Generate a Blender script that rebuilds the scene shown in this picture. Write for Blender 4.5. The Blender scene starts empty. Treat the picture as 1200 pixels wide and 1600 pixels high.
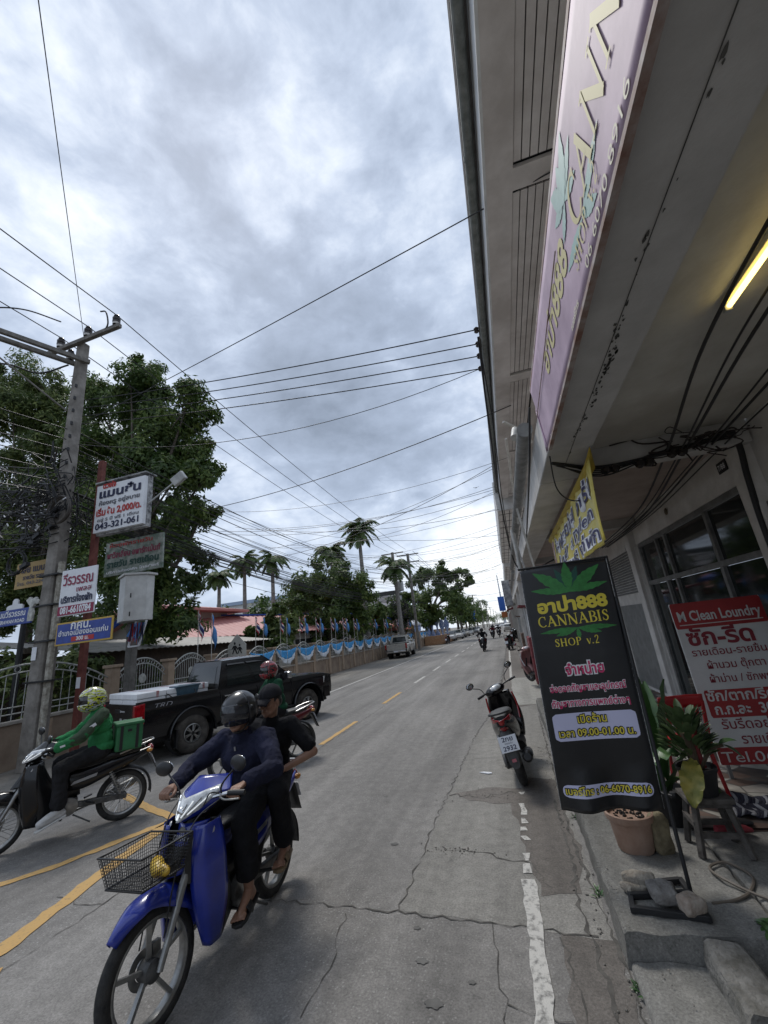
import bpy, bmesh, math, random
from mathutils import Vector, Matrix, Euler
from math import sin, cos, pi, radians, sqrt, atan2
random.seed(7)
SC = bpy.context.scene
COL = SC.collection
# ------------------------------------------------------------------ camera
cam_d = bpy.data.cameras.new('camera'); cam = bpy.data.objects.new('camera', cam_d); COL.objects.link(cam)
_x = Vector((0.954, 0.2800, -0.108)); 
Yv = Vector((192/636, -171/636, -1)).normalized()
Zv = Vector((-238/636, 2100/636, -1)).normalized(); Zv = (Zv - Yv*Zv.dot(Yv)).normalized()
Xv = Yv.cross(Zv)
cam.matrix_world = Matrix(((Xv.x, Xv.y, Xv.z, 0), (Yv.x, Yv.y, Yv.z, 0), (Zv.x, Zv.y, Zv.z, 1.9), (0, 0, 0, 1)))
cam_d.sensor_fit = 'VERTICAL'; cam_d.sensor_height = 36; cam_d.lens = 36*636/1600
cam_d.clip_start = 0.05; cam_d.clip_end = 3000
SC.camera = cam
SC.view_settings.view_transform = 'Standard'; SC.view_settings.look = 'None'; SC.view_settings.gamma = 1
SC.view_settings.exposure = 0.55
# ------------------------------------------------------------------ sky and sun (overcast)
SUN_EL, SUN_AZ = radians(58), radians(-40)          # azimuth measured from +Y towards +X
W = bpy.data.worlds.new('World'); SC.world = W; W.use_nodes = True
nt = W.node_tree; nt.nodes.clear(); N = nt.nodes.new; L = nt.links.new
out = N('ShaderNodeOutputWorld'); mix = N('ShaderNodeMixShader'); L(mix.outputs[0], out.inputs[0])
sky = N('ShaderNodeTexSky'); sky.sky_type = 'NISHITA'; sky.sun_disc = False
sky.sun_elevation = SUN_EL; sky.sun_rotation = SUN_AZ
b1 = N('ShaderNodeBackground'); b1.inputs[1].default_value = 0.09; L(sky.outputs[0], b1.inputs[0])
b2 = N('ShaderNodeBackground'); b2.inputs[1].default_value = 0.88
tc = N('ShaderNodeTexCoord'); 
def wm(op, a, b=None, c=None):
    n = N('ShaderNodeMath'); n.operation = op
    for i, v in enumerate((a, b, c)):
        if v is None: continue
        if isinstance(v, (int, float)): n.inputs[i].default_value = v
        else: L(v, n.inputs[i])
    return n.outputs[0]
def wnoise(scale, det, rough, dist, off):
    m = N('ShaderNodeMapping'); m.inputs['Location'].default_value = off; m.inputs['Scale'].default_value = (1, 1, 1.7); L(tc.outputs['Generated'], m.inputs[0])
    n = N('ShaderNodeTexNoise'); n.inputs['Scale'].default_value = scale; n.inputs['Detail'].default_value = det
    n.inputs['Roughness'].default_value = rough; n.inputs['Distortion'].default_value = dist; L(m.outputs[0], n.inputs[0]); return n.outputs[0]
cl = wm('ADD', wm('MULTIPLY', wnoise(2.6, 8, 0.56, 0.15, (3.1, 1.7, 0.4)), 0.58), wm('MULTIPLY', wnoise(8.0, 8, 0.6, 0.2, (1.3, 5.2, 2.0)), 0.42))
def blob(d, k, amp):                                  # a cloud bank or a break in the clouds in one direction of the sky
    d = Vector(d).normalized(); v = N('ShaderNodeVectorMath'); v.operation = 'DOT_PRODUCT'; L(tc.outputs['Generated'], v.inputs[0]); v.inputs[1].default_value = d
    return wm('MULTIPLY', wm('POWER', wm('MAXIMUM', v.outputs['Value'], 0.0), k), amp)
SKY_BLOBS = [((-0.37, 0.70, 0.63), 26, -0.10), ((-0.29, 0.78, 0.55), 60, -0.05), ((-0.19, 0.93, 0.33), 60, -0.06), ((-0.02, 0.99, 0.10), 60, 0.16),
             ((-0.80, 0.58, 0.62), 20, 0.01), ((-0.68, 0.64, 0.40), 40, 0.05), ((-0.1, 0.97, 0.25), 120, 0.10), ((-0.55, 0.45, 0.70), 30, 0.02), ((-0.75, 0.3, 0.62), 40, -0.05)]
for d, k, a in SKY_BLOBS: cl = wm('ADD', cl, blob(d, k, a))
ramp = N('ShaderNodeValToRGB'); L(cl, ramp.inputs[0]); cr = ramp.color_ramp
cr.elements[0].position = 0.22; cr.elements[0].color = (0.22, 0.265, 0.34, 1)
cr.elements[1].position = 0.70; cr.elements[1].color = (0.93, 0.96, 0.99, 1)
for p, c in ((0.41, (0.35, 0.415, 0.53, 1)), (0.49, (0.46, 0.535, 0.665, 1)), (0.57, (0.63, 0.70, 0.81, 1))):
    e = cr.elements.new(p); e.color = c
L(ramp.outputs[0], b2.inputs[0]); mix.inputs[0].default_value = 0.93; L(b1.outputs[0], mix.inputs[1]); L(b2.outputs[0], mix.inputs[2])
sd = bpy.data.lights.new('sun', 'SUN'); sd.energy = 1.3; sd.angle = radians(14); sd.color = (1, 0.965, 0.91)
so = bpy.data.objects.new('sun', sd); COL.objects.link(so)
so.rotation_euler = Vector((sin(SUN_AZ)*cos(SUN_EL), cos(SUN_AZ)*cos(SUN_EL), sin(SUN_EL))).to_track_quat('Z', 'Y').to_euler()
so.location = (-20, 20, 40)
# ------------------------------------------------------------------ materials
_M = {}
def mat(name, col=(0.5, 0.5, 0.5), rough=0.6, metal=0.0, var=0.0, vs=6.0, bump=0.0, bs=40.0, coat=0.0, col2=None, trans=0.0, emit=0.0, island=0.0, alpha=1.0, spec=0.5, ior=1.45, translucent=0.0, rp=(0.36, 0.66)):
    """principled material whose colour wanders between col and col2 over object space (dirt, wear) with a fine bump"""
    if name in _M: return _M[name]
    m = bpy.data.materials.new(name); m.use_nodes = True; t = m.node_tree; p = t.nodes['Principled BSDF']; _M[name] = m
    p.inputs['Base Color'].default_value = (*col, 1); p.inputs['Roughness'].default_value = rough; p.inputs['Metallic'].default_value = metal
    p.inputs['Coat Weight'].default_value = coat; p.inputs['Coat Roughness'].default_value = 0.08
    p.inputs['Specular IOR Level'].default_value = spec
    if trans: p.inputs['Transmission Weight'].default_value = trans; p.inputs['IOR'].default_value = ior
    if emit: p.inputs['Emission Color'].default_value = (*col, 1); p.inputs['Emission Strength'].default_value = emit
    if alpha < 1: p.inputs['Alpha'].default_value = alpha
    nn = t.nodes.new; ll = t.links.new
    if var or bump or col2:
        c = nn('ShaderNodeTexCoord')
    if var or col2:
        n = nn('ShaderNodeTexNoise'); n.inputs['Scale'].default_value = vs; n.inputs['Detail'].default_value = 7; n.inputs['Roughness'].default_value = 0.62
        ll(c.outputs['Object'], n.inputs[0])
        r = nn('ShaderNodeValToRGB'); ll(n.outputs[0], r.inputs[0]); r.color_ramp.elements[0].position = rp[0]; r.color_ramp.elements[1].position = rp[1]
        a = tuple(max(0, x*(1-var)) for x in col); b = col2 if col2 else tuple(min(1, x*(1+var)) for x in col)
        r.color_ramp.elements[0].color = (*a, 1); r.color_ramp.elements[1].color = (*b, 1); ll(r.outputs[0], p.inputs['Base Color'])
        src = r.outputs[0]
    if island:
        g = nn('ShaderNodeNewGeometry'); h = nn('ShaderNodeHueSaturation'); h.inputs['Color'].default_value = (*col, 1)
        if var or col2: ll(src, h.inputs['Color'])
        mr = nn('ShaderNodeMapRange'); ll(g.outputs['Random Per Island'], mr.inputs[0]); mr.inputs[3].default_value = 1-island; mr.inputs[4].default_value = 1+island; ll(mr.outputs[0], h.inputs['Value'])
        m2 = nn('ShaderNodeMapRange'); ll(g.outputs['Random Per Island'], m2.inputs[0]); m2.inputs[3].default_value = 0.52; m2.inputs[4].default_value = 0.47; ll(m2.outputs[0], h.inputs['Hue'])
        ll(h.outputs[0], p.inputs['Base Color'])
    if bump:
        n2 = nn('ShaderNodeTexNoise'); n2.inputs['Scale'].default_value = bs; n2.inputs['Detail'].default_value = 5; ll(c.outputs['Object'], n2.inputs[0])
        bp = nn('ShaderNodeBump'); bp.inputs['Strength'].default_value = bump; bp.inputs['Distance'].default_value = 0.02; ll(n2.outputs[0], bp.inputs['Height']); ll(bp.outputs[0], p.inputs['Normal'])
    if translucent:
        o = t.nodes['Material Output']; tr = nn('ShaderNodeBsdfTranslucent'); ms = nn('ShaderNodeMixShader'); ms.inputs[0].default_value = translucent
        tr.inputs[0].default_value = (*[min(1, x*1.6) for x in col], 1); ll(p.outputs[0], ms.inputs[1]); ll(tr.outputs[0], ms.inputs[2]); ll(ms.outputs[0], o.inputs[0])
    return m
# ------------------------------------------------------------------ mesh builder
class MB:
    def __init__(s): s.v = []; s.f = []; s.m = []; s.M = Matrix()
    def add(s, vs, fs, m=0):
        o = len(s.v); s.v += [s.M @ Vector(v) for v in vs]; s.f += [[i+o for i in f] for f in fs]; s.m += [m]*len(fs); return s
    def box(s, c, d, m=0, rot=None):
        x, y, z = [k/2 for k in d]; vs = [Vector(p) for p in ((-x,-y,-z),(x,-y,-z),(x,y,-z),(-x,y,-z),(-x,-y,z),(x,-y,z),(x,y,z),(-x,y,z))]
        if rot is not None:
            R = rot if isinstance(rot, Matrix) else Euler(rot).to_matrix()
            vs = [R @ v for v in vs]
        c = Vector(c); return s.add([v+c for v in vs], [(0,3,2,1),(4,5,6,7),(0,1,5,4),(1,2,6,5),(2,3,7,6),(3,0,4,7)], m)
    def bar(s, a, b, w, h=None, m=0, up=(0,0,1)):
        a, b = Vector(a), Vector(b); d = b-a; q = d.to_track_quat('X', 'Z').to_matrix(); return s.box((a+b)/2, (d.length, w, h or w), m, q)
    def tube(s, pts, r, n=8, m=0, cap=True):
        pts = [Vector(p) for p in pts]; k = len(pts); rr = r if isinstance(r, (list, tuple)) else [r]*k; vs = []; up = None
        for i, p in enumerate(pts):
            t = (pts[min(i+1, k-1)]-pts[max(i-1, 0)]).normalized()
            if up is None: up = Vector((0,0,1)) if abs(t.z) < 0.9 else Vector((1,0,0))
            a = (up - t*up.dot(t)).normalized(); b = t.cross(a); up = a
            vs += [p + (a*cos(2*pi*j/n)+b*sin(2*pi*j/n))*rr[i] for j in range(n)]
        fs = [(i*n+j, i*n+(j+1)%n, (i+1)*n+(j+1)%n, (i+1)*n+j) for i in range(k-1) for j in range(n)]
        if cap: fs += [tuple(range(n-1, -1, -1)), tuple(range((k-1)*n, k*n))]
        return s.add(vs, fs, m)
    def lathe(s, prof, n=24, m=0, axis='Z', c=(0,0,0), cap=False, arc=2*pi, a0=0):
        c = Vector(c); vs = []; full = abs(arc-2*pi) < 1e-6; nn_ = n if full else n+1
        for r, h in prof:
            for j in range(nn_):
                a = a0+arc*j/n; x, y = r*cos(a), r*sin(a)
                vs.append(c + Vector({'Z': (x,y,h), 'X': (h,x,y), 'Y': (x,h,y)}[axis]))
        k = len(prof); fs = [(i*nn_+j, i*nn_+(j+1)%nn_, (i+1)*nn_+(j+1)%nn_, (i+1)*nn_+j) for i in range(k-1) for j in range(n)]
        if cap: fs += [tuple(range(nn_-1,-1,-1)), tuple(range((k-1)*nn_, k*nn_))]
        return s.add(vs, fs, m)
    def loft(s, rings, m=0, cap=True, closed=True):
        n = len(rings[0]); vs = [p for r in rings for p in r]; e = n if closed else n-1
        fs = [(i*n+j, i*n+(j+1)%n, (i+1)*n+(j+1)%n, (i+1)*n+j) for i in range(len(rings)-1) for j in range(e)]
        if cap and closed: fs += [tuple(range(n-1,-1,-1)), tuple(range((len(rings)-1)*n, len(rings)*n))]
        return s.add(vs, fs, m)
    def grid(s, fn, nu, nv, m=0, u0=0, u1=1, v0=0, v1=1):
        vs = [fn(u0+(u1-u0)*i/nu, v0+(v1-v0)*j/nv) for i in range(nu+1) for j in range(nv+1)]
        return s.add(vs, [(i*(nv+1)+j, (i+1)*(nv+1)+j, (i+1)*(nv+1)+j+1, i*(nv+1)+j+1) for i in range(nu) for j in range(nv)], m)
    def prism(s, pts, fn, t, m=0):                     # 2-D outline -> fn(u, v, w) with thickness t
        n = len(pts); vs = [fn(u, v, 0) for u, v in pts]+[fn(u, v, t) for u, v in pts]
        return s.add(vs, [tuple(range(n-1,-1,-1)), tuple(range(n, 2*n))]+[(i, (i+1)%n, n+(i+1)%n, n+i) for i in range(n)], m)
    def ball(s, c, r, n=12, m=0, sc=(1,1,1), rot=None):
        R = Euler(rot).to_matrix() if rot else Matrix.Identity(3); c = Vector(c); k = max(4, n//2); vs = []
        for i in range(k+1):
            a = pi*i/k
            for j in range(n): vs.append(c + R @ Vector((r*sc[0]*sin(a)*cos(2*pi*j/n), r*sc[1]*sin(a)*sin(2*pi*j/n), r*sc[2]*cos(a))))
        return s.add(vs, [(i*n+j, (i+1)*n+j, (i+1)*n+(j+1)%n, i*n+(j+1)%n) for i in range(k) for j in range(n)], m)
    def build(s, name, mats, parent=None, smooth=False, bevel=0, sub=0, solid=0, weld=False):
        me = bpy.data.meshes.new(name); me.from_pydata([tuple(v) for v in s.v], [], s.f)
        for mm in (mats if isinstance(mats, (list, tuple)) else [mats]): me.materials.append(mm)
        me.polygons.foreach_set('material_index', s.m)
        if smooth: me.polygons.foreach_set('use_smooth', [True]*len(me.polygons))
        o = bpy.data.objects.new(name, me); COL.objects.link(o)
        if weld: o.modifiers.new('weld', 'WELD').merge_threshold = 0.0005
        if solid: k = o.modifiers.new('solid', 'SOLIDIFY'); k.thickness = solid; k.offset = -1
        if bevel: k = o.modifiers.new('bevel', 'BEVEL'); k.width = bevel; k.segments = 2; k.limit_method = 'ANGLE'; k.angle_limit = radians(40); k.use_clamp_overlap = True
        if sub: k = o.modifiers.new('sub', 'SUBSURF'); k.levels = sub; k.render_levels = sub
        if smooth is True and not sub and smooth != 'all':
            me.set_sharp_from_angle(angle=radians(42)) if hasattr(me, 'set_sharp_from_angle') else None
        if parent: o.parent = parent
        return o
def tag(o, label=None, cat=None, group=None, kind=None):
    if label: o['label'] = label
    if cat: o['category'] = cat
    if group: o['group'] = group
    if kind: o['kind'] = kind
    return o
def thing(name, label, cat, loc=(0,0,0), rot=(0,0,0), group=None):
    o = bpy.data.objects.new(name, None); COL.objects.link(o); o.location = loc; o.rotation_euler = rot; o.empty_display_size = 0.2
    return tag(o, label, cat, group)
def copy_tree(o, parent=None):
    c = o.copy(); COL.objects.link(c)
    if parent: c.parent = parent
    for ch in list(o.children): copy_tree(ch, c)
    return c
def T(x=0, y=0, z=0): return Matrix.Translation((x, y, z))
def bz(pts, n=12):                                     # smooth curve through points (Catmull-Rom)
    P = [Vector(p) for p in pts]; P = [2*P[0]-P[1]]+P+[2*P[-1]-P[-2]]; o = []
    for i in range(1, len(P)-2):
        for k in range(n):
            t = k/n; a, b, c, d = P[i-1:i+3]
            o.append(0.5*((2*b)+(c-a)*t+(2*a-5*b+4*c-d)*t*t+(3*b-a-3*c+d)*t**3))
    return o+[P[-2]]
def text_mb(mb, body, size, fn, m=0, bold=0.0, align='CENTER', sx=1.0, width=None, shear=0.0):
    """flat lettering: fn(u, v) maps letter-plane coordinates to space"""
    c = bpy.data.curves.new('lettering', 'FONT'); c.body = body; c.size = size; c.offset = bold; c.align_x = align; c.resolution_u = 3; c.shear = shear
    o = bpy.data.objects.new('lettering', c); COL.objects.link(o); bpy.context.view_layer.update()
    me = o.evaluated_get(bpy.context.evaluated_depsgraph_get()).to_mesh()
    vs = [tuple(v.co) for v in me.vertices]; fs = [tuple(p.vertices) for p in me.polygons]
    if width and vs:
        w = max(v[0] for v in vs)-min(v[0] for v in vs); sx = width/w if w else 1
    mb.add([fn(v[0]*sx, v[1]) for v in vs], fs, m)
    bpy.data.objects.remove(o); bpy.data.curves.remove(c)
    return mb
def ngon_fill(pts):                                    # triangulate a 2-D outline
    from mathutils.geometry import tessellate_polygon
    return tessellate_polygon([[Vector((p[0], p[1], 0)) for p in pts]])
# ================================================================== ground, road, markings
def mat_road(name, c1, c2, c3, speck=0.5, seed=0.0):
    m = bpy.data.materials.new(name); m.use_nodes = True; t = m.node_tree; p = t.nodes['Principled BSDF']; nn = t.nodes.new; ll = t.links.new
    c = nn('ShaderNodeTexCoord'); mp = nn('ShaderNodeMapping'); mp.inputs['Location'].default_value = (seed, seed*2, 0); ll(c.outputs['Object'], mp.inputs[0])
    def noise(s, d=6, r=0.6, sc=(1,1,1), dist=0):
        q = nn('ShaderNodeMapping'); q.inputs['Scale'].default_value = sc; ll(mp.outputs[0], q.inputs[0])
        n = nn('ShaderNodeTexNoise'); n.inputs['Scale'].default_value = s; n.inputs['Detail'].default_value = d; n.inputs['Roughness'].default_value = r; n.inputs['Distortion'].default_value = dist
        ll(q.outputs[0], n.inputs[0]); return n.outputs[0]
    def ramp(x, stops):
        r = nn('ShaderNodeValToRGB'); ll(x, r.inputs[0]); e = r.color_ramp.elements
        e[0].position, e[0].color = stops[0][0], (*stops[0][1], 1); e[1].position, e[1].color = stops[-1][0], (*stops[-1][1], 1)
        for pp, cc in stops[1:-1]: k = e.new(pp); k.color = (*cc, 1)
        return r.outputs[0]
    def mx(mode, f, a, b):
        n = nn('ShaderNodeMix'); n.data_type = 'RGBA'; n.blend_type = mode
        for i, v in ((0, f), (6, a), (7, b)):
            if isinstance(v, (int, float)): n.inputs[i].default_value = v
            else: ll(v, n.inputs[i])
        return n.outputs[2]
    base = ramp(noise(0.55, 7, 0.62, (1, 0.45, 1), 0.4), ((0.3, c1), (0.5, c2), (0.7, c3)))
    g = lambda v: (v, v, v)
    fine = ramp(noise(70, 5, 0.8), ((0.3, g(0.55)), (0.5, g(1.0)), (0.70, g(1.42))))
    mid = ramp(noise(9, 8, 0.72), ((0.3, g(0.74)), (0.7, g(1.2))))
    streak = ramp(noise(2.2, 6, 0.62, (1, 0.035, 1)), ((0.33, g(0.76)), (0.66, g(1.13))))
    v = nn('ShaderNodeTexVoronoi'); v.inputs['Scale'].default_value = 34; ll(mp.outputs[0], v.inputs[0])
    spk = ramp(v.outputs['Distance'], ((0.0, g(1)), (0.16, g(1)), (0.22, g(0))))
    spm = ramp(noise(1.1, 4, 0.6), ((0.40, g(speck*.25)), (0.58, g(speck))))
    col = mx('MULTIPLY', 1.0, base, fine); col = mx('MULTIPLY', 1.0, col, mid); col = mx('MULTIPLY', 1.0, col, streak)
    f = mx('MULTIPLY', 1.0, spk, spm); n2 = nn('ShaderNodeMix'); n2.data_type = 'RGBA'; ll(f, n2.inputs[0]); ll(col, n2.inputs[6]); n2.inputs[7].default_value = (0.42, 0.41, 0.39, 1)
    oil = ramp(noise(2.6, 5, 0.7), ((0.28, g(0.55)), (0.36, g(1.0))))
    col = mx('MULTIPLY', 0.8, n2.outputs[2], oil); ll(col, p.inputs['Base Color']); p.inputs['Roughness'].default_value = 0.78; p.inputs['Specular IOR Level'].default_value = 0.35
    b = nn('ShaderNodeBump'); b.inputs['Strength'].default_value = 0.55; b.inputs['Distance'].default_value = 0.006; ll(noise(120, 4, 0.75), b.inputs['Height']); ll(b.outputs[0], p.inputs['Normal'])
    return m
M_road = mat_road('worn_asphalt', (0.150, 0.142, 0.132), (0.212, 0.201, 0.187), (0.265, 0.252, 0.235))
M_slab = mat_road('road_concrete', (0.178, 0.169, 0.152), (0.225, 0.214, 0.193), (0.275, 0.262, 0.238), 0.2, 3.0)
M_brown = mat_road('dirty_concrete', (0.125, 0.110, 0.095), (0.16, 0.142, 0.125), (0.19, 0.172, 0.155), 0.1, 7.0)
M_pale = mat_road('pale_concrete', (0.26, 0.25, 0.225), (0.32, 0.31, 0.28), (0.38, 0.365, 0.335), 0.1, 9.0)
M_dirt = mat_road('dusty_shoulder', (0.15, 0.138, 0.12), (0.20, 0.185, 0.163), (0.25, 0.235, 0.21), 0.25, 5.0)
M_step = mat_road('old_step_concrete', (0.085, 0.082, 0.07), (0.165, 0.16, 0.145), (0.25, 0.243, 0.225), 0.25, 12.0)
M_crack = mat('crack_dirt', (0.095, 0.088, 0.078), 0.95, var=0.4, vs=9)
M_yel = mat('worn_yellow_paint', (0.27, 0.19, 0.11), 0.75, col2=(0.52, 0.32, 0.11), vs=26, bump=0.3, bs=120, rp=(0.30, 0.45))
M_wht = mat('worn_white_paint', (0.19, 0.183, 0.17), 0.8, col2=(0.55, 0.53, 0.49), vs=24, bump=0.3, bs=120, rp=(0.34, 0.52))
def sheet(pts, z): return [(x, y, z) for x, y in pts]
g = MB(); g.grid(lambda u, v: (-1500+3000*u, -200+3200*v, -0.06), 8, 8)
tag(g.build('ground', M_dirt), kind='structure')
r = MB(); r.grid(lambda u, v: (-7.35+8.1*u, -12+900*v, 0.0), 1, 40)
tag(r.build('road', M_road), kind='structure')
sh = MB()
def shoulder(u, v):
    y = -12+620*v*v; return (-11.2+(3.95+0.10*sin(y*1.3)+0.06*sin(y*3.1))*u, y, -0.008 + 0.012*u)
sh.grid(shoulder, 2, 160); tag(sh.build('road_shoulder', M_dirt), kind='structure')
def jag(poly, amp, step=0.12, seed=1):
    R = random.Random(seed); o = []
    for i, a in enumerate(poly):
        b = poly[(i+1) % len(poly)]; d = (Vector(b)-Vector(a)); n = max(1, int(d.length/step)); nx = Vector((-d.y, d.x)).normalized()
        for k in range(n):
            p = Vector(a)+d*(k/n)
            if k: p += nx*R.uniform(-amp, amp)
            o.append((p.x, p.y))
    return o
def patch(name, poly, m, z, amp=0.02, seed=1):
    b = MB(); pts = jag(poly, amp, 0.12, seed); b.add(sheet(pts, z), [tuple(t) for t in ngon_fill(pts)]); return tag(b.build(name, m), kind='structure')
patch('road_patch', [(-0.98, 6.6), (-1.05, 5.3), (-1.12, 3.47), (-0.2, 3.37), (0.28, 3.3), (0.26, 6.9), (-0.1, 7.1)], M_slab, 0.0012, 0.015, 2)
patch('road_patch', [(-1.0, 6.6), (0.25, 7.1), (0.28, 10.7), (-0.62, 10.4), (-0.9, 8.2)], M_slab, 0.0020, 0.02, 3)
patch('road_patch', [(-0.62, 10.5), (0.3, 10.8), (0.3, 48), (-0.3, 48), (-0.42, 20)], M_brown, 0.0012, 0.02, 4)
patch('road_patch', [(-0.2, 10.9), (0.62, 10.8), (0.62, 15.7), (-0.22, 15.8)], M_pale, 0.0030, 0.02, 5)
patch('road_patch', [(-0.12, 3.7), (0.16, 3.75), (0.24, 4.3), (0.2, 6.0), (-0.1, 6.1), (-0.32, 5.3), (-0.2, 4.4)], M_brown, 0.0028, 0.03, 6)
patch('road_patch', [(-0.98, 5.62), (-0.6, 5.78), (-0.15, 5.75), (-0.05, 5.35), (-0.5, 5.3), (-0.78, 5.4)], M_brown, 0.0036, 0.03, 7)
patch('road_patch', [(-0.03, 3.34), (0.28, 3.3), (0.27, 2.4), (0.2, 1.4), (-0.06, 1.6), (-0.04, 2.6)], M_brown, 0.0028, 0.02, 8)
patch('road_patch', [(-7.3, 13.4), (-3.95, 14.4), (-0.65, 13.6), (-0.65, 14.2), (-7.3, 15.0)], M_road, 0.0012, 0.03, 9)
for k_, (x_, y_, s_) in enumerate(((-.86, 3.02, .030), (-.74, 2.74, .040), (-.95, 3.3, .02), (-1.4, 4.4, .03), (-.55, 2.9, .018), (-.35, 2.55, .02), (-3.2, 4.2, .03))): patch('road_stain', [(x_+s_*cos(a*pi/9)*(1.25+.2*sin(a*2.3)), y_+s_*sin(a*pi/9)*(.8+.2*cos(a*1.7))) for a in range(18)], mat('oil_stain', (0.07, 0.066, 0.06), .7, col2=(.13, .125, .115), vs=9), 0.0042, s_*.12, 30+k_)
ck = MB(); RC = random.Random(11)
def crack(pts, w, z=0.0046, jit=0.022, step=0.06, name=None):
    P = [Vector((*p, 0)) for p in pts]; L_ = []; R_ = []
    for i in range(len(P)-1):
        d = P[i+1]-P[i]; n = max(2, int(d.length/step)); nx = Vector((-d.y, d.x, 0)).normalized()
        for k in range(n):
            p = P[i]+d*(k/n)+nx*RC.uniform(-jit, jit); ww = w*RC.uniform(0.04, 0.55)
            L_.append((p.x+nx.x*ww, p.y+nx.y*ww, z)); R_.append((p.x-nx.x*ww, p.y-nx.y*ww, z))
    n = len(L_); ck.add(L_+R_, [(i, n+i, n+i+1, i+1) for i in range(n-1)])
crack([(-1.12, 3.47), (-1.07, 5.2), (-1.0, 6.54), (-0.92, 8.2), (-0.68, 10.4), (-0.5, 20), (-0.42, 40), (-0.3, 80)], 0.014)
crack([(-0.62, 10.6), (-0.46, 20), (-0.38, 40), (-0.28, 90)], 0.06, jit=0.05, step=0.3)
crack([(-2.4, 3.5), (-1.97, 3.5), (-1.13, 3.45), (-0.6, 3.4), (-0.21, 3.37), (0.25, 3.3)], 0.017)
crack([(-0.45, 3.4), (-0.42, 3.08), (-0.36, 2.75), (-0.38, 2.2)], 0.008); crack([(-0.36, 2.78), (-0.05, 2.72), (0.1, 2.6)], 0.012)
crack([(-1.5, 3.4), (-1.42, 2.9), (-1.45, 2.5)], 0.007)
crack([(-0.94, 4.35), (-0.5, 4.25), (-0.17, 4.12), (-0.02, 3.75)], 0.016, jit=0.03)
crack([(-1.0, 5.6), (-0.7, 5.45), (-0.4, 5.6), (0.1, 5.7)], 0.03, jit=0.05)
crack([(-0.92, 6.9), (-0.3, 7.0), (0.2, 6.9)], 0.008); crack([(-0.75, 9.3), (-0.2, 9.4), (0.25, 9.2)], 0.012)
crack([(-3.72, 2.61), (-3.66, 3.37), (-3.75, 5.4), (-3.8, 8.2), (-3.75, 10.4), (-3.72, 14.5), (-3.6, 30), (-3.5, 90)], 0.013)
crack([(-4.25, 3.4), (-3.9, 3.3), (-3.6, 3.35)], 0.01); crack([(-3.6, 12.1), (-2, 12.4), (-0.8, 12.3)], 0.012)
crack([(-3.7, 19), (-2, 19.2), (-0.6, 18.8)], 0.02); crack([(-0.02, 3.3), (0.02, 2.6), (-0.02, 2.0), (0.05, 1.2)], 0.02)
crack([(0.13, 5.4), (0.16, 4.3), (0.12, 3.75), (0.16, 3.0), (0.21, 2.2), (0.25, 1.0)], 0.03, jit=0.02)
crack([(0.27, 9.6), (0.22, 6.0), (0.2, 4.6), (0.285, 3.1), (0.28, 1.0)], 0.03, jit=0.012)
tag(ck.build('road_crack', M_crack), kind='structure')
mk = MB()
def stripe(pts, w, m, seed, z=0.0060, worn=0.012):
    R = random.Random(seed); A = []; B = []
    for i in range(len(pts)-1):
        a, b = Vector((*pts[i], 0)), Vector((*pts[i+1], 0)); d = b-a; n = max(1, min(60, int(d.length/0.09))); nx = Vector((-d.y, d.x, 0)).normalized()
        for k in range(n+(i == len(pts)-2)):
            p = a+d*(k/n); A.append((*(p+nx*(w/2+R.uniform(-worn, worn))).xy, z)); B.append((*(p-nx*(w/2+R.uniform(-worn, worn))).xy, z))
    n = len(A); mk.add(A+B, [(i, n+i, n+i+1, i+1) for i in range(n-1)], m)
y = 8.15
while y < 150:                                         # centre line: yellow near, white farther on
    stripe([(-3.93+0.004*y, y), (-3.93+0.004*(y+2), y+2.0)], 0.11, 0 if y < 13 else 1, int(y*10)); y += 4.28
stripe([(-7.13, 13.2), (-7.0, 40), (-6.7, 120), (-6.4, 200)], 0.10, 1, 3)
stripe([(-4.45, 1.2), (-3.97, 2.75), (-4.2, 3.86), (-4.28, 4.25), (-4.40, 4.9)], 0.15, 0, 4, worn=0.02)
stripe([(-6.6, 1.5), (-5.42, 3.2), (-4.95, 3.72), (-4.40, 4.92)], 0.11, 0, 5, worn=0.02)
stripe([(-4.43, 4.96), (-5.0, 5.2), (-6.1, 5.75)], 0.12, 0, 6)
stripe([(-3.80, 2.55), (-3.72, 2.62)], 0.09, 0, 16)
R = random.Random(5)
stripe([(-0.18, 1.6), (-0.175, 2.75), (-0.18, 3.36), (-0.2, 3.9)], 0.10, 1, 7, worn=0.013)
for a, b in ((3.98, 4.12), (4.16, 4.28), (4.5, 4.58), (4.68, 4.76), (4.83, 4.95), (5.02, 5.3), (5.55, 5.62), (6.05, 6.2)): stripe([(-0.19, a), (-0.2, b)], 0.055, 1, int(a*100), worn=0.02)
stripe([(-0.22, 15.9), (-0.21, 22), (-0.2, 31)], 0.09, 1, 9); stripe([(-0.2, 36), (-0.15, 80)], 0.09, 1, 10)
tag(mk.build('road_marking', [M_yel, M_wht]), kind='structure')
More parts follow.
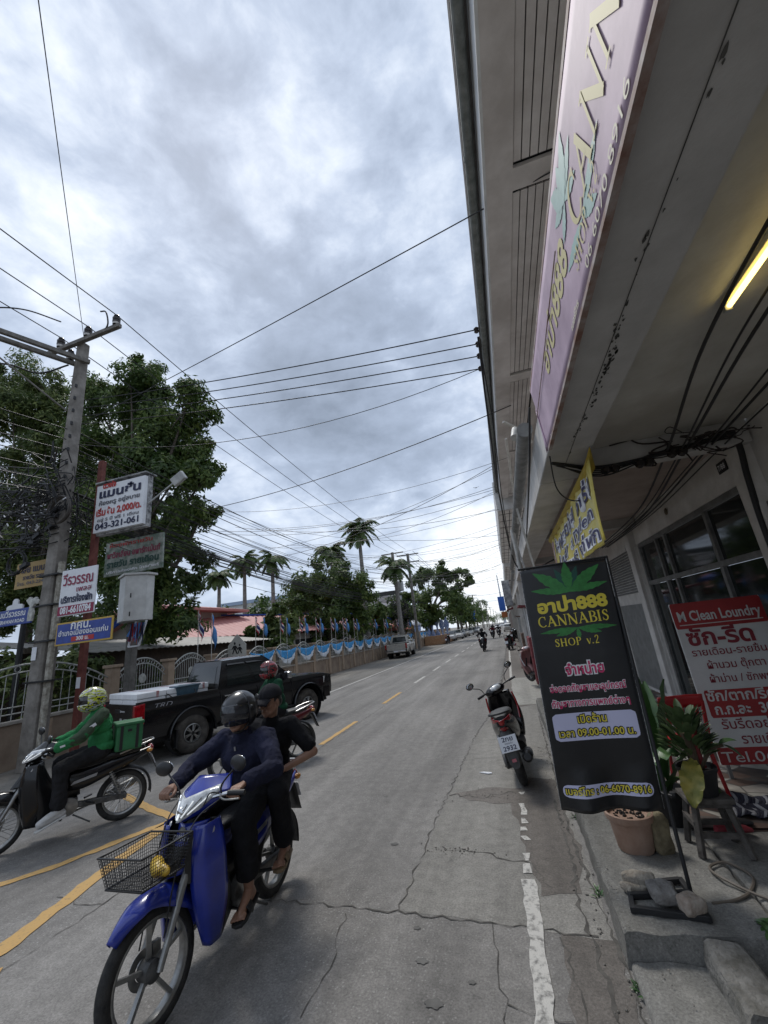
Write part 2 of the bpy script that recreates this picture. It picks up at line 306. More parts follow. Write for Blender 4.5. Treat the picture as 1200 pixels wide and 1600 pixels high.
# ================================================================== forecourt and kerb
def rough_block(mb, x0, x1, y0, y1, z0, z1, n=10, amp=0.01, seed=0):
    from mathutils import noise as nz
    nx = max(2, int((x1-x0)/0.06)) if n else 1; ny = max(2, min(90, int((y1-y0)/0.08)))
    f = lambda x, y, z: Vector((x, y, z))+nz.noise_vector(Vector((x*7+seed, y*7, z*9)))*amp+nz.noise_vector(Vector((x*23+seed, y*23, z*23)))*amp*0.45
    S = [(x0, z0), (x0, z0+(z1-z0)*0.35), (x0+0.004, z0+(z1-z0)*0.7), (x0+0.012, z1-0.012)]+[(x0+0.03+(x1-x0-0.06)*i/nx, z1) for i in range(nx+1)]+[(x1-0.012, z1-0.012), (x1, (z0+z1)/2), (x1, z0)]
    mb.loft([[f(x, y0+(y1-y0)*j/ny, z) for x, z in S] for j in range(ny+1)], cap=True)
st = MB(); rough_block(st, 0.30, 1.12, 3.09, 10.6, -0.05, 0.17, amp=0.018)
tag(st.build('pavement_kerb', M_step, smooth=True), kind='structure')
st = MB(); rough_block(st, 0.34, 0.60, 15.9, 70, -0.05, 0.16, amp=0.02, seed=4); tag(st.build('pavement_kerb', M_brown, smooth=True), kind='structure')
def mat_tiles():
    m = bpy.data.materials.new('broken_tile_floor'); m.use_nodes = True; t = m.node_tree; p = t.nodes['Principled BSDF']; nn = t.nodes.new; ll = t.links.new
    c = nn('ShaderNodeTexCoord'); mp = nn('ShaderNodeMapping'); mp.inputs['Rotation'].default_value = (0, 0, 0.12); ll(c.outputs['Object'], mp.inputs[0])
    v = nn('ShaderNodeTexVoronoi'); v.inputs['Scale'].default_value = 5.0; v.inputs['Randomness'].default_value = 0.75; ll(mp.outputs[0], v.inputs[0])
    r = nn('ShaderNodeValToRGB'); r.color_ramp.interpolation = 'CONSTANT'; ll(v.outputs['Color'], r.inputs[0]); e = r.color_ramp.elements
    e[0].position = 0; e[0].color = (0.20, 0.13, 0.10, 1); e[1].position = 0.35; e[1].color = (0.5, 0.46, 0.4, 1)
    k = e.new(0.6); k.color = (0.13, 0.10, 0.085, 1); k = e.new(0.75); k.color = (0.6, 0.57, 0.5, 1)
    d = nn('ShaderNodeTexVoronoi'); d.feature = 'DISTANCE_TO_EDGE'; d.inputs['Scale'].default_value = 5.0; d.inputs['Randomness'].default_value = 0.75; ll(mp.outputs[0], d.inputs[0])
    r2 = nn('ShaderNodeValToRGB'); ll(d.outputs['Distance'], r2.inputs[0]); r2.color_ramp.elements[0].position = 0.02; r2.color_ramp.elements[1].position = 0.05
    mx = nn('ShaderNodeMix'); mx.data_type = 'RGBA'; ll(r2.outputs[0], mx.inputs[0]); mx.inputs[6].default_value = (0.13, 0.12, 0.11, 1); ll(r.outputs[0], mx.inputs[7])
    n = nn('ShaderNodeTexNoise'); n.inputs['Scale'].default_value = 9; n.inputs['Detail'].default_value = 6; ll(c.outputs['Object'], n.inputs[0])
    m2 = nn('ShaderNodeMix'); m2.data_type = 'RGBA'; m2.blend_type = 'MULTIPLY'; m2.inputs[0].default_value = 0.8; ll(mx.outputs[2], m2.inputs[6]); ll(n.outputs[0], m2.inputs[7])
    ll(m2.outputs[2], p.inputs['Base Color']); p.inputs['Roughness'].default_value = 0.6; return m
M_tile = mat_tiles()
fl = MB(); fl.grid(lambda u, v: (1.10+1.62*u, 4.3+12.5*v, 0.186), 2, 4); fl.box((1.91, 10.55, 0.06), (1.62, 12.5, 0.22))
tag(fl.build('forecourt_floor', M_tile), kind='structure')
fl = MB(); rough_block(fl, 1.125, 2.7, 2.6, 4.29, -0.05, 0.166, amp=0.006, seed=8); tag(fl.build('forecourt_floor', M_step, smooth=True), kind='structure')
fl = MB(); rough_block(fl, 0.90, 2.7, -4.0, 2.59, -0.05, 0.13, amp=0.006, seed=9); tag(fl.build('forecourt_floor', M_brown, smooth=True), kind='structure')
fl = MB(); rough_block(fl, 0.31, 0.93, -4.0, 3.08, -0.05, 0.045, amp=0.014, seed=10); tag(fl.build('forecourt_floor', M_step, smooth=True), kind='structure')
fl = MB(); fl.box((1.55, 45, 0.04), (1.9, 56, 0.18)); tag(fl.build('pavement', M_brown), kind='structure')
kb = MB(); rough_block(kb, 0.68, 0.88, 2.62, 3.06, 0.03, 0.17, amp=0.012, seed=2)
tag(kb.build('kerb_slab', mat('worn_kerb', (0.11, 0.105, 0.09), 0.9, col2=(0.25, 0.24, 0.22), vs=9, bump=0.8, bs=50)), 'long pale concrete kerb piece leading down from the front corner of the step', 'kerb', 'loose kerb pieces by the step')
kb = MB(); rough_block(kb, 0.70, 0.9, 1.9, 2.58, 0.03, 0.15, amp=0.014, seed=3)
tag(kb.build('kerb_slab', _M['worn_kerb']), 'broken concrete kerb piece nearest the bottom right corner', 'kerb', 'loose kerb pieces by the step')
# ================================================================== the shophouse over the pavement
M_wpaint = mat('grimy_white_paint', (0.50, 0.48, 0.45), 0.75, col2=(0.66, 0.64, 0.61), vs=3.2, bump=0.15, bs=30)
M_beam = mat('grey_beam_render', (0.36, 0.35, 0.335), 0.8, col2=(0.55, 0.54, 0.52), vs=1.3, bump=0.2, bs=22)
M_ceil = mat('stained_ceiling', (0.42, 0.40, 0.35), 0.85, col2=(0.60, 0.59, 0.54), vs=1.1, bump=0.15, bs=25)
M_soff = mat('soffit_boards', (0.48, 0.44, 0.41), 0.75, col2=(0.70, 0.66, 0.63), vs=1.4)
M_dark = mat('dark_void', (0.02, 0.02, 0.02), 0.9)
M_facia = mat('weathered_fascia', (0.55, 0.555, 0.55), 0.7, col2=(0.7, 0.705, 0.69), vs=4)
M_gut = mat('mossy_gutter', (0.13, 0.14, 0.13), 0.8, col2=(0.24, 0.25, 0.235), vs=9)
M_bsoff = mat('brown_soffit', (0.38, 0.31, 0.275), 0.85, col2=(0.48, 0.41, 0.37), vs=2.5)
M_glass = mat('dark_window_glass', (0.012, 0.016, 0.016), 0.05, spec=0.5)
M_alu = mat('dull_aluminium', (0.17, 0.17, 0.165), 0.5, 0.3, var=0.25, vs=8)
sp = thing('shophouse', 'two storey white shophouse with an arcade over the pavement and slatted eaves above', 'building', (0, 0, 0))
def part(name, mb, m, parent, **k): return mb.build(name, m, parent, **k)
Y0, Y1 = -5.0, 16.7
b = MB(); b.box((0.84, (Y0+4.72)/2, 3.55), (0.40, 4.72-Y0, 0.42)); part('front_beam', b, M_beam, sp, bevel=0.012)
b = MB(); b.box((0.83, (4.74+Y1)/2, 3.54), (0.38, Y1-4.74, 0.40)); part('front_beam', b, [M_wpaint], sp, bevel=0.012)
b = MB(); b.box((1.92, (Y0+4.62)/2, 3.66), (1.72, 4.62-Y0, 0.12)); part('ceiling', b, M_ceil, sp)
b = MB(); b.box((1.92, (4.82+Y1)/2, 3.62), (1.76, Y1-4.82, 0.12)); part('ceiling', b, M_bsoff, sp)
for yy_, h_ in ((4.72, 0.34), (8.72, 0.22), (12.72, 0.22)): b = MB(); b.box((1.86, yy_, 3.50+(h_-.22)/4), (1.64, 0.18, h_)); part('cross_beam', b, M_beam, sp, bevel=0.01)
# wall along the pavement with the wide door opening
wy0, wy1, dz = 5.12, 8.95, 3.06
b = MB()
b.box((2.80, (wy0+wy1)/2, (dz+3.62)/2), (0.2, wy1-wy0, 3.62-dz)); b.box((2.80, (wy1+Y1)/2, 1.8), (0.2, Y1-wy1, 3.62)); b.box((2.80, (Y0+wy0)/2, 1.8), (0.2, wy0-Y0, 3.62))
part('wall', b, M_wpaint, sp)
for yy in (0.72, 4.86, 9.12, 12.72):
    b = MB(); b.box((2.66, yy, 1.85), (0.16, 0.26, 3.34)); part('column', b, M_wpaint, sp, bevel=0.012)
b = MB(); b.box((2.72, 15.5, 1.5), (0.1, 0.3, 2.7)); b.box((2.72, 11.0, 3.1), (0.06, 2.6, 0.1)); part('wall_trim', b, M_wpaint, sp)
df = MB(); X = 2.735
for yy in (5.17, 6.12, 7.6, 8.0, 8.9): df.box((X, yy, 1.6), (0.07, 0.07, 2.86))
for zz, a, c in ((3.02, 5.2, 8.87), (2.30, 5.2, 8.87), (0.24, 5.2, 8.87)):
    df.box((X-0.003, (a+c)/2, zz), (0.075, c-a, 0.07))
dfo = part('door_frame', df, M_alu, sp, bevel=0.006)
for a, c in ((5.21, 6.08), (6.16, 7.56), (7.64, 7.96), (8.04, 8.86)):
    for z0, z1 in ((0.28, 2.26), (2.34, 2.98)):
        p_ = MB(); p_.box((X+0.012, (a+c)/2, (z0+z1)/2), (0.01, c-a, z1-z0)); part('pane', p_, M_glass, dfo)
b = MB(); b.box((2.70, 9.03, 1.6), (0.10, 0.10, 2.85)); part('white_post', b, mat('white_gloss', (0.62, 0.61, 0.58), 0.5, var=0.12, vs=5), sp, bevel=0.008)
lv = MB()
for k in range(16): lv.box((2.69, 10.35, 2.2+k*0.055), (0.02, 1.9, 0.035), rot=(0, 0.5, 0))
lv.box((2.70, 10.35, 1.1), (0.03, 1.9, 1.7)); part('shutter', lv, mat('grey_shutter', (0.20, 0.205, 0.2), 0.55, 0.2, var=0.2), sp)
sh2 = MB()
for k in range(40): sh2.box((2.69, 14.0, 0.3+k*0.07), (0.025, 2.2, 0.055))
part('shutter', sh2, _M['grey_shutter'], sp)
# upper wall, eaves and slatted soffit
b = MB(); b.box((1.72, (Y0+Y1)/2, 5.25), (0.2, Y1-Y0, 2.95)); part('upper_wall', b, M_wpaint, sp)
sf = MB(); sf.box((0.83, (Y0+Y1)/2, 6.74), (0.30, Y1-Y0, 0.05)); 
for yy in (-0.20, 3.80, 7.80+0.15, 12.05, 16.45): sf.box((1.30, yy, 6.742), (0.64, 0.26, 0.05))
sf.box((1.545, (Y0+Y1)/2, 6.741), (0.15, Y1-Y0, 0.05))
so_ = part('soffit', sf, M_soff, sp)
for a, c in ((-4.0, -0.36), (-0.04, 3.64), (3.96, 7.78), (8.12, 11.88), (12.22, 16.28)):
    sl = MB()
    for k in range(5): sl.box((1.028+k*0.090, (a+c)/2, 6.752), (0.078, c-a-0.03, 0.02))
    part('slat_panel', sl, M_soff, sp)
b = MB(); b.box((1.26, (Y0+Y1)/2, 6.80), (0.56, Y1-Y0, 0.02)); part('soffit_backing', b, M_dark, sp)
b = MB(); b.box((0.665, (Y0+Y1)/2, 6.93), (0.03, Y1-Y0, 0.44)); b.box((1.2, Y1+0.02, 6.93), (1.08, 0.03, 0.44)); part('fascia', b, M_facia, sp)
b = MB(); b.tube([(0.555, Y0, 7.08), (0.555, Y1, 7.05)], 0.058, 10)
for k in range(14): b.tube([(0.555, Y0+0.6+k*1.6, 7.08), (0.555, Y0+0.66+k*1.6, 7.08)], 0.066, 10)
part('gutter', b, M_gut, sp, smooth=True)
b = MB(); b.add([(0.50, Y0, 7.16), (0.50, Y1, 7.16), (3.6, Y1, 8.1), (3.6, Y0, 8.1)], [(0, 1, 2, 3)]); b.box((3.6, (Y0+Y1)/2, 7.6), (0.1, Y1-Y0, 1.0)); part('roof', b, mat('old_roof', (0.2, 0.19, 0.18), 0.8, var=0.3), sp, solid=0.05)
# first-floor ledge with its pipe gutter
b = MB(); b.lathe([(0.085, 4.3), (0.085, Y1)], 12, axis='Y', c=(0.56, 0, 3.86), cap=True); part('ledge_gutter', b, mat('grey_pipe', (0.17, 0.17, 0.165), 0.8, col2=(0.28, 0.28, 0.27), vs=7), sp, smooth=True)
b = MB(); b.tube([(0.47, 4.55, 3.9), (0.50, 4.62, 4.02), (0.60, 4.7, 4.02), (0.63, 4.8, 3.9)], 0.05, 10); b.tube([(0.47, 9.4, 3.85), (0.49, 9.42, 2.9)], 0.035, 8)
b.tube([(0.53, 9.35, 3.88), (0.5, 9.45, 3.78), (0.49, 9.45, 0.2)], 0.04, 8)
part('drain_pipe', b, mat('pvc_pipe', (0.5, 0.49, 0.46), 0.5, var=0.2, vs=9), sp, smooth=True)
tb = MB()
for p in (((0.50, 6.1, 4.6), (0.56, 8.2, 3.7)), ((0.52, 7.2, 3.75), (0.63, 7.6, 2.75)), ((0.50, 9.6, 3.7), (0.62, 9.2, 2.55)), ((0.42, 5.0, 4.35), (0.6, 5.2, 4.3))): tb.bar(*p, 0.035, 0.02)
part('loose_batten', tb, _M['pvc_pipe'], sp)
tn = MB()                                              # paint stains and drips under the beam, 2 mm sheets
Rr = random.Random(4)
for k in range(110):
    y_ = Rr.choice([Rr.gauss(1.9, 0.8), Rr.gauss(3.0, 0.5), Rr.gauss(2.4, 0.2)]); x_ = 0.86+Rr.gauss(0, 0.012)+0.02*sin(y_*3); s_ = Rr.uniform(0.003, 0.013)
    pts = [(x_+s_*Rr.uniform(0.5, 1)*cos(a*pi/4), y_+s_*Rr.uniform(0.6, 2.6)*sin(a*pi/4), 3.337) for a in range(8)]
    tn.add(pts, [tuple(range(7, -1, -1))])
tn.box((0.845, 1.5, 3.336), (0.003, 5.6, 0.003)); part('beam_stain', tn, mat('stain_grey', (0.09, 0.088, 0.08), 0.9, var=.5, vs=3), sp)
cr_ = MB()
cr_.bar((0.73, 12.2, 3.44), (0.73, 5.0, 3.44), 0.004, 0.004); part('edge_crack', cr_, M_dark, sp)
# ================================================================== fence on the far side
M_fwall = mat('brown_fence_render', (0.20, 0.145, 0.105), 0.85, col2=(0.29, 0.225, 0.165), vs=2.2, bump=0.25, bs=18)
M_pil = mat('fence_pillar', (0.30, 0.22, 0.155), 0.8, col2=(0.38, 0.29, 0.21), vs=4, bump=0.2, bs=25)
M_cap = mat('fence_coping', (0.27, 0.245, 0.215), 0.8, col2=(0.37, 0.34, 0.30), vs=6)
M_steel = mat('painted_steel', (0.42, 0.43, 0.41), 0.5, 0.2, var=0.25, vs=9)
FX = -10.9
fe = thing('fence', 'brown rendered fence of pillars with arched pale steel grilles behind the left shoulder', 'fence', (FX, 9.7, 0))
def fpart(name, mb, m, **k):
    mb.M = Matrix(); o = mb.build(name, m, None, **k); o.parent = fe; o.matrix_parent_inverse = T(-FX, -9.7, 0); return o
PY = [-2.4, 1.6, 5.6, 9.65, 11.7]+[13.75+k*2.15 for k in range(33)]
b = MB(); b.box((FX, 36, 0.42), (0.16, 90, 0.98)); fpart('base_wall', b, M_fwall)
b = MB(); b.box((FX, 36, 0.945), (0.24, 90, 0.07)); fpart('coping', b, M_cap, bevel=0.01)
wl = MB()
for k in range(44): wl.box((FX+0.095, -8+k*2.0, 0.45), (0.03, 0.10, 0.86))
fpart('buttress', wl, M_pil)
for i, y in enumerate(PY):
    b = MB(); b.box((FX+0.005, y, 0.97), (0.27, 0.27, 1.78)); b.box((FX+0.005, y, 1.895), (0.36, 0.36, 0.08)); fpart('pillar', b, [M_pil], bevel=0.012)
    if i+1 >= len(PY) or y > 62: continue
    y2 = PY[i+1]; w = y2-y-0.28; ym = (y+y2)/2; g_ = MB(); rise = 0.42 if w < 3 else 0.55
    A = lambda t, dz: (FX, ym+(t-0.5)*w, 1.62+rise*(1-(2*t-1)**2)+dz)
    nb = 9 if y < 25 else 5
    g_.tube([A(k/12, 0) for k in range(13)], 0.022, 6); g_.tube([A(k/12, -0.16) for k in range(13)], 0.016, 6)
    for k in range(1, nb*2):
        t = k/(nb*2); top = A(t, -0.16)
        if y < 25 and k % 2: a_ = A(t, -0.08); g_.lathe([(0.055, -0.006), (0.07, -0.006), (0.07, 0.006), (0.055, 0.006), (0.055, -0.006)], 8, axis='X', c=a_)
        if k % 1 == 0: g_.tube([(FX, top[1], 0.98), top], 0.009, 5)
    for z in (1.12, 1.26): g_.tube([(FX, y+0.14, z), (FX, y2-0.14, z)], 0.014, 5)
    if y < 16:
        g_.lathe([(0.001, 0.012), (0.13, 0.012), (0.14, 0), (0.13, -0.012), (0.001, -0.012)], 18, axis='X', c=(FX+0.02, ym, 1.45))
    fpart('grille', g_, M_steel)
M_bun_b = mat('sky_blue_cloth', (0.055, 0.30, 0.62), 0.8, var=0.2, vs=7); M_bun_w = mat('white_cloth', (0.62, 0.66, 0.70), 0.85, var=0.12, vs=7)
for i, y in enumerate(PY):
    if y < 15.5 or y > 60: continue
    y2 = PY[i+1]; b = MB()
    def sw(u, v, y=y, y2=y2):
        s = 1-(2*u-1)**2; fold = 0.035*sin(u*30+v*9)*(0.3+v)
        u = .05+.9*u; return (FX+0.20+fold+0.05*s*v, y+(y2-y)*u, 1.82-0.12*s-v*(0.08+0.56*s**.8))
    b.grid(sw, 22, 5, 0, 0, 1, 0, 0.62); b.grid(sw, 22, 3, 1, 0, 1, 0.62, 1.0)
    tag(b.build('bunting_swag', [M_bun_b, M_bun_w], smooth=True, solid=0.004), 'sky blue and white cloth swag draped between the pillars of the brown fence', 'bunting', 'blue and white swags along the fence')
M_thr = mat('flag_red', (0.45, 0.03, 0.05), 0.8); M_thw = mat('flag_white', (0.7, 0.7, 0.7), 0.8); M_thb = mat('flag_navy', (0.03, 0.035, 0.16), 0.8); M_lb = mat('flag_light_blue', (0.10, 0.28, 0.60), 0.8, var=0.15)
def flag(x, y, z0, h, thai, label, group=None, droop=0.0, fl=0.62):
    f = thing('flag', label, 'flag', (x, y, z0), (0, 0, 0), group)
    b = MB(); b.tube([(0, 0, 0), (0.02, 0.0, h)], 0.014, 6); b.build('flagpole', M_wht, f)
    c = MB(); n = 10
    bands = [(0, 1/6, 0), (1/6, 2/6, 1), (2/6, 4/6, 2), (4/6, 5/6, 1), (5/6, 1, 0)] if thai else [(0, 1, 3)]
    for a, e, m in bands:                              # the cloth hangs in folds beside its pole
        def cl(u, v, a=a, e=e):
            s = a+(e-a)*v; return (0.03+0.20*u*(0.6+0.25*sin(s*4)), 0.05*sin(u*8+s*2)+0.06*u, h-0.04-s*fl*0.55-u*(0.42+droop)+0.02*sin(9*u))
        c.grid(cl, n, 2, m)
    c.build('cloth', [M_thr, M_thw, M_thb, M_lb], f, smooth=True, solid=0.003)
flag(-10.65, 12.75, 0, 3.5, True, 'drooping red white and navy flag on a thin pole left of the school crossing sign', fl=0.9, droop=0.2)
flag(-10.55, 13.35, 0, 3.4, False, 'drooping light blue flag right beside the school crossing sign', fl=1.2, droop=0.25)
for y in (16.3, 18.4, 20.4, 22.4, 24.6, 26.6, 28.7, 30.6, 33.2, 36.5, 41.0, 46.0):
    flag(-10.62, y, 0.9, 2.45, True, 'small red white and navy flag in a pair on the fence top', 'striped flags along the fence', fl=0.8)
    flag(-10.58, y+0.55, 0.9, 2.42, False, 'small light blue flag in a pair on the fence top', 'light blue flags along the fence', fl=1.0)
# ================================================================== signs by the pole
M_sgw = mat('sign_white', (0.66, 0.67, 0.70), 0.5, col2=(0.74, 0.75, 0.77), vs=3); M_navy = mat('ink_navy', (0.015, 0.02, 0.06), 0.6); M_red = mat('ink_red', (0.42, 0.03, 0.025), 0.6)
M_maroon = mat('ink_maroon', (0.25, 0.02, 0.06), 0.6); M_blue = mat('sign_blue', (0.02, 0.05, 0.26), 0.45, var=0.2, vs=6); M_ochre = mat('faded_ochre', (0.38, 0.25, 0.09), 0.7, col2=(0.46, 0.33, 0.15), vs=5)
M_rust = mat('rusty_red_steel', (0.10, 0.022, 0.016), 0.75, col2=(0.17, 0.05, 0.035), vs=7, bump=0.3, bs=30); M_blk = mat('matt_black', (0.012, 0.012, 0.013), 0.6); M_grey = mat('sheet_metal_grey', (0.42, 0.43, 0.42), 0.5, 0.2, var=0.2, vs=5)
M_gry2 = mat('ink_grey', (0.10, 0.10, 0.12), 0.6)
def board(name, label, x0, x1, y, z0, z1, face, lines, depth=0.05, edge=None, mats=None, loc_rot=0.0, skew=0.0):
    """a flat sign facing -Y; lines: (text, size, x-fraction, z-fraction, width-fraction, material index, bold)"""
    s = thing(name, label, 'sign', ((x0+x1)/2, y, z0), (0, 0, loc_rot)); w = x1-x0; h = z1-z0
    b = MB(); b.box((0, 0, h/2), (w, depth, h)); b.build('panel', edge or face, s, bevel=0.006)
    if edge: b = MB(); b.box((0, -depth/2-0.003, h/2), (w-0.07, 0.006, h-0.07)); b.build('face', face, s)
    for t in lines:
        if t[0] == '#':                                # a coloured field behind lettering
            _, xa, xb, za, zb, mi = t; b = MB(); b.box((-w/2+w*(xa+xb)/2, -depth/2-0.008, h*(za+zb)/2), (w*(xb-xa), 0.004, h*(zb-za))); b.build('colour_field', mats[mi], s); continue
        tx, sz, fx, fz, fw, mi, bo = t; b = MB()
        text_mb(b, tx, sz, lambda u, v: (-w/2+w*fx+u, -depth/2-0.013, h*fz+v), 0, bo, 'CENTER', width=w*fw); b.build('lettering', mats[mi], s)
    return s
IN = [M_navy, M_red, M_maroon, M_sgw, M_gry2]
lb = board('lightbox_sign', 'boxy white lightbox sign with phone number at its foot, topmost on the red steel post', -9.53, -8.0, 7.62, 5.12, 6.38, M_sgw,
      [('แมนชั่น', 0.30, 0.5, 0.72, 0.86, 0, 0.012), ('ห้องหรู อยู่สบาย', 0.15, 0.5, 0.56, 0.84, 4, 0.004), ('เริ่มต้น 2,000/ด.', 0.24, 0.5, 0.34, 0.92, 1, 0.008), ('อยู่ 5 ปี ฟรี 1 เดือน', 0.11, 0.5, 0.215, 0.84, 4, 0.002), ('043-321-061', 0.22, 0.5, 0.055, 0.88, 0, 0.006)], 0.10, None, IN)
b = MB(); b.box((0, 0.12, 0.63), (1.56, 0.14, 1.36)); b.box((0.0, 0.10, 1.34), (1.62, 0.36, 0.04)); b.build('box_body', mat('peeling_grey', (0.06, 0.06, 0.065), 0.6, col2=(0.5, 0.5, 0.5), vs=7), lb, bevel=0.006)
b = MB(); text_mb(b, 'ดวงใจ', 0.2, lambda u, v: (-0.35+u, -0.063, 1.16+v), 0, 0.01, 'CENTER', width=0.42); b.build('lettering', M_red, lb)
gs = board('weathered_sign', 'weathered green and white sign with peeling red lettering above the meter cabinet', -11.15, -9.05, 9.35, 4.42, 5.45, mat('faded_green', (0.09, 0.14, 0.105), 0.75, col2=(0.40, 0.42, 0.38), vs=4.5),
      [('ห้องพักรายวัน', 0.16, 0.45, 0.83, 0.75, 1, 0.004), ('พาวิลเลี่ยน อพาร์ทเม้นท์', 0.24, 0.5, 0.52, 0.92, 2, 0.008), ('รายวัน รายเดือน', 0.26, 0.5, 0.24, 0.9, 3, 0.01), ('บริการห้องพัก โทรศัพท์', 0.1, 0.5, 0.07, 0.9, 4, 0.003)], 0.06, None, IN[:3]+[mat('ink_green', (0.02, 0.07, 0.055), 0.7), M_sgw])
board('room_sign', 'white board with maroon lettering and a maroon phone strip beside the concrete pole', -9.50, -8.48, 6.94, 3.06, 4.09, M_sgw,
      [('วีรวรรณ', 0.33, 0.5, 0.66, 0.86, 2, 0.006), ('เพลส', 0.16, 0.68, 0.49, 0.42, 2, 0.002), ('บริการห้องพัก', 0.2, 0.5, 0.28, 0.88, 0, 0.008), ('#', 0.0, 1.0, 0.02, 0.21, 2), ('081-6610784', 0.2, 0.5, 0.055, 0.86, 3, 0.008)], 0.03, None, IN)
board('direction_sign', 'blue board with a yellow border and white lettering on the red steel post', -9.48, -7.92, 6.94, 2.44, 2.92, M_blue,
      [('กศน.', 0.24, 0.45, 0.66, 0.36, 3, 0.006), ('อำเภอเมืองขอนแก่น', 0.15, 0.5, 0.40, 0.88, 3, 0.003), ('#', 0.3, 0.7, 0.12, 0.32, 1), ('300 ม.', 0.11, 0.5, 0.155, 0.22, 3, 0.004)], 0.03, mat('yellow_edge', (0.5, 0.33, 0.06), 0.6), IN)
board('ochre_sign', 'faded ochre board with navy lettering behind the concrete pole', -12.5, -11.02, 7.9, 4.13, 4.82, M_ochre,
      [('มาลัย แมนชั่น', 0.24, 0.45, 0.60, 0.86, 0, 0.006), ('รายวัน รายเดือน', 0.15, 0.55, 0.33, 0.7, 0, 0.004), ('โทร. 043-224 118', 0.12, 0.5, 0.12, 0.86, 4, 0.002)], 0.03, None, IN)
sn = thing('street_name_sign', 'dark blue street name plate with white lettering and a pale crest on a black post', 'sign', (-11.75, 7.7, 0))
b = MB(); b.box((-0.45, 0, 3.36), (1.55, 0.05, 0.40)); b.build('plate', M_blue, sn, bevel=0.01)
b = MB(); text_mb(b, 'ถนนวีรวรรณ', 0.2, lambda u, v: (-0.4+u, -0.03, 3.38+v), 0, 0.005, width=1.05); text_mb(b, 'WEERAWAN ROAD', 0.12, lambda u, v: (-0.4+u, -0.03, 3.22+v), 0, 0.004, width=1.05); b.build('lettering', M_sgw, sn)
b = MB(); b.tube([(0.02, 0.04, 0), (0.02, 0.04, 3.2)], [0.075, 0.06], 12); b.lathe([(0.11, 0), (0.13, 0.1), (0.09, 0.5), (0.08, 0.55)], 12, c=(0.02, 0.04, 0)); b.build('post', M_blk, sn, smooth=True)
b = MB(); b.prism([(-0.28, 0), (0.28, 0), (0.28, 0.09), (0.2, 0.12), (0.1, 0.13), (0.09, 0.22), (0.04, 0.27), (-0.04, 0.27), (-0.09, 0.22), (-0.1, 0.13), (-0.2, 0.12), (-0.28, 0.09)], lambda u, v, w: (-0.3+u, -0.02+w, 3.56+v), 0.04); b.build('crest', M_sgw, sn, bevel=0.006)
b = MB()                                               # cast bird bracket at the right end of the plate
b.prism([(0, 0), (0.14, 0.0), (0.17, 0.22), (0.12, 0.33), (0.2, 0.42), (0.3, 0.40), (0.36, 0.5), (0.26, 0.52), (0.2, 0.6), (0.1, 0.55), (0.0, 0.62), (-0.12, 0.54), (-0.05, 0.46), (0.03, 0.38), (0.0, 0.2)], lambda u, v, w: (0.20+u, -0.03+w, 3.20+v), 0.07); b.build('bird_bracket', mat('cast_white', (0.5, 0.5, 0.46), 0.6, var=0.3, vs=9), sn, bevel=0.015)
rp = thing('steel_post', 'rusty dark red steel post carrying the lightbox and the blue board', 'post', (-9.66, 7.75, 0))
b = MB(); b.box((0, 0, 3.6), (0.15, 0.12, 7.2)); b.build('post', M_rust, rp, bevel=0.008)
b = MB(); b.box((0.0, -0.064, 1.62), (0.12, 0.006, 0.24)); b.build('notice', M_sgw, rp)
mp_ = thing('meter_post', 'square concrete post with a pale two door cabinet and white brackets', 'meter post', (-10.12, 9.5, 0))
b = MB(); b.box((0, 0, 2.75), (0.21, 0.21, 5.5)); b.build('post', mat('lichen_concrete', (0.10, 0.095, 0.085), 0.9, col2=(0.19, 0.18, 0.165), vs=5, bump=0.4, bs=25), mp_, bevel=0.015)
cab = MB(); cab.prism([(-0.46, -0.13), (0.06, -0.42), (0.52, -0.13), (0.52, 0.12), (-0.46, 0.12)], lambda u, v, w: (0.18+u, -0.15+v, 3.02+w), 1.24); cb = cab.build('cabinet', mat('cabinet_grey', (0.58, 0.58, 0.56), 0.45, var=0.12, vs=4), mp_, bevel=0.012)
b = MB(); b.prism([(-0.52, -0.15), (0.06, -0.48), (0.58, -0.15), (0.58, 0.17), (-0.52, 0.17)], lambda u, v, w: (0.18+u, -0.15+v, 4.262+w), 0.06); b.build('lid', _M['cabinet_grey'], cb, bevel=0.01)
for sx in (-0.05, 0.13): 
    for z in (3.2, 3.7): b = MB(); b.box((0.18+0.06+sx, -0.545+abs(sx-0.04)*0.62, z), (0.025, 0.02, 0.12)); b.build('latch', M_blk, cb)
b = MB(); b.bar((0.15, -0.25, 2.35), (0.42, -0.3, 3.0), 0.04, m=0); b.bar((0.50, -0.25, 2.35), (0.72, -0.25, 3.0), 0.04); b.bar((0.15, -0.25, 2.35), (0.5, -0.25, 2.35), 0.04); b.build('bracket', M_sgw, mp_)
rb = MB(); Rr = random.Random(9)
for k in range(26): 
    x0, z0 = -9.9+Rr.uniform(0, 0.45), 2.95; rb.add([(x0, 9.2, z0), (x0+0.07, 9.2+Rr.uniform(-.1, .1), z0), (x0+Rr.uniform(-.1, .15), 9.15, z0-Rr.uniform(.3, .6)), (x0-0.05, 9.2, z0-Rr.uniform(.2, .5))], [(0, 1, 2, 3)], k % 3)
tag(rb.build('ribbon_bundle', [M_red, M_lb, M_navy], solid=0.003), 'bunch of red and blue ribbons hanging under the meter cabinet', 'ribbons')
fd = thing('floodlight', 'small grey floodlight on an angled arm right of the lightbox sign', 'floodlight', (-8.0, 7.7, 5.6))
b = MB(); b.tube([(0, 0, 0.05), (0.75, 0, 0.45)], 0.02, 6); b.build('arm', M_grey, fd)
b = MB(); b.box((0.92, -0.02, 0.52), (0.36, 0.12, 0.22), rot=(0.3, -0.5, 0)); b.build('lamp_head', M_grey, fd, bevel=0.02)
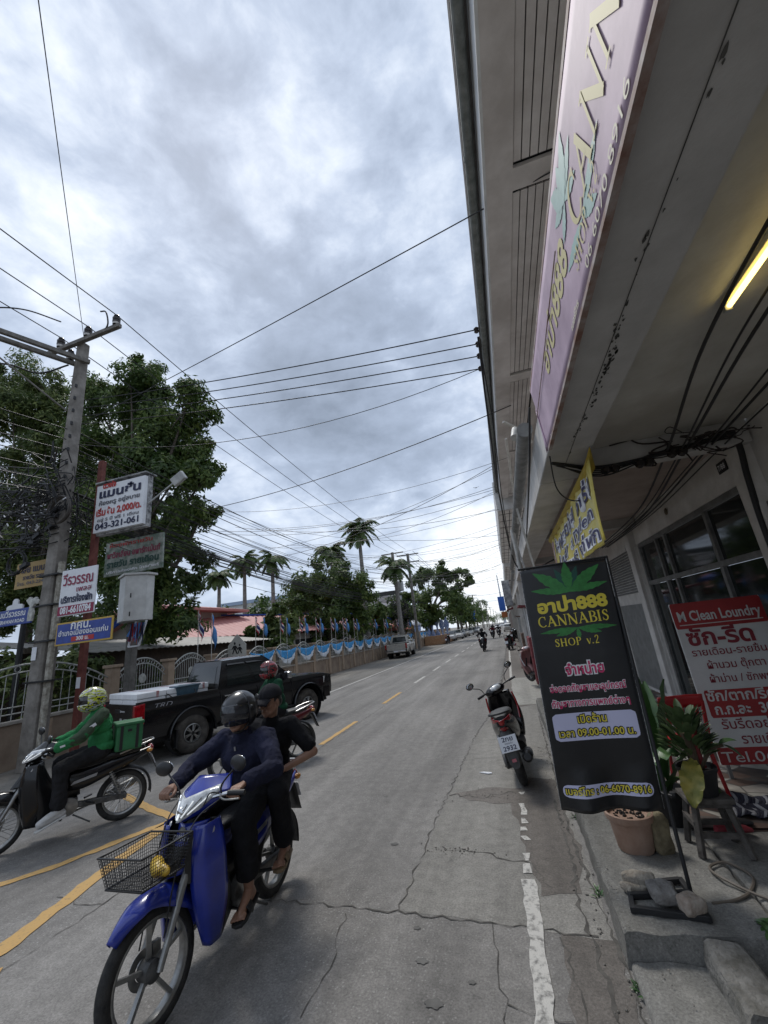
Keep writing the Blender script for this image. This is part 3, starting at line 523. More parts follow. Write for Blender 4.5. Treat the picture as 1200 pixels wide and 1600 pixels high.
sc_ = thing('school_sign', 'white five sided school crossing sign with two walking figures behind the black pickup', 'sign', (-10.6, 15.0, 0))
b = MB(); b.tube([(0, 0, 0), (0, 0, 2.0)], 0.03, 8); b.build('post', M_grey, sc_)
b = MB(); b.prism([(-0.42, 0), (0.42, 0), (0.42, 0.42), (0, 0.85), (-0.42, 0.42)], lambda u, v, w: (u, -0.04+w, 1.75+v), 0.02); b.build('panel', mat('dull_sign_face', (0.5, 0.49, 0.45), 0.6, var=0.1), sc_)
def walker(mb, cx, s):
    f = lambda u, v, w: (cx+u*s, -0.052+w, 1.83+v*s)
    for poly in ([(-.07,.62),(.0,.55),(.07,.62),(.07,.70),(0,.76),(-.07,.70)], [(-.1,.52),(.1,.52),(.12,.26),(-.1,.26)], [(-.1,.27),(.0,.27),(-.12,0),(-.2,.0)], [(0,.27),(.12,.27),(.22,.0),(.13,.0)], [(-.1,.52),(-.04,.46),(-.2,.27),(-.25,.3)], [(.1,.52),(.06,.44),(.2,.26),(.26,.3)]): mb.prism(poly, f, 0.006)
b = MB(); walker(b, -0.1, 0.62); walker(b, 0.13, 0.5); b.build('figures', M_blk, sc_)
# ================================================================== utility poles and wires
M_pole = mat('weathered_pole', (0.14, 0.128, 0.112), 0.9, col2=(0.27, 0.25, 0.225), vs=3.5, bump=0.5, bs=20); M_wood = mat('grey_crossarm', (0.16, 0.15, 0.135), 0.85, var=0.3, vs=8, bump=0.3)
M_ins = mat('dark_insulator', (0.02, 0.015, 0.014), 0.25); M_insw = mat('insulator_base', (0.45, 0.43, 0.4), 0.4); M_wire = mat('black_cable', (0.012, 0.012, 0.013), 0.55); M_wire2 = mat('grey_wire', (0.06, 0.062, 0.066), 0.5)
def insulator(parent, p, tilt=0):
    x, y, z = p; b = MB(); b.lathe([(0.03, 0.0), (0.05, 0.04), (0.095, 0.05), (0.10, 0.10), (0.075, 0.11), (0.095, 0.13), (0.10, 0.2), (0.07, 0.22), (0.06, 0.25), (0.075, 0.27), (0.05, 0.31), (0.0, 0.315)], 12, c=(x, y, z)); o = b.build('insulator', M_ins, parent, smooth=True)
    b = MB(); b.lathe([(0.09, -0.02), (0.09, 0.045), (0.0, 0.05)], 12, c=(x, y, z)); b.build('base', M_insw, o)
pl = thing('utility_pole', 'weathered square concrete utility pole with two crossarms beside the white board', 'utility pole', (-10.15, 7.22, 0))
b = MB(); H_ = 10.75; b.loft([[(sx*w, sy*w, z) for sx, sy in ((-1,-.75),(-.75,-1),(.75,-1),(1,-.75),(1,.75),(.75,1),(-.75,1),(-1,.75))] for w, z in ((0.19, 0), (0.18, 2), (0.145, 6), (0.115, H_))]); b.build('post', M_pole, pl)
b = MB(); b.box((0.27, -0.06, 2.2), (0.10, 0.10, 4.4)); b.build('cable_duct', mat('pale_peeling_paint', (0.42, 0.40, 0.34), 0.8, col2=(0.16, 0.14, 0.11), vs=9), pl, bevel=0.01)
for z in (1.75, 2.6, 3.4, 4.1): 
    b = MB(); b.box((0.05, 0, z), (0.62, 0.42, 0.035)); b.build('strap', M_blk, pl)
b = MB(); b.box((-0.05, -0.197, 2.35), (0.14, 0.006, 0.28)); b.build('notice', M_sgw, pl)
b = MB(); b.box((0.2, -0.17, 10.72), (2.6, 0.11, 0.12), rot=(0, -0.04, 0)); c1 = b.build('crossarm', M_wood, pl, bevel=0.01)
for dx in (-0.65, 0.35, 1.35): insulator(pl, (dx, -0.17, 10.80+0.04*dx))
for off in (-0.17, 0.17):
    b = MB(); b.box((-0.62+off*0.85, -1.42-off*0.4, 10.12), (0.10, 3.4, 0.12), rot=(0, 0, -0.44)); b.build('crossarm', M_wood, pl, bevel=0.01)
for t in (0.5, 2.2, 3.1): insulator(pl, (-0.42*t*0.95, -0.9*t*0.95+0.25, 10.2))
b = MB(); b.tube([(-0.1, -0.15, 8.55), (-1.05, -2.3, 10.08)], 0.025, 6); b.build('brace', M_wood, pl)
for k in range(8): 
    b = MB(); b.box((0.14, -0.16, 6.6+k*0.38), (0.035, 0.05, 0.09)); b.build('step_clip', M_blk, pl)
jm = MB()
jm.tube(bz([(-1.0, -1.9, 10.5), (-0.9, -1.7, 10.9), (-0.55, -1.2, 11.15), (-0.1, -0.6, 11.1)]), 0.02, 6); jm.tube(bz([(1.0, -0.2, 10.75), (1.15, -0.25, 10.9), (1.1, -0.3, 11.25), (0.9, -0.3, 11.35)]), 0.02, 6)
jm.tube(bz([(-0.2, -0.2, 10.0), (-0.5, -0.7, 9.5), (-1.0, -1.2, 9.6), (-2, -2, 9.4)]), 0.025, 6); jm.build('jumper_cable', M_wire, pl)
def sag_pts(a, b, s, n=18):
    a, b = Vector(a), Vector(b); return [a.lerp(b, k/n)-Vector((0, 0, s*4*(k/n)*(1-k/n))) for k in range(n+1)]
def wire(a, b, s=0.3, r=0.011, label='', group=None, m=None, n=18):
    w = MB(); w.tube(sag_pts(a, b, s, n), r, 5); o = w.build('overhead_wire', m or M_wire, smooth=True); return tag(o, label, 'wire', group)
G1 = 'high voltage wires along the road'
for x, z in ((-8.80, 11.16), (-9.80, 11.12), (-10.80, 11.08)): 
    wire((x, 7.05, z), (x-0.35, 43, 10.6), 0.45, 0.014, 'thick black power line from the top crossarm to the far pole', G1)
    wire((x, 7.05, z), (x+0.15, -30, 11.2), 0.5, 0.014, 'thick black power line leaving at left above the crossarms', G1)
wire((-10.15, 7.2, 11.0), (-2.0, -0.2, 10.3), 0.05, 0.008, 'thin wire rising almost straight up from the pole top', None, M_wire2)
b0 = [(-10.1, 7.35, 9.0), (-10.1, 7.35, 8.75), (-10.1, 7.35, 8.5), (-10.1, 7.35, 8.25)]; b1 = [(0.42, 6.88, 7.25), (0.42, 7.5, 7.22), (0.42, 8.25, 7.2), (0.42, 8.9, 7.17)]
b1 = [(0.44, 6.70, 7.16), (0.44, 7.12, 7.16), (0.44, 7.5, 7.15), (0.44, 7.95, 7.15)]
for a, c in zip(b0, b1): wire(a, c, 0.12, 0.012, 'taut black wire, one of four from the pole to the gutter bracket', 'four wires crossing to the gutter bracket')
wire((-10.0, 7.3, 7.6), b1[3], 0.7, 0.008, 'slack thin wire dipping below the four taut ones')
wire((-10.1, 7.4, 8.3), (1.40, 3.85, 6.7), 0.05, 0.008, 'thin wire slanting steeply up over the road to the soffit')
wire((-10.1, 12.5, 7.2), (1.0, 9.0, 6.68), 0.25, 0.012, 'black wire crossing the road to the soffit below the gutter bracket')
wire((-10.3, 13.5, 7.4), (1.0, 12.2, 6.68), 0.5, 0.007, 'faint wire crossing to the soffit just beyond the black one', None, M_wire2)
wire((-10.9, 18, 6.2), (0.5, 13.5, 7.0), 0.5, 0.010, 'lower drooping wire of the two crossing toward the gutter end', None, M_wire2)
wire((-10.9, 18, 6.7), (0.5, 13.8, 7.0), 0.4, 0.008, 'upper drooping wire of the two crossing toward the gutter end', None, M_wire2)
Rw = random.Random(21)
for k in range(30): 
    y0 = 13+k*1.15; wire((-10.9, y0, 7.3+Rw.uniform(-1.0, .9)), (0.48, y0-1+Rw.uniform(0, 4), 6.5+Rw.uniform(-.6, .6)), Rw.uniform(.2, 1.0), 0.0085, 'thin wire in the fan of wires crossing over the middle of the road', 'fan of wires crossing the road', M_wire2)
wire((-10.1, 7.3, 8.0), (-10.5, 43, 8.4), 0.9, 0.016, 'upper black cable of the pair falling past the big tree')
wire((-10.1, 7.3, 7.5), (-10.5, 43, 8.1), 1.0, 0.016, 'lower black cable of the pair falling past the big tree')
tb = MB(); Rt = random.Random(3)                      # the fat cable bundle that sags along the fence
for k in range(10): tb.tube(sag_pts((-10.05+Rt.uniform(-.12, .12), 7.3, 6.0+Rt.uniform(-.35, .3)), (-10.4+Rt.uniform(-.1, .1), 43, 5.5+Rt.uniform(-.4, .3)), 0.75+Rt.uniform(-.12, .25), 26), Rt.uniform(.010, .018), 5)
tag(tb.build('cable_bundle', M_wire), 'fat sagging bundle of black telephone cables along the fence tops', 'cables')
for k in range(20):
    wire((-10.15+Rt.uniform(-.2, .1), 7.3, 5.3+k*0.125), (-10.4, 43, 5.0+k*0.17+Rt.uniform(-.1, .1)), 0.7+Rt.uniform(-.3, .5), 0.009, 'thin telephone wire strung loosely between the two poles above the fence', 'telephone wires along the fence')
for k in range(7): wire((-10.15, 7.2, 6.2+k*0.3), (-12-k*0.3, -14, 6.0+k*0.45), 0.5, 0.012, 'black cable leaving the pole toward the left edge', 'cables leaving to the left')
tg = MB()                                              # tangle of cable on the pole
for k in range(120):
    p = [Vector((-10.15+Rt.gauss(-0.65, 0.85), 7.1+Rt.gauss(0, 0.25), 5.9+Rt.gauss(0, 0.5)))]
    for j in range(4): p.append(p[-1]+Vector((Rt.gauss(0, .4), Rt.gauss(0, .12), Rt.gauss(-.02, .25))))
    for q in p: q.z = max(q.z, 4.95+.1*(q.z-4.95)) if q.z < 4.95 else q.z
    for q in p: q.x = min(q.x, -9.72-0.2*abs(q.x+9.72) if q.x > -9.72 else q.x)
    tg.tube(bz(p, 5), Rt.uniform(0.008, 0.02), 4)
for k in range(14):
    z = 4.7+Rt.random()*2.4; tg.tube(bz([(-9.95, 7.05, z), (-10.6, 6.95, z-0.15+Rt.uniform(-.1, .1)), (-11.6, 6.8, z+0.05), (-13.0, 6.6, z+0.4)], 5), 0.014, 4)
for k in range(9):
    x, z = -10.6+Rt.gauss(0, 0.45), 5.4+Rt.gauss(0, 0.5); tg.box((x, 6.98, z), (0.22, 0.10, 0.09), rot=(0, Rt.uniform(-.5, .5), 0))
tag(tg.build('cable_tangle', M_wire), 'dense black tangle of cables and boxes wrapped round the concrete pole', 'cables')
tw = MB()
for k in range(26):
    x, z = -10.5+Rt.gauss(0, 0.45), 5.55+Rt.gauss(0, 0.22)-0.1; tw.box((x, 6.78+Rt.uniform(-.05, .05), z), (Rt.uniform(.03, .12), 0.02, 0.018), rot=(0, Rt.uniform(-1, 1), 0))
tag(tw.build('cable_ties', M_sgw), 'scattered white cable tags and ties in the black tangle', 'cable ties')
cl_ = MB()
for k in range(9): cl_.lathe([(0.30+0.004*k, 0.0), (0.315+0.004*k, 0.012), (0.33+0.004*k, 0.0), (0.315+0.004*k, -0.012), (0.30+0.004*k, 0)], 26, axis='Y', c=(-9.8+Rt.uniform(-.02, .02), 6.95-k*0.012, 5.62+Rt.uniform(-.02, .02)))
tag(cl_.build('cable_coil', mat('grey_brown_cable', (0.07, 0.06, 0.052), 0.6), smooth=True), 'round coil of spare cable hung on the right of the concrete pole', 'cable coil')
co = MB()
for k in range(5): co.lathe([(0.26, 0), (0.275, 0.012), (0.29, 0), (0.275, -0.012), (0.26, 0)], 22, axis='Y', c=(-11.1+Rt.uniform(-.03, .03), 7.0-k*0.015, 4.55+Rt.uniform(-.05, .05)))
tag(co.build('cable_coil', M_wire, smooth=True), 'black coil of cable hanging over the faded ochre board', 'cable coil')
def far_pole(x, y, h, label, group=None, tr=False):
    p = thing('utility_pole', label, 'utility pole', (x, y, 0), (0, 0, 0), group)
    b = MB(); b.box((0, 0, h/2), (0.26, 0.26, h)); b.build('post', M_pole, p)
    for z in (h-0.15, h-1.0): 
        b = MB(); b.box((0.0, -0.1, z), (2.5, 0.1, 0.12)); b.build('crossarm', M_wood, p)
    if tr:
        b = MB(); b.lathe([(0.0, 0), (0.34, 0), (0.36, 0.1), (0.36, 0.9), (0.3, 1.0), (0.1, 1.05), (0.0, 1.05)], 14, c=(0.55, -0.35, 6.2)); b.build('transformer', M_grey, p, smooth=True)
    return p
far_pole(-10.7, 43.0, 10.5, 'tall concrete pole with two crossarms and a transformer left of its twin', None, True)
far_pole(-9.35, 44.6, 10.4, 'tall concrete pole with crossarms right of its twin by the transformer')
tg = MB()
for k in range(46):
    p = [Vector((-10.2+Rt.gauss(0, 0.5), 42.6+Rt.gauss(0, 0.3), 4.2+Rt.gauss(0, 1.3)))]
    for j in range(4): p.append(p[-1]+Vector((Rt.gauss(0, .4), Rt.gauss(0, .1), Rt.gauss(-.02, .4))))
    tg.tube(bz(p, 4), Rt.uniform(0.02, 0.04), 4)
tag(tg.build('cable_tangle', M_wire), 'dark cable tangle hanging between the far twin poles', 'cables')
for k, y in enumerate((78, 118, 150, 185, 225, 270, 320, 380)):
    far_pole(-8.6+0.006*y, y, 10 if k else 8.0, 'distant roadside pole with crossarms in the row beyond the trees', 'distant poles down the road')
for k in range(6): wire((-10.5+k*0.5, 43.5, 10.4-(k % 2)*0.9), (-8.4+k*0.3, 118, 10.0-(k % 2)*0.9), 1.0, 0.02, 'distant wire running from the twin poles down the road', 'distant wires', M_wire2)
for k in range(5): wire((-9.5, 50+k*22, 8.0), (0.6, 52+k*24, 7.0), 0.7, 0.022, 'distant wire crossing high over the far road', 'distant crossing wires', M_wire2)
# ================================================================== trees and plants
def mat_leaf(name, c1, c2):
    return mat(name, c1, 0.55, col2=c2, vs=0.55, island=0.5, translucent=0.28, spec=0.35)
M_lfA = mat_leaf('leaf_dark', (0.042, 0.078, 0.02), (0.125, 0.185, 0.042)); M_lfB = mat_leaf('leaf_fine', (0.055, 0.088, 0.026), (0.14, 0.18, 0.048))
M_lfC = mat_leaf('leaf_round', (0.05, 0.09, 0.024), (0.13, 0.19, 0.046)); M_palm = mat_leaf('palm_leaf', (0.045, 0.08, 0.024), (0.11, 0.165, 0.05))
M_bark = mat('bark', (0.075, 0.06, 0.048), 0.95, col2=(0.14, 0.12, 0.10), vs=7, bump=0.6, bs=15); M_ptrunk = mat('palm_trunk', (0.17, 0.16, 0.145), 0.9, col2=(0.28, 0.265, 0.245), vs=5)
def leaves(mb, clumps, n, size, seed, up=0.35, asp=2.2):
    R = random.Random(seed); tot = sum(c[3]**2 for c in clumps)
    for cx, cy, cz, r in clumps:
        subs = []
        for k in range(11):                            # each clump is itself a cluster of leafy twig ends
            d = Vector((R.gauss(0, 1), R.gauss(0, 1), R.gauss(0.15, 0.8))).normalized(); subs.append((Vector((cx, cy, cz))+d*r*R.uniform(0.35, 0.95), r*R.uniform(0.22, 0.46), d))
        for k in range(int(n*r*r/tot)):
            c, sr, d0 = R.choice(subs); d = Vector((R.gauss(0, 1), R.gauss(0, 1), R.gauss(0, 0.75))).normalized(); p = c+d*sr*R.uniform(0.45, 1.15)
            nrm = (d*0.7+d0*0.5+Vector((0, 0, up))+Vector((R.gauss(0, .45), R.gauss(0, .45), R.gauss(0, .45)))).normalized()
            ax = nrm.cross(Vector((R.gauss(0, 1), R.gauss(0, 1), R.gauss(-0.5, 0.6)))).normalized(); bx = nrm.cross(ax); s = size*R.uniform(0.55, 1.25); w = s/asp
            mb.add([p-ax*s*0.5, p+bx*w*0.5-nrm*s*0.06, p+ax*s*0.5-nrm*s*0.12, p-bx*w*0.5-nrm*s*0.06], [(0, 1, 2, 3)])
def tree(label, base, clumps, n, size, m, seed, tr=0.25, group=None, name='tree', asp=2.2, up=0.35):
    base = Vector(base); t = thing(name, label, 'tree', base, (0, 0, 0), group); inv = T(*(-base)); R = random.Random(seed)
    b = MB(); cen = Vector((sum(c[0] for c in clumps), sum(c[1] for c in clumps), sum(c[2] for c in clumps)))/len(clumps)
    zlo = min(c[2] for c in clumps); fork = Vector((base.x*0.7+cen.x*0.3, base.y*0.7+cen.y*0.3, max(1.2, zlo+0.6)))
    b.tube(bz([base-Vector((0, 0, 0.1)), base.lerp(fork, 0.5)+Vector((0.1, 0, 0)), fork, fork.lerp(cen, 0.55)], 5), [tr*(1.25-0.75*i/15) for i in range(16)], 9)
    for c in clumps:
        e = Vector(c[:3]); s = fork.lerp(cen, R.uniform(0.0, 0.5)); mid = s.lerp(e, 0.5)+Vector((R.gauss(0, .3), R.gauss(0, .3), R.uniform(0, .4)))
        q = bz([s, mid, e], 4); b.tube(q, [tr*0.42*(1-0.85*i/(len(q)-1)) for i in range(len(q))], 6)
        for k in range(3):
            d = Vector((R.gauss(0, 1), R.gauss(0, 1), R.gauss(0.2, .7))).normalized()*c[3]*0.8; b.tube([e, e+d*0.6+Vector((0, 0, .05)), e+d], [tr*0.09, tr*0.06, tr*0.02], 4)
    o = b.build('trunk', M_bark, t, smooth=True); o.matrix_parent_inverse = inv
    b = MB(); leaves(b, clumps, n, size, seed, up, asp); o = b.build('crown', m, t); o.matrix_parent_inverse = inv
    return t
CA = [(-14.8,12.9,14.23,1.26),(-16.16,15.04,17.05,0.84),(-18.6,14.79,15.12,1.38),(-12.01,13.27,12.47,1.2),(-14.32,13.99,13.15,1.39),(-14.26,13.85,11.37,1.43),(-17.29,14.45,12.37,1.55),(-12.99,14.87,11.34,1.3),(-10.46,12.78,8.72,0.77),(-12.03,12.59,8.57,1.24),(-16.63,15.01,9.66,1.58),(-11.38,13.8,7.68,0.65),(-13.14,14.79,7.51,1.22),(-11.51,12.51,5.58,0.97),(-11.9,13.84,5.04,0.47),(-15.1,14.66,6.76,1.32),(-12.67,13.19,4.33,1.13),(-19.41,15.34,11.02,1.35),(-19.48,15.2,13.61,1.32),(-11.6,13.2,3.2,0.65),(-12.88,12.98,3.23,0.83),(-15.76,14.12,4.51,1.11),(-20.62,15.32,17.23,0.67),(-13.6,13.2,9.9,1.2),(-15.6,13.4,8.2,1.3),(-14.2,13.3,5.6,1.1)]
tree('big dark broadleaf tree with drooping clumps standing right of the utility pole', (-14.6, 14.3, 0), [(x, y, z, r*1.2) for x, y, z, r in CA]+[(-16.2, 14.2, 14.2, 1.4), (-17.6, 14.5, 10.6, 1.5), (-18.2, 14.8, 8.6, 1.5), (-17.4, 14.4, 6.6, 1.4), (-14.0, 13.6, 8.9, 1.3)], 96000, 0.25, M_lfA, 1, 0.34, asp=2.6)
CB = [(-29.63,16.64,21.68,2.0),(-25.56,16.15,19.17,1.64),(-24.28,16.77,17.76,1.22),(-27.12,15.59,17.44,2.2),(-24.73,16.17,15.77,1.96),(-28.13,16.81,14.65,2.25),(-25.09,16.99,12.76,1.96),(-26.75,16.2,11.22,1.9),(-23.62,16.19,9.12,1.79),(-25.76,16.16,7.99,1.8),(-24.76,16.88,6.13,1.97),(-21.87,16.37,6.74,1.54),(-24.47,15.56,5.02,1.67),(-24.14,18.01,11.2,1.58),(-22.97,17.17,4.19,1.39),(-21.3,16.0,4.0,1.4),(-20.3,16.4,8.6,1.3)]
tree('fine leaved tree filling the left edge behind the utility pole', (-25.5, 17.0, 0), [(x, y, z, r*1.15) for x, y, z, r in CB]+[(-22.5, 16.2, 14.2, 1.8), (-22.0, 16.2, 11.6, 1.7), (-26.5, 16.0, 9.5, 1.9)], 92000, 0.30, M_lfB, 2, 0.36, asp=3.2)
CR_ = [(-13.27,30.57,7.24,1.66),(-10.9,29.5,6.18,1.6),(-15.75,31.97,6.11,2.07),(-10.7,31.44,5.12,1.33),(-11.3,29.5,4.3,1.8),(-15.64,29.33,4.2,1.49),(-14.23,30.89,3.56,1.94),(-10.3,30.84,3.5,1.0),(-17.31,31.75,2.82,1.38),(-14.31,29.69,2.44,1.17),(-18.52,31.32,3.27,1.06),(-11.4,30.68,2.67,1.1),(-12.6,30.2,5.4,1.7)]
tree('dense round green tree over the fence between the red roof and the twin poles', (-13.2, 30.6, 0), CR_, 30000, 0.28, M_lfC, 3, 0.3)
CF = [(-7.13,58.43,9.91,1.65),(-5.31,60.7,8.49,1.68),(-10.3,63.06,9.92,1.79),(-12.44,62.77,8.71,1.59),(-4.1,60.04,7.78,0.92),(-8.3,60.71,7.5,2.07),(-6.75,57.28,5.75,1.45),(-10.42,57.94,5.79,1.98),(-13.62,62.38,6.88,1.38),(-9.67,59.31,4.37,1.6),(-10.35,58.38,3.24,1.4),(-12.59,60.39,3.87,1.5),(-7.2,61.62,4.5,1.12)]
tree('tall spreading tree leaning over the road beyond the small white roofed shrine', (-11.2, 61, 0), CF, 22000, 0.45, M_lfA, 4, 0.4)
Rq = random.Random(77)
def simple_tree(x, y, h, w, label, group, seed, m):
    R = random.Random(seed); cl = [(x+R.gauss(0, w*0.3), y+R.gauss(0, w*0.3), h*R.uniform(0.42, 0.92), w*R.uniform(0.22, 0.4)) for k in range(9)]
    return tree(label, (x, y, 0), cl, 3200, 0.55, m, seed, 0.22, group)
simple_tree(-13.5, 22.5, 4.2, 2.6, 'low leafy shrub tree behind the fence in front of the red roof', None, 31, M_lfB)
simple_tree(-13.0, 38.5, 4.6, 3.5, 'bushy small tree behind the fence left of the twin poles', None, 32, M_lfC)
for k, (x, y, h, w, lb_) in enumerate(((-19.5, 38.5, 7.2, 5.5, 'leafy tree at the foot of the three palms behind the red roof'), (-25.5, 40.5, 6.6, 5.5, 'leafy tree under the middle palm behind the red roof'), (-16.8, 43, 7.4, 5, 'leafy tree behind the dense round tree at the foot of the tallest palm'), (-12.6, 48, 6.6, 4.5, 'leafy tree behind the palm at the twin poles'))): simple_tree(x, y, h, w, lb_, None, 80+k, (M_lfC, M_lfA)[k % 2])
for k, (x, y, h, w) in enumerate(((-8.8, 78, 9, 5), (-9.5, 92, 8.5, 5.5), (-10, 108, 9, 6), (-11, 128, 9, 7), (-11, 152, 8, 7), (-12, 182, 9, 8), (-12, 220, 9, 9), (-12, 270, 9, 10))):
    simple_tree(x, y, h, w, 'roadside tree in the row receding along the left of the far road', 'distant roadside trees', 40+k, (M_lfA, M_lfC)[k % 2])
for k, (x, y, h, w) in enumerate(((6, 190, 8, 7), (5, 240, 8, 8), (4, 300, 9, 10), (-3, 420, 9, 14))):
    simple_tree(x, y, h, w, 'tree closing the far end of the street', 'trees at the far end of the street', 60+k, M_lfC)
def palm(x, y, h, seed, label, r=2.6, group=None, lean=0.0):
    t = thing('palm_tree', label, 'palm tree', (x, y, 0), (0, 0, 0), group); R = random.Random(seed)
    b = MB(); top = Vector((lean, 0, h-0.9)); b.tube(bz([(0, 0, 0), (lean*0.3, 0, h*0.45), top], 6), [0.26-0.10*i/12 for i in range(13)], 9); b.build('trunk', M_ptrunk, t, smooth=True)
    b = MB(); b.tube([top, top+Vector((0, 0, 0.9))], [0.15, 0.07], 8); b.build('crownshaft', mat('palm_shaft', (0.10, 0.14, 0.05), 0.6), t, smooth=True)
    b = MB(); c = top+Vector((0, 0, 0.75))
    for k in range(24):
        az = k*2.399+R.uniform(-.2, .2); el = R.uniform(0.15, 1.25) if k < 16 else R.uniform(-0.5, 0.2); L_ = r*R.uniform(0.85, 1.1); P = []
        dirv = Vector((cos(az)*cos(el), sin(az)*cos(el), sin(el))); p = c.copy(); n = 11
        for i in range(n+1): P.append(p.copy()); p += dirv*L_/n; dirv = (dirv+Vector((0, 0, -0.20))).normalized()
        b.tube(P, [0.03*(1-0.8*i/n) for i in range(n+1)], 4)
        for i in range(1, n):
            for q in (0.0, 0.33, 0.66):
                pp = P[i].lerp(P[i+1], q); d = (P[i+1]-P[i]).normalized(); sd = d.cross(Vector((0, 0, 1))).normalized(); ll = L_*0.26*sin(pi*min(1, (i+q)/n*0.9+0.12))
                for s in (-1, 1):
                    tip = pp+(sd*s*0.75+d*0.55+Vector((0, 0, -0.45+R.uniform(-.15, .2)))).normalized()*ll; b.add([pp-d*0.06, pp+d*0.06, tip+d*.03, tip-d*.03], [(0, 1, 2, 3)])
    b.build('crown', M_palm, t); return t
palm(-12.0, 36, 11.9, 5, 'tallest palm tree standing above the dense round tree', 2.5)
palm(-15.0, 36, 10.4, 6, 'palm tree peeping over the round tree left of the tallest palm', 2.3)
palm(-21.4, 36, 10.7, 7, 'right palm of the three palms above the red roof', 2.4)
palm(-24.6, 36, 10.9, 8, 'middle palm of the three palms above the red roof', 2.3)
palm(-27.6, 36, 9.9, 9, 'shortest palm left of the two above the red roof beside the big tree', 2.2)
palm(-9.9, 40, 8.6, 10, 'palm tree with drooping fronds right behind the twin poles', 2.6)
hg = MB(); R = random.Random(12)
leaves(hg, [(-12.4, -1+k*1.25+R.uniform(-.3, .3), R.uniform(0.7, 1.5), R.uniform(0.6, 0.9)) for k in range(14)]+[(-13.0, 2+k*1.3, R.uniform(1.3, 2.0), 0.8) for k in range(9)], 12000, 0.2, 12)
tag(hg.build('shrub', M_lfB), 'dark mixed shrubbery behind the fence grilles at the left', 'shrubs', None, 'stuff')
# ================================================================== buildings on the far side
M_rroof = mat('pale_red_roof', (0.47, 0.19, 0.17), 0.6, col2=(0.56, 0.27, 0.25), vs=1.2); M_hw = mat('cream_wall', (0.48, 0.46, 0.42), 0.8, var=0.12, vs=2); M_brr = mat('blue_ridge', (0.03, 0.08, 0.36), 0.5)
M_wood2 = mat('dark_timber', (0.05, 0.035, 0.025), 0.8, var=0.3, vs=5)
def ribbed(mb, a, b_, c, d, n=40, h=0.05, m=0):        # a-b eave, d-c ridge; corrugated sheet
    a, b_, c, d = map(Vector, (a, b_, c, d)); up = (b_-a).cross(d-a).normalized()
    mb.grid(lambda u, v: (a.lerp(b_, u)).lerp(d.lerp(c, u), v)+up*(h if int(round(u*n*2)) % 2 else 0), n*2, 1, m)
hl = thing('hall', 'long hall with a pale red metal roof and blue ridge behind the fence', 'building', (-17.5, 30, 0), (0, 0, radians(-12)))
b = MB(); b.box((0, 0, 1.35), (7, 22, 2.7)); b.build('wall', M_hw, hl)
b = MB(); ribbed(b, (4.3, -12, 2.8), (4.3, 12, 2.8), (0, 12, 4.35), (0, -12, 4.35), 50); ribbed(b, (-4.3, 12, 2.8), (-4.3, -12, 2.8), (0, -12, 4.35), (0, 12, 4.35), 50); rf = b.build('roof', M_rroof, hl, solid=0.03)
b = MB(); b.bar((0, -12.05, 4.40), (0, 12.05, 4.40), 0.4, 0.10); b.bar((0, -12.06, 4.38), (4.35, -12.06, 2.8), 0.06, 0.32); b.bar((0, -12.06, 4.38), (-4.35, -12.06, 2.8), 0.06, 0.32); b.build('ridge_cap', M_brr, rf)
b = MB(); b.box((3.53, 0, 1.75), (0.05, 20, 1.1)); b.build('window_band', mat('dim_windows', (0.03, 0.03, 0.03), 0.3), hl)
b = MB()
for k in range(9): b.box((3.57, -9.6+k*2.4, 1.34), (0.12, 0.25, 2.68))
b.build('pilaster', M_hw, hl)
hs = thing('house', 'cream house corner with a red hipped eave half hidden by the big tree', 'building', (-21.0, 22, -0.8))
b = MB(); b.box((0, 0, 2.7), (5, 6, 5.4)); b.build('wall', M_hw, hs)
b = MB(); b.loft([[(3.6, -4.0, 5.35), (3.6, 4.0, 5.35), (-3.6, 4.0, 5.35), (-3.6, -4.0, 5.35)], [(3.6, -4.0, 5.5), (3.6, 4.0, 5.5), (-3.6, 4.0, 5.5), (-3.6, -4.0, 5.5)], [(0.3, -1, 6.1), (0.3, 1, 6.1), (-0.3, 1, 6.1), (-0.3, -1, 6.1)]]); b.build('roof', M_rroof, hs)
b = MB(); b.box((2.53, 0.3, 3.4), (0.06, 1.4, 1.2)); b.build('window', _M['dim_windows'], hs)
shd = thing('shed', 'low dark timber shed with a grey metal roof behind the fence grilles', 'building', (-14.3, 15.5, 0))
b = MB(); b.box((0, 0, 1.2), (3.2, 9.5, 2.4)); b.build('wall', M_wood2, shd)
b = MB(); ribbed(b, (2.0, -5.2, 2.35), (2.0, 5.2, 2.35), (-2, 5.2, 2.95), (-2, -5.2, 2.95), 40, 0.03); b.build('roof', mat('grey_tin', (0.22, 0.21, 0.19), 0.55, 0.2, var=0.25, vs=2), shd, solid=0.02)
sh4 = thing('shed', 'dark open shed with a pale eave line at the far left behind the pole', 'building', (-17.5, 6.5, 0))
b = MB(); b.box((0, 0, 1.3), (4, 9, 2.6)); b.build('wall', M_wood2, sh4)
b = MB(); ribbed(b, (2.6, -5, 2.75), (2.6, 5, 2.75), (-2.6, 5, 3.4), (-2.6, -5, 3.4), 40, 0.03); b.build('roof', _M['grey_tin'], sh4, solid=0.02)
wb = thing('white_building', 'white flat roofed building with a blue band rising behind the red roof', 'building', (-34, 60, 0))
b = MB(); b.box((0, 0, 4.4), (16, 10, 8.8)); b.build('wall', M_facia, wb)
b = MB(); b.box((0, -0.1, 8.95), (16.6, 10.6, 0.5)); b.build('parapet', mat('pale_blue_band', (0.3, 0.38, 0.5), 0.6), wb)
for k in range(5):
    b = MB(); b.box((-6+k*3, -5.03, 6.4), (1.8, 0.08, 1.4)); b.build('window', M_glass, wb)
an = thing('flat_building', 'pale multi storey building showing between the round tree and the twin poles', 'building', (-19, 62, 0))
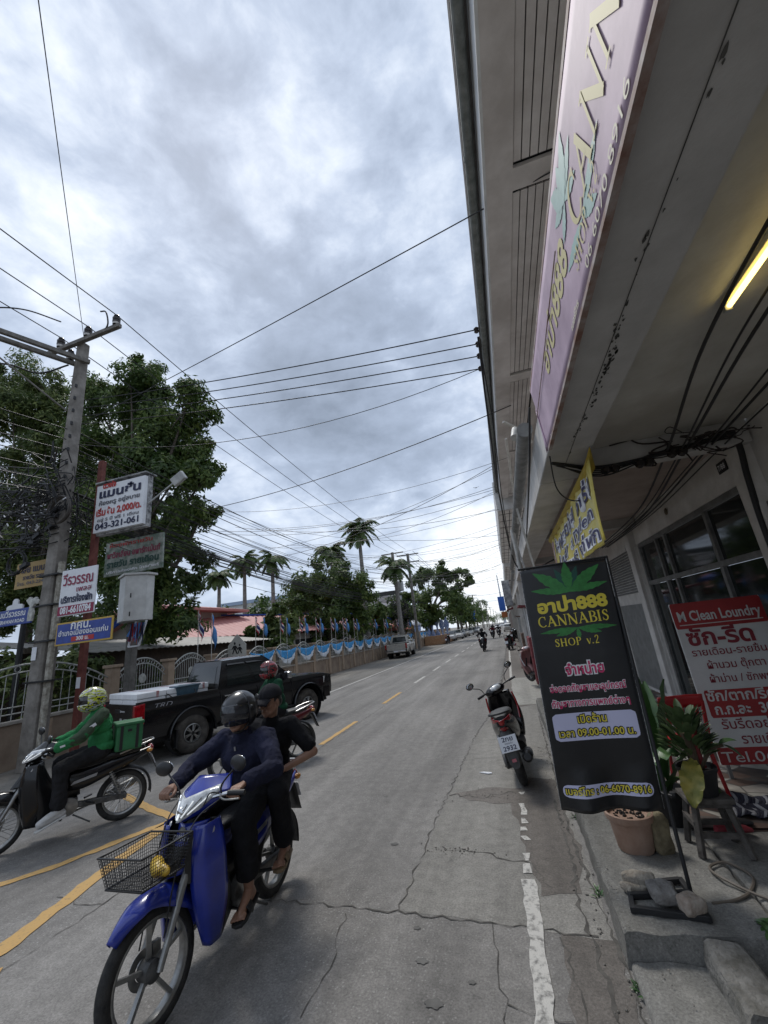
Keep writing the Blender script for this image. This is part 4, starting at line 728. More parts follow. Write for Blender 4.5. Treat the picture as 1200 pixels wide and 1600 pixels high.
for k in range(3): b = MB(); b.box((0, 0, 1.4+k*2.6), (9, 8, 1.5)); b.build('wall', M_facia, an)
b = MB(); b.box((0, 0.2, 4), (8.6, 7.6, 8)); b.build('core', _M['dim_windows'], an)
h2 = thing('hall', 'smaller orange red roofed hall behind the fence left of the twin poles', 'building', (-15.5, 52, 0))
b = MB(); b.box((0, 0, 1.2), (5, 9, 2.4)); b.build('wall', M_hw, h2)
b = MB(); ribbed(b, (3.4, -5.2, 2.3), (3.4, 5.2, 2.3), (0, 5.2, 4.4), (0, -5.2, 4.4), 26); ribbed(b, (-3.4, 5.2, 2.3), (-3.4, -5.2, 2.3), (0, -5.2, 4.4), (0, 5.2, 4.4), 26); b.add([(3.4, -5.1, 2.3), (0, -5.1, 4.4), (-3.4, -5.1, 2.3)], [(0, 1, 2)]); b.build('roof', mat('orange_red_roof', (0.36, 0.11, 0.07), 0.65, var=0.2, vs=2), h2, solid=0.03)
ca = thing('canopy', 'small blue canopy tent roof over the fence left of the twin poles', 'canopy', (-14.6, 45, 0))
b = MB(); b.loft([[(-2, -1.6, 3.5), (2, -1.6, 3.5), (2, 1.6, 3.5), (-2, 1.6, 3.5)], [(-2, -1.6, 3.75), (2, -1.6, 3.75), (2, 1.6, 3.75), (-2, 1.6, 3.75)], [(-.2, -.2, 4.4), (.2, -.2, 4.4), (.2, .2, 4.4), (-.2, .2, 4.4)]]); b.build('roof', mat('canopy_blue', (0.04, 0.10, 0.42), 0.7, var=0.3, vs=3), ca)
for sx in (-1.9, 1.9):
    for sy in (-1.5, 1.5): b = MB(); b.tube([(sx, sy, 0), (sx, sy, 3.5)], 0.05, 6); b.build('leg', M_grey, ca)
sr = thing('shrine', 'small shrine with a white conical roof and gold spire right of the twin poles', 'shrine', (-12.3, 55.5, 0))
b = MB(); b.lathe([(1.35, 2.75), (0.9, 3.2), (0.45, 3.45), (0.0, 3.5)], 16, cap=False); b.build('roof', M_sgw, sr, smooth=True, solid=0.05)
b = MB(); b.lathe([(0.3, 3.45), (0.14, 3.8), (0.06, 4.3), (0.0, 4.9)], 12); b.build('spire', mat('gold_paint', (0.55, 0.40, 0.10), 0.4, 0.3), sr, smooth=True)
b = MB(); b.lathe([(1.0, 0.0), (1.0, 2.8), (0.0, 2.8)], 16); b.build('body', mat('yellow_wash', (0.5, 0.42, 0.16), 0.7, var=0.2), sr)
pt = thing('gateway', 'brick gateway with dark opening draped in blue and white cloth past the silver pickup', 'gateway', (-10.9, 50.0, 0))
for dx, dy in ((0.2, -1.2), (0.2, 1.3)): b = MB(); b.box((dx, dy, 1.15), (0.5, 0.5, 2.3)); b.build('pillar', M_pil, pt, bevel=0.02)
b = MB(); b.box((0.1, 0.05, 0.95), (0.12, 2.0, 1.7)); b.build('gate_leaf', M_blk, pt)
b = MB(); b.grid(lambda u, v: (0.5+0.05*sin(u*60), -1.8+3.7*u, 2.6-0.75*v*(0.6+0.4*abs(cos(u*9)))), 60, 4); b.build('drape', mat('blue_white_drape', (0.06, 0.18, 0.5), 0.8, col2=(0.6, 0.63, 0.68), vs=5), pt, solid=0.01)
pw = MB(); pw.box((-9.6, 62, 0.55), (2.2, 14, 1.1)); pw.box((-8.9, 62, 0.2), (1.6, 15, 0.3))
tag(pw.build('brick_planter', mat('orange_brick', (0.28, 0.15, 0.08), 0.85, col2=(0.36, 0.22, 0.12), vs=4)), 'low orange brick planter and steps past the gateway', 'planter')
dr = thing('drapery', 'tall gathered blue and white cloth drapery under the spreading tree', 'drapery', (-9.7, 59.5, 0))
for k in range(5):
    b = MB(); dx = k*0.55-1.0; b.grid(lambda u, v: ((0.25+0.15*sin(v*7+k))*cos(2*pi*u)+dx, (0.25)*sin(2*pi*u)+k*0.9-1.5, 1.1+2.4*v-0.3*(k % 2)), 12, 8); b.build('cloth', _M['blue_white_drape'], dr)
b = MB()
for k in range(5): b.tube([(k*0.55-1.0, k*0.9-1.5, 0), (k*0.55-1.0, k*0.9-1.5, 3.5-0.3*(k % 2))], 0.06, 6)
b.build('pole', M_grey, dr)
bs = thing('blue_sign', 'blue roadside board standing among the parked cars far down the left side', 'sign', (-7.7, 96, 0))
b = MB(); b.box((0, 0, 3.9), (2.4, 0.12, 2.2)); b.build('panel', mat('bright_sign_blue', (0.03, 0.13, 0.5), 0.5), bs); b = MB(); b.tube([(0, 0.1, 0), (0, 0.1, 4.6)], 0.08, 6); b.build('post', M_grey, bs)
mt = MB(); mt.tube([(0, 0, 0), (0, 0, 62)], [1.6, 0.5], 6); mto = mt.build('mast', mat('mast_grey', (0.5, 0.52, 0.55), 0.7)); mto.location = (-2.0, 560, 0); tag(mto, 'thin pale telecom mast rising at the far end of the street', 'mast')
# ================================================================== more shophouses down the right side
def shop(y0, y1, xf, zs, ze, label, wallm, seed):
    s = thing('shophouse', label, 'building', (0, y0, 0)); R = random.Random(seed); L_ = y1-y0; ym = L_/2
    b = MB(); b.box((2.9, ym, zs/2), (0.4, L_, zs)); b.build('wall', wallm, s)
    b = MB(); b.box((xf+0.6, ym, (zs+ze)/2), (1.2, L_, ze-zs)); b.build('eave_box', M_facia, s)
    b = MB(); b.box((xf+0.62, ym, zs-0.02), (1.1, L_-0.1, 0.03)); 
    b.build('soffit', M_soff, s)
    b = MB()
    for k in range(int(L_/1.3)): b.box((xf+0.62, 0.6+k*1.3, zs-0.04), (1.12, 0.03, 0.02))
    for k in range(4): b.box((xf+0.2+k*0.28, ym, zs-0.045), (0.02, L_-0.2, 0.02))
    b.build('soffit_batten', M_dark, s)
    b = MB(); b.box((1.75, ym, 3.4), (2.2, L_, 0.4)); b.build('balcony', M_wpaint, s, bevel=0.01)
    b = MB(); b.tube([(0.58, 0, 3.72), (0.58, L_, 3.70)], 0.07, 8); b.build('ledge_pipe', _M['grey_pipe'], s)
    for k in range(max(1, int(L_/4))):
        b = MB(); b.box((2.68, 2+k*4, 1.3), (0.05, 3.2, 2.5)); b.build('shutter', _M['grey_shutter'], s)
        b = MB(); b.box((0.75, k*4, 1.6), (0.2, 0.2, 3.2)); b.build('column', wallm, s)
    return s
shop(16.75, 33, 0.45, 6.25, 7.5, 'second shophouse whose bright end eave juts out beyond the near one', M_wpaint, 1)
shop(33.1, 58, 0.55, 6.0, 6.9, 'third shophouse along the right with cluttered signboards', M_hw, 2)
shop(58.1, 100, 0.7, 6.4, 7.2, 'long fourth shophouse row on the right beyond the signboards', M_bsoff, 3)
shop(100.1, 180, 0.9, 6.0, 7.4, 'farthest shophouse row on the right near the end of the street', M_wpaint, 4)
Rs = random.Random(8)
def hang_sign(x, y, z0, z1, w, c, label):
    s = thing('hanging_sign', label, 'sign', (x, y, z0)); b = MB(); b.box((0, 0, (z1-z0)/2), (w, 0.1, z1-z0)); b.build('panel', c, s, bevel=0.01); b = MB(); b.bar((0, 0, z1-z0-0.05), (0.9, 0, z1-z0-0.05), 0.05); b.build('bracket', M_blk, s); return s
hang_sign(-0.25, 62, 3.4, 5.4, 0.9, _M['bright_sign_blue'], 'bright blue projecting sign hanging over the pavement far down the right')
hang_sign(-0.15, 64, 2.5, 3.3, 0.8, mat('sign_orange', (0.5, 0.16, 0.04), 0.5), 'small orange sign right below the bright blue projecting sign')
hang_sign(0.30, 24, 2.7, 4.1, 0.42, mat('peeling_white_sign', (0.5, 0.5, 0.5), 0.7, col2=(0.12, 0.12, 0.14), vs=5), 'pale peeling narrow sign hanging on edge beside the black banner')
def awning(y, m, label):
    s = MB(); s.add([(0.15, y, 2.75), (0.15, y+3, 2.7), (2.2, y+3, 3.25), (2.2, y, 3.3)], [(0, 1, 2, 3)]); return tag(s.build('awning', m, solid=0.03), label, 'awning')
awning(25.5, mat('awning_grey', (0.3, 0.3, 0.28), 0.7, var=0.3), 'sagging grey canvas awning over the pavement right of the peeling sign')
awning(34, mat('awning_red', (0.25, 0.04, 0.05), 0.7, var=0.3), 'dull red awning over the right pavement past the grey one')
for k, (x, y, h, m, lab) in enumerate(((0.85, 13.6, 2.1, 'stall_red', 'reddish cloth covered stall on the pavement behind the black banner'), (0.9, 22.5, 1.9, 'stall_brown', 'brown stall on the pavement beyond the parked scooters'), (1.0, 30, 2.0, 'stall_grey', 'grey stall on the far right pavement'))):
    s = thing('market_stall', lab, 'stall', (x, y, 0.13)); b = MB(); b.box((0, 0, h*0.3), (0.7, 1.4, h*0.6)); b.build('counter', mat(m, ((0.16, 0.03, 0.035), (0.12, 0.08, 0.06), (0.15, 0.15, 0.15))[k], 0.8, var=0.4, vs=5), s, bevel=0.02)
    b = MB(); b.box((0, 0, h), (0.9, 1.6, 0.05), rot=(0, 0.15, 0)); b.build('roof', _M[m], s)
    for sx in (-.3, .3):
        for sy in (-.65, .65): b = MB(); b.tube([(sx, sy, h*0.55), (sx, sy, h)], 0.02, 5); b.build('leg', M_grey, s)
gb = MB(); gb.box((0.62, 13.0, 1.1), (0.06, 0.5, 1.9)); tag(gb.build('standing_board', M_sgw, bevel=0.01), 'narrow white upright panel at the kerb behind the black banner', 'panel')
# ================================================================== lettering with serifs
RB_ = [0]
def ribbon(mb, pts, ws, fn, m=0):
    RB_[0] += 1; dz_ = (RB_[0] % 9)*0.00025
    P = [Vector((*p, 0)) for p in pts]; A = []; B = []; k = len(P)
    for i, p in enumerate(P):
        t = (P[min(i+1, k-1)]-P[max(i-1, 0)]).normalized(); n = Vector((-t.y, t.x, 0)); w = ws[i] if isinstance(ws, list) else ws
        A.append(p+n*w/2); B.append(p-n*w/2)
    mb.add([fn(v.x, v.y, dz_) for v in A+B], [(i, k+i, k+i+1, i+1) for i in range(k-1)], m)
def arc(cx, cy, rx, ry, a0, a1, n=18, tk=0.15, tn=0.05):
    P, Wd = [], []
    for i in range(n+1):
        a = radians(a0+(a1-a0)*i/n); P.append((cx+rx*cos(a), cy+ry*sin(a))); Wd.append(tn+(tk-tn)*abs(cos(a))**1.3)
    return P, Wd
def serif_text(mb, s, fn, h=1.0, sp=0.1, m=0, x0=0.0):
    x = x0
    for ch in s:
        f = lambda u, v, d=0.0, x=x: fn(x+u*h, v*h, d); TK, TN = 0.16, 0.075
        ln = lambda a, b, w: ribbon(mb, [a, b], w, f, m)
        sf = lambda cx, y, w=0.26: ln((cx-w/2, y+(0.022 if y < .5 else -0.022)), (cx+w/2, y+(0.022 if y < .5 else -0.022)), 0.044)
        if ch == 'C': P, Wd = arc(.43, .5, .36, .47, 48, 315); ribbon(mb, P, Wd, f, m); ln((.67, .66), (.67, .98), .05); w = .76
        elif ch == 'A': ln((.08, 0), (.42, .98), TN); ln((.36, 1.0), (.72, 0), TK); ln((.2, .34), (.6, .34), TN); sf(.08, 0); sf(.72, 0, .3); w = .84
        elif ch == 'N': ln((.14, 0), (.14, 1), TN); ln((.08, 1), (.74, 0), TK); ln((.74, 0), (.74, 1), TN); sf(.14, 0); sf(.06, 1, .2); sf(.74, 1); w = .88
        elif ch == 'I': ln((.16, 0), (.16, 1), TK); sf(.16, 0, .32); sf(.16, 1, .32); w = .34
        elif ch == 'H': [ln((q, 0), (q, 1), TK) for q in (.16, .68)]; ln((.16, .5), (.68, .5), TN); [sf(q, y, .32) for q in (.16, .68) for y in (0, 1)]; w = .86
        elif ch == 'O': P, Wd = arc(.43, .5, .36, .46, 0, 360, 28); ribbon(mb, P, Wd, f, m); w = .86
        elif ch in 'BPp':
            ln((.16, 0), (.16, 1), TK); sf(.13, 0, .3); ln((.04, .978), (.32, .978), .044)
            P, Wd = arc(.30, .745, .27, .235, 90, -90, 12, .14); ribbon(mb, P, Wd, f, m); ln((.16, .978), (.30, .978), .044); ln((.16, .51), (.30, .51), .044)
            if ch == 'B': P, Wd = arc(.33, .265, .30, .245, 90, -90, 12, .15); ribbon(mb, P, Wd, f, m); ln((.16, .022), (.33, .022), .044)
            w = .68
        elif ch == 'S':
            P = [(x_.x, x_.y) for x_ in bz([(.50, .80, 0), (.36, .96, 0), (.17, .88, 0), (.14, .70, 0), (.32, .54, 0), (.48, .36, 0), (.44, .12, 0), (.26, .03, 0), (.09, .19, 0)], 4)]; n = len(P)
            ribbon(mb, P, [.055+.10*max(0, sin(pi*i/(n-1)))**2 for i in range(n)], f, m); ln((.51, .70), (.51, .97), .045); ln((.08, .04), (.08, .32), .045); w = .58
        elif ch == 'v': ln((.05, .66), (.26, 0), .13); ln((.26, 0), (.46, .66), .05); sf(.05, .68, .2); sf(.46, .68, .16); w = .5
        elif ch == '.': ln((.08, .0), (.08, .14), .14); w = .2
        elif ch == '2': P = [(q.x, q.y) for q in bz([(.08, .74, 0), (.18, .95, 0), (.38, .96, 0), (.44, .74, 0), (.30, .42, 0), (.08, .06, 0)], 4)]; ribbon(mb, P, .09, f, m); ln((.06, .05), (.48, .05), .11); w = .52
        else: w = .4
        x += (w+sp)*h
    return x
M_lets = mat('pale_yellow_letter', (0.52, 0.46, 0.22), 0.6); M_yl = mat('bright_yellow_letter', (0.70, 0.58, 0.06), 0.5); M_gr = mat('leaf_green_print', (0.035, 0.20, 0.045), 0.5, var=0.2, vs=25); M_gr2 = mat('dark_green_print', (0.012, 0.075, 0.055), 0.5)
M_pink = mat('pink_letter', (0.55, 0.03, 0.13), 0.5); M_pw = mat('printed_white', (0.74, 0.74, 0.75), 0.5); M_lav = mat('lavender_field', (0.56, 0.56, 0.74), 0.5)
M_ban = mat('black_vinyl', (0.008, 0.009, 0.011), 0.32, spec=0.6, bump=0.12, bs=9)
LZ_ = [0.0]
SGN = [0]
def V3(p, d, m): return (p[0]-d, p[1], p[2]) if SGN[0] else (p[0], p[1]-d, p[2])
def leaflet(mb, c, ang, L_, w, fn, m):
    n = 12; A = []; 
    LZ_[0] += 0.0002; d0 = LZ_[0] % 0.0016
    for s in (1, -1):
        for i in range(n+1):
            t = i/n; ww = w*sin(pi*min(1, t*0.95+0.03))**1.1*(1+(0.10 if i % 2 else -0.10)); A.append((t*L_, s*ww))
    up, dn = A[:n+1], A[n+1:]; ca, sa = cos(ang), sin(ang); q = lambda p: V3(fn(c[0]+p[0]*ca-p[1]*sa, c[1]+p[0]*sa+p[1]*ca), d0, m)
    mb.add([q(p) for p in up]+[q(p) for p in dn], [(i, n+1+i, n+2+i, i+1) for i in range(n)], m)
# ================================================================== the long lavender shop sign on the beam
M_lavs = mat('lavender_sign', (0.31, 0.215, 0.285), 0.6, col2=(0.47, 0.345, 0.43), vs=2.6, spec=0.5, bump=0.08, bs=4)
M_fadeg = mat('faded_leaf_print', (0.27, 0.42, 0.38), 0.5, var=0.12, vs=6)
bs_ = thing('shop_sign', 'long lavender shop sign with pale yellow lettering fixed along the arcade beam', 'sign', (0.60, 1.3, 3.28))
def sgn_pt(yy, zz, d=0.0): return (0.60-d, yy, zz)
b = MB(); b.grid(lambda u, v: (0.007+0.0012*sin(v*9)*sin(u*31), -2.3+4.7*u-(0.22*(1-v) if u > .999 else 0), 0.0+0.68*v), 60, 10); b.build('panel', M_lavs, bs_, smooth=True, solid=-0.012)
fr = MB(); fr.bar((0.02, -2.3, 0.69), (0.02, 2.42, 0.69), 0.03, 0.03); fr.bar((0.02, -2.3, -0.012), (0.02, 2.2, -0.012), 0.03, 0.024); fr.build('frame', mat('rust_frame', (0.20, 0.10, 0.07), 0.7, col2=(0.4, 0.36, 0.34), vs=8), bs_)
fr = MB(); fr.tube([(-0.004, 2.4, 0.35), (-0.003, 1.2, 0.42), (-0.004, 0.6, 0.45)], 0.004, 5); fr.build('sag_wire', _M['rust_frame'], bs_)
F = lambda y0, z0, d=-0.003: (lambda u, v, e=0.0: (-d-e, y0-1.3-u, z0-3.28+v))
SGN[0] = 1; b = MB()
for c, a, L_, w in (((1.62, 3.74), 0.2, 0.24, 0.034), ((1.62, 3.72), -0.35, 0.2, 0.03), ((1.62, 3.74), 2.85, 0.22, 0.034), ((1.62, 3.72), 3.6, 0.18, 0.03), ((1.62, 3.74), 1.45, 0.17, 0.05), ((1.62, 3.72), 0.85, 0.26, 0.05), ((1.62, 3.72), 2.2, 0.26, 0.05)):
    leaflet(b, (0, 0), a, L_, w, (lambda u, v, c=c: (0.0048, c[0]-1.3-u, c[1]-3.28+v)), 0)
for c, a, L_, w in (((1.5, 3.47), 0.1, 0.34, 0.03), ((1.5, 3.47), 3.0, 0.34, 0.03), ((1.5, 3.47), -0.5, 0.2, 0.03)): leaflet(b, (0, 0), a, L_, w, (lambda u, v, c=c: (0.0048, c[0]-1.3-u, c[1]-3.28+v)), 0)
b.build('leaf_print', M_fadeg, bs_); SGN[0] = 0
b = MB(); text_mb(b, 'อาป่า888', 0.25, F(2.30, 3.55), 0, 0.006, width=1.02); serif_text(b, 'CANNABIS', F(1.60, 3.49), 0.215, 0.07); serif_text(b, 'SHOP v.2', F(1.72, 3.395), 0.085, 0.1); b.build('lettering', M_lets, bs_)
b = MB(); text_mb(b, '06 6070 8916', 0.075, F(1.28, 3.30), 0, -0.0005, width=0.66); text_mb(b, 'เบอร์โทร', 0.05, F(1.92, 3.31), 0, 0.001, width=0.2); b.build('lettering', mat('cream_letter', (0.6, 0.57, 0.42), 0.6), bs_)
# ================================================================== tall black banner on its stand
bn = thing('banner', 'tall black cannabis shop banner with a green leaf and yellow lettering on a metal stand', 'banner', (0.495, 3.6, 0.17))
BW, BH, Z0 = 0.665, 1.735, 0.385
def bp(u, v, d=0.0):                                   # u across (m from centre), v up (m from the bottom edge)
    t = v/BH; k = max(0, 1-t*6); yy = 0.012*sin(u*9+t*5)+k*0.035*sin(u*17+1.0)+0.02*(1-t)
    return (u+0.045*t-0.03, yy-d-0.02*t, Z0+v+0.012*u)
b = MB(); b.grid(lambda u, v: bp((u-.5)*BW, v*BH), 40, 70); b.build('cloth', M_ban, bn, smooth=True, solid=-0.002)
b = MB()
for s in (-1, 1): b.grid(lambda u, v: bp(s*BW/2+(u-.5)*0.004, v*BH, 0.002), 1, 40)
b.build('edge_piping', mat('edge_white', (0.5, 0.5, 0.5), 0.5), bn)
def FB(u0, v0, d=0.004): return lambda u, v, e=0.0: bp(u0+u, BH-v0*BH+v, d+e)
b = MB(); gl = MB()
for a, L_, w in ((1.57, 0.235, 0.04), (0.62, 0.31, 0.042), (2.52, 0.31, 0.042), (0.14, 0.29, 0.026), (3.0, 0.29, 0.026)): leaflet(gl, (0.015, 0.115*-1*0), a, L_, w, FB(0.0, 0.125, 0.004), 0)
for a, L_, w in ((1.15, 0.21, 0.03), (1.99, 0.21, 0.03)): leaflet(b, (0.015, 0), a, L_, w, FB(0, 0.125, 0.003), 0)
b.build('leaf_print', M_gr2, bn)
for a, L_, w in ((-0.05, 0.28, 0.018), (3.2, 0.28, 0.018), (-0.28, 0.17, 0.022), (3.42, 0.17, 0.022), (-1.57, 0.09, 0.016)): leaflet(gl, (0.02, 0), a, L_, w, FB(0.0, 0.285, 0.004), 0)
gl.build('leaf_print', M_gr, bn)
b = MB(); text_mb(b, 'อาป่า888', 0.13, FB(0.01, 0.205, 0.005), 0, 0.006, width=0.52); serif_text(b, 'CANNABIS', FB(-0.26, 0.268, 0.005), 0.082, 0.07); serif_text(b, 'SHOP v.2', FB(-0.165, 0.358, 0.005), 0.058, 0.12); b.build('lettering', M_yl, bn)
w_ = MB(); p_ = MB()
for s, sz, u0, v0, wd, bo in (('จำหน่าย', 0.10, 0.01, 0.478, 0.27, .005), ('ช่อดอกกัญชาและอุปกรณ์', 0.065, 0.0, 0.545, 0.53, .0025), ('กัญชาทางการแพทย์ต่างๆ', 0.065, 0.0, 0.605, 0.54, .0025)):
    text_mb(w_, s, sz, FB(u0, v0, 0.004), 0, bo*2.3, width=wd+0.006); text_mb(p_, s, sz, FB(u0, v0, 0.006), 0, bo*0.6, width=wd)
w_.build('letter_outline', M_pw, bn); p_.build('lettering', M_pink, bn)
def rrect(mb, cx, v0, w, h, r, fn, m=0):
    def f(u, v):
        y = (v-.5)*h; e = max(0, abs(y)-(h/2-r)); xx = w/2-r+sqrt(max(0, r*r-e*e)); return fn(cx+(2*u-1)*xx, v0+y)
    mb.grid(f, 28, 12, m)
b = MB(); rrect(b, 0.0, 0, 0.575, 0.185, 0.03, FB(0, 0.685, 0.0055)); b.build('white_box', M_lav, bn)
b = MB(); rrect(b, -0.005, 0, 0.59, 0.082, 0.036, FB(0, 0.925, 0.0055)); b.build('white_box', M_lav, bn)
w_ = MB(); p_ = MB()
for s, sz, u0, v0, wd, bo in (('เปิดร้าน', 0.075, -0.01, 0.672, 0.2, .003), ('เวลา 09.00-01.00 น.', 0.066, 0.0, 0.722, 0.52, .003), ('เบอร์โทร : 06-6070-8916', 0.062, -0.005, 0.936, 0.56, .003)):
    text_mb(w_, s, sz, FB(u0, v0, 0.0075), 0, bo*2.4, width=wd+0.008); text_mb(p_, s, sz, FB(u0, v0, 0.0095), 0, bo*0.4, width=wd)
w_.build('letter_outline', M_blk, bn); p_.build('lettering', M_yl, bn)
b = MB(); b.tube([(0.285, -0.16, 0.02), (0.36, 0.03, Z0+BH+0.01)], 0.0125, 10); b.build('pole', M_blk, bn, smooth=True)
b = MB(); b.tube([(-0.33, 0.02, Z0+BH+0.012), (0.37, 0.02, Z0+BH+0.018)], 0.010, 8); b.build('top_rail', M_blk, bn)
b = MB(); b.tube([(0.30, 0.035, Z0+0.10), (0.36, -0.02, Z0+0.10)], 0.008, 6); b.lathe([(0.02, -.012), (0.02, .012)], 8, axis='X', c=(0.365, 0.0, Z0+0.1), cap=True); b.build('clamp', M_blk, bn)
b = MB()
for p, q in (((-0.085, -0.345, 0.02), (0.29, -0.40, 0.02)), ((-0.075, -0.225, 0.0225), (0.285, -0.17, 0.0225)), ((-0.05, -0.11, 0.02), (0.27, -0.035, 0.02)), ((-0.09, -0.36, 0.018), (-0.05, -0.10, 0.018)), ((0.285, -0.41, 0.018), (0.275, -0.02, 0.018))): b.bar(p, q, 0.03, 0.03)
b.build('base_frame', M_blk, bn, bevel=0.003)
# ================================================================== rocks on the base, pots, plants, stool
from mathutils import noise as NZ
M_rock = mat('rough_rock', (0.19, 0.165, 0.135), 0.95, col2=(0.32, 0.29, 0.24), vs=18, bump=0.7, bs=60); M_conc = mat('broken_concrete', (0.15, 0.14, 0.13), 0.95, col2=(0.24, 0.23, 0.215), vs=18, bump=0.7, bs=60)
def rock(label, c, d, rotz, m, seed, name='rock', sq=0.5):
    b = MB(); n = 14; vs = []; R_ = Euler((0, 0, rotz)).to_matrix()
    for i in range(n+1):
        for j in range(n*2):
            a, e = 2*pi*j/(n*2), pi*i/n-pi/2; s = lambda q: math.copysign(abs(q)**sq, q)
            v = Vector((s(cos(e))*s(cos(a))*d[0]/2, s(cos(e))*s(sin(a))*d[1]/2, s(sin(e))*d[2]/2)); v += NZ.noise_vector(v*14+Vector((seed, 0, 0)))*0.016+NZ.noise_vector(v*45+Vector((seed, 0, 0)))*0.005
            vs.append(R_ @ v)
    b.add(vs, [(i*2*n+j, i*2*n+(j+1) % (2*n), (i+1)*2*n+(j+1) % (2*n), (i+1)*2*n+j) for i in range(n) for j in range(2*n)])
    o = b.build(name, m, smooth=True); o.location = c; return tag(o, label, 'rock')
rock('flat layered stone lying on the back left of the banner base', (0.51, 3.48, 0.235), (0.19, 0.09, 0.06), -0.25, M_rock, 1)
rock('pale lump of stone peeking out under the flat layered stone', (0.47, 3.45, 0.195), (0.14, 0.10, 0.05), 0.2, M_rock, 5)
rock('grey broken concrete chunk in the middle of the banner base', (0.605, 3.33, 0.24), (0.15, 0.15, 0.08), -0.1, M_conc, 2, 'concrete_chunk', 0.4)
rock('pale pinkish rock on the front right end of the banner base', (0.72, 3.24, 0.235), (0.125, 0.10, 0.085), 0.4, mat('pinkish_rock', (0.27, 0.21, 0.165), 0.95, col2=(0.36, 0.32, 0.27), vs=16, bump=0.6, bs=60), 3)
rock('mossy upright stone standing right of the terracotta pot', (0.80, 3.96, 0.285), (0.13, 0.12, 0.27), 0.3, mat('mossy_stone', (0.12, 0.10, 0.06), 0.95, col2=(0.24, 0.20, 0.12), vs=14, bump=0.6), 4, 'stone')
tp = thing('flower_pot', 'chipped terracotta flower pot standing behind the foot of the black banner', 'pot', (0.625, 4.0, 0.172))
b = MB(); b.lathe([(0.0, 0.0), (0.118, 0.0), (0.125, 0.01), (0.150, 0.20), (0.165, 0.20), (0.172, 0.215), (0.172, 0.245), (0.16, 0.25), (0.150, 0.235), (0.146, 0.21), (0.0, 0.205)], 32); b.build('pot', mat('terracotta', (0.27, 0.165, 0.115), 0.85, col2=(0.36, 0.25, 0.19), vs=6, bump=0.2), tp, smooth=True)
b = MB(); R = random.Random(5)
for k in range(60): b.ball((R.uniform(-.1, .1), R.uniform(-.1, .1), 0.207), R.uniform(.006, .016), 5)
b.build('soil', mat('dark_soil', (0.02, 0.017, 0.014), 0.95), tp)
M_big = mat('broad_leaf', (0.035, 0.085, 0.026), 0.4, col2=(0.07, 0.14, 0.042), vs=5); M_yel2 = mat('yellowing_leaf', (0.10, 0.12, 0.02), 0.55, col2=(0.30, 0.25, 0.05), vs=9); M_suc = mat('succulent', (0.04, 0.075, 0.026), 0.5, col2=(0.095, 0.14, 0.055), vs=12)
def bleaf(mb, p0, d, L_, w, curl=0.5, m=0, wave=0.0, up=(0, 0, 1)):
    """a broad leaf: arched midrib, two folded halves"""
    d = Vector(d).normalized(); side = d.cross(Vector(up)); side = side.normalized() if side.length > .01 else Vector((1, 0, 0)); n = 12; P = []; p = Vector(p0); dv = d.copy()
    for i in range(n+1): P.append((p.copy(), dv.copy())); p += dv*L_/n; dv = (dv-Vector((0, 0, curl/n))).normalized()
    vs = []
    for i, (q, t) in enumerate(P):
        ww = w*(sin(pi*min(1, (i/n)*0.93+0.05))**0.75); nn_ = side.cross(t)
        for s in (-1, -0.5, 0, 0.5, 1): vs.append(q+side*s*ww/2+nn_*(abs(s)*0.16*ww+wave*sin(i*2.1+s*3)*abs(s)))
    mb.add(vs, [(i*5+j, i*5+j+1, (i+1)*5+j+1, (i+1)*5+j) for i in range(n) for j in range(4)], m)
pp = thing('potted_plant', 'broad leaved green plant with tall leaves in a dark pot behind the black banner', 'plant', (1.02, 4.45, 0.17))
b = MB(); b.lathe([(0, 0), (0.12, 0), (0.15, 0.22), (0.16, 0.25), (0.14, 0.25), (0.13, 0.2), (0, 0.2)], 20); b.build('pot', M_blk, pp, smooth=True)
for k, (p, d, L_, w, c) in enumerate((((-.02, 0, .22), (0.02, -.1, 1), 0.92, 0.17, 0.15), ((.03, -.05, .25), (0.16, -.1, 1), 0.88, 0.21, 0.25), ((-.05, .05, .25), (-.22, .1, 1), 0.75, 0.16, 0.5), ((.05, 0, .22), (0.35, -.2, .9), 0.55, 0.2, 1.0), ((0, -.05, .22), (0.30, -.5, .75), 0.55, 0.18, 1.6), ((0.05, .05, .3), (0.1, .3, 1), 0.8, 0.16, 0.6))):
    b = MB(); bleaf(b, p, d, L_, w, c, wave=0.012); b.build('leaf', M_big, pp, smooth=True)
sl_ = thing('stool', 'weathered dark wooden stool with splayed legs carrying the black pot', 'stool', (1.165, 4.0, 0.172))
M_stl = mat('dark_old_wood', (0.045, 0.038, 0.032), 0.85, col2=(0.11, 0.10, 0.09), vs=9, bump=0.4, bs=30)
b = MB(); b.box((0, 0, 0.335), (0.30, 0.24, 0.035)); b.box((0, 0, 0.305), (0.26, 0.20, 0.03)); b.build('seat', M_stl, sl_, bevel=0.006)
for sx in (-1, 1):
    for sy in (-1, 1): b = MB(); b.bar((sx*0.155, sy*0.125, 0.0), (sx*0.105, sy*0.085, 0.29), 0.04, 0.035); b.build('leg', M_stl, sl_, bevel=0.004)
for sy in (-1, 1): b = MB(); b.bar((-0.14, sy*0.107, 0.13), (0.14, sy*0.107, 0.13), 0.022, 0.035); b.build('rail', M_stl, sl_)
for sx in (-1, 1): b = MB(); b.bar((sx*0.135, -0.1, 0.19), (sx*0.135, 0.1, 0.19), 0.022, 0.035); b.build('rail', M_stl, sl_)
su = thing('potted_plant', 'crested succulent with a yellowing leaf in a black pot on the wooden stool', 'plant', (1.165, 4.0, 0.525))
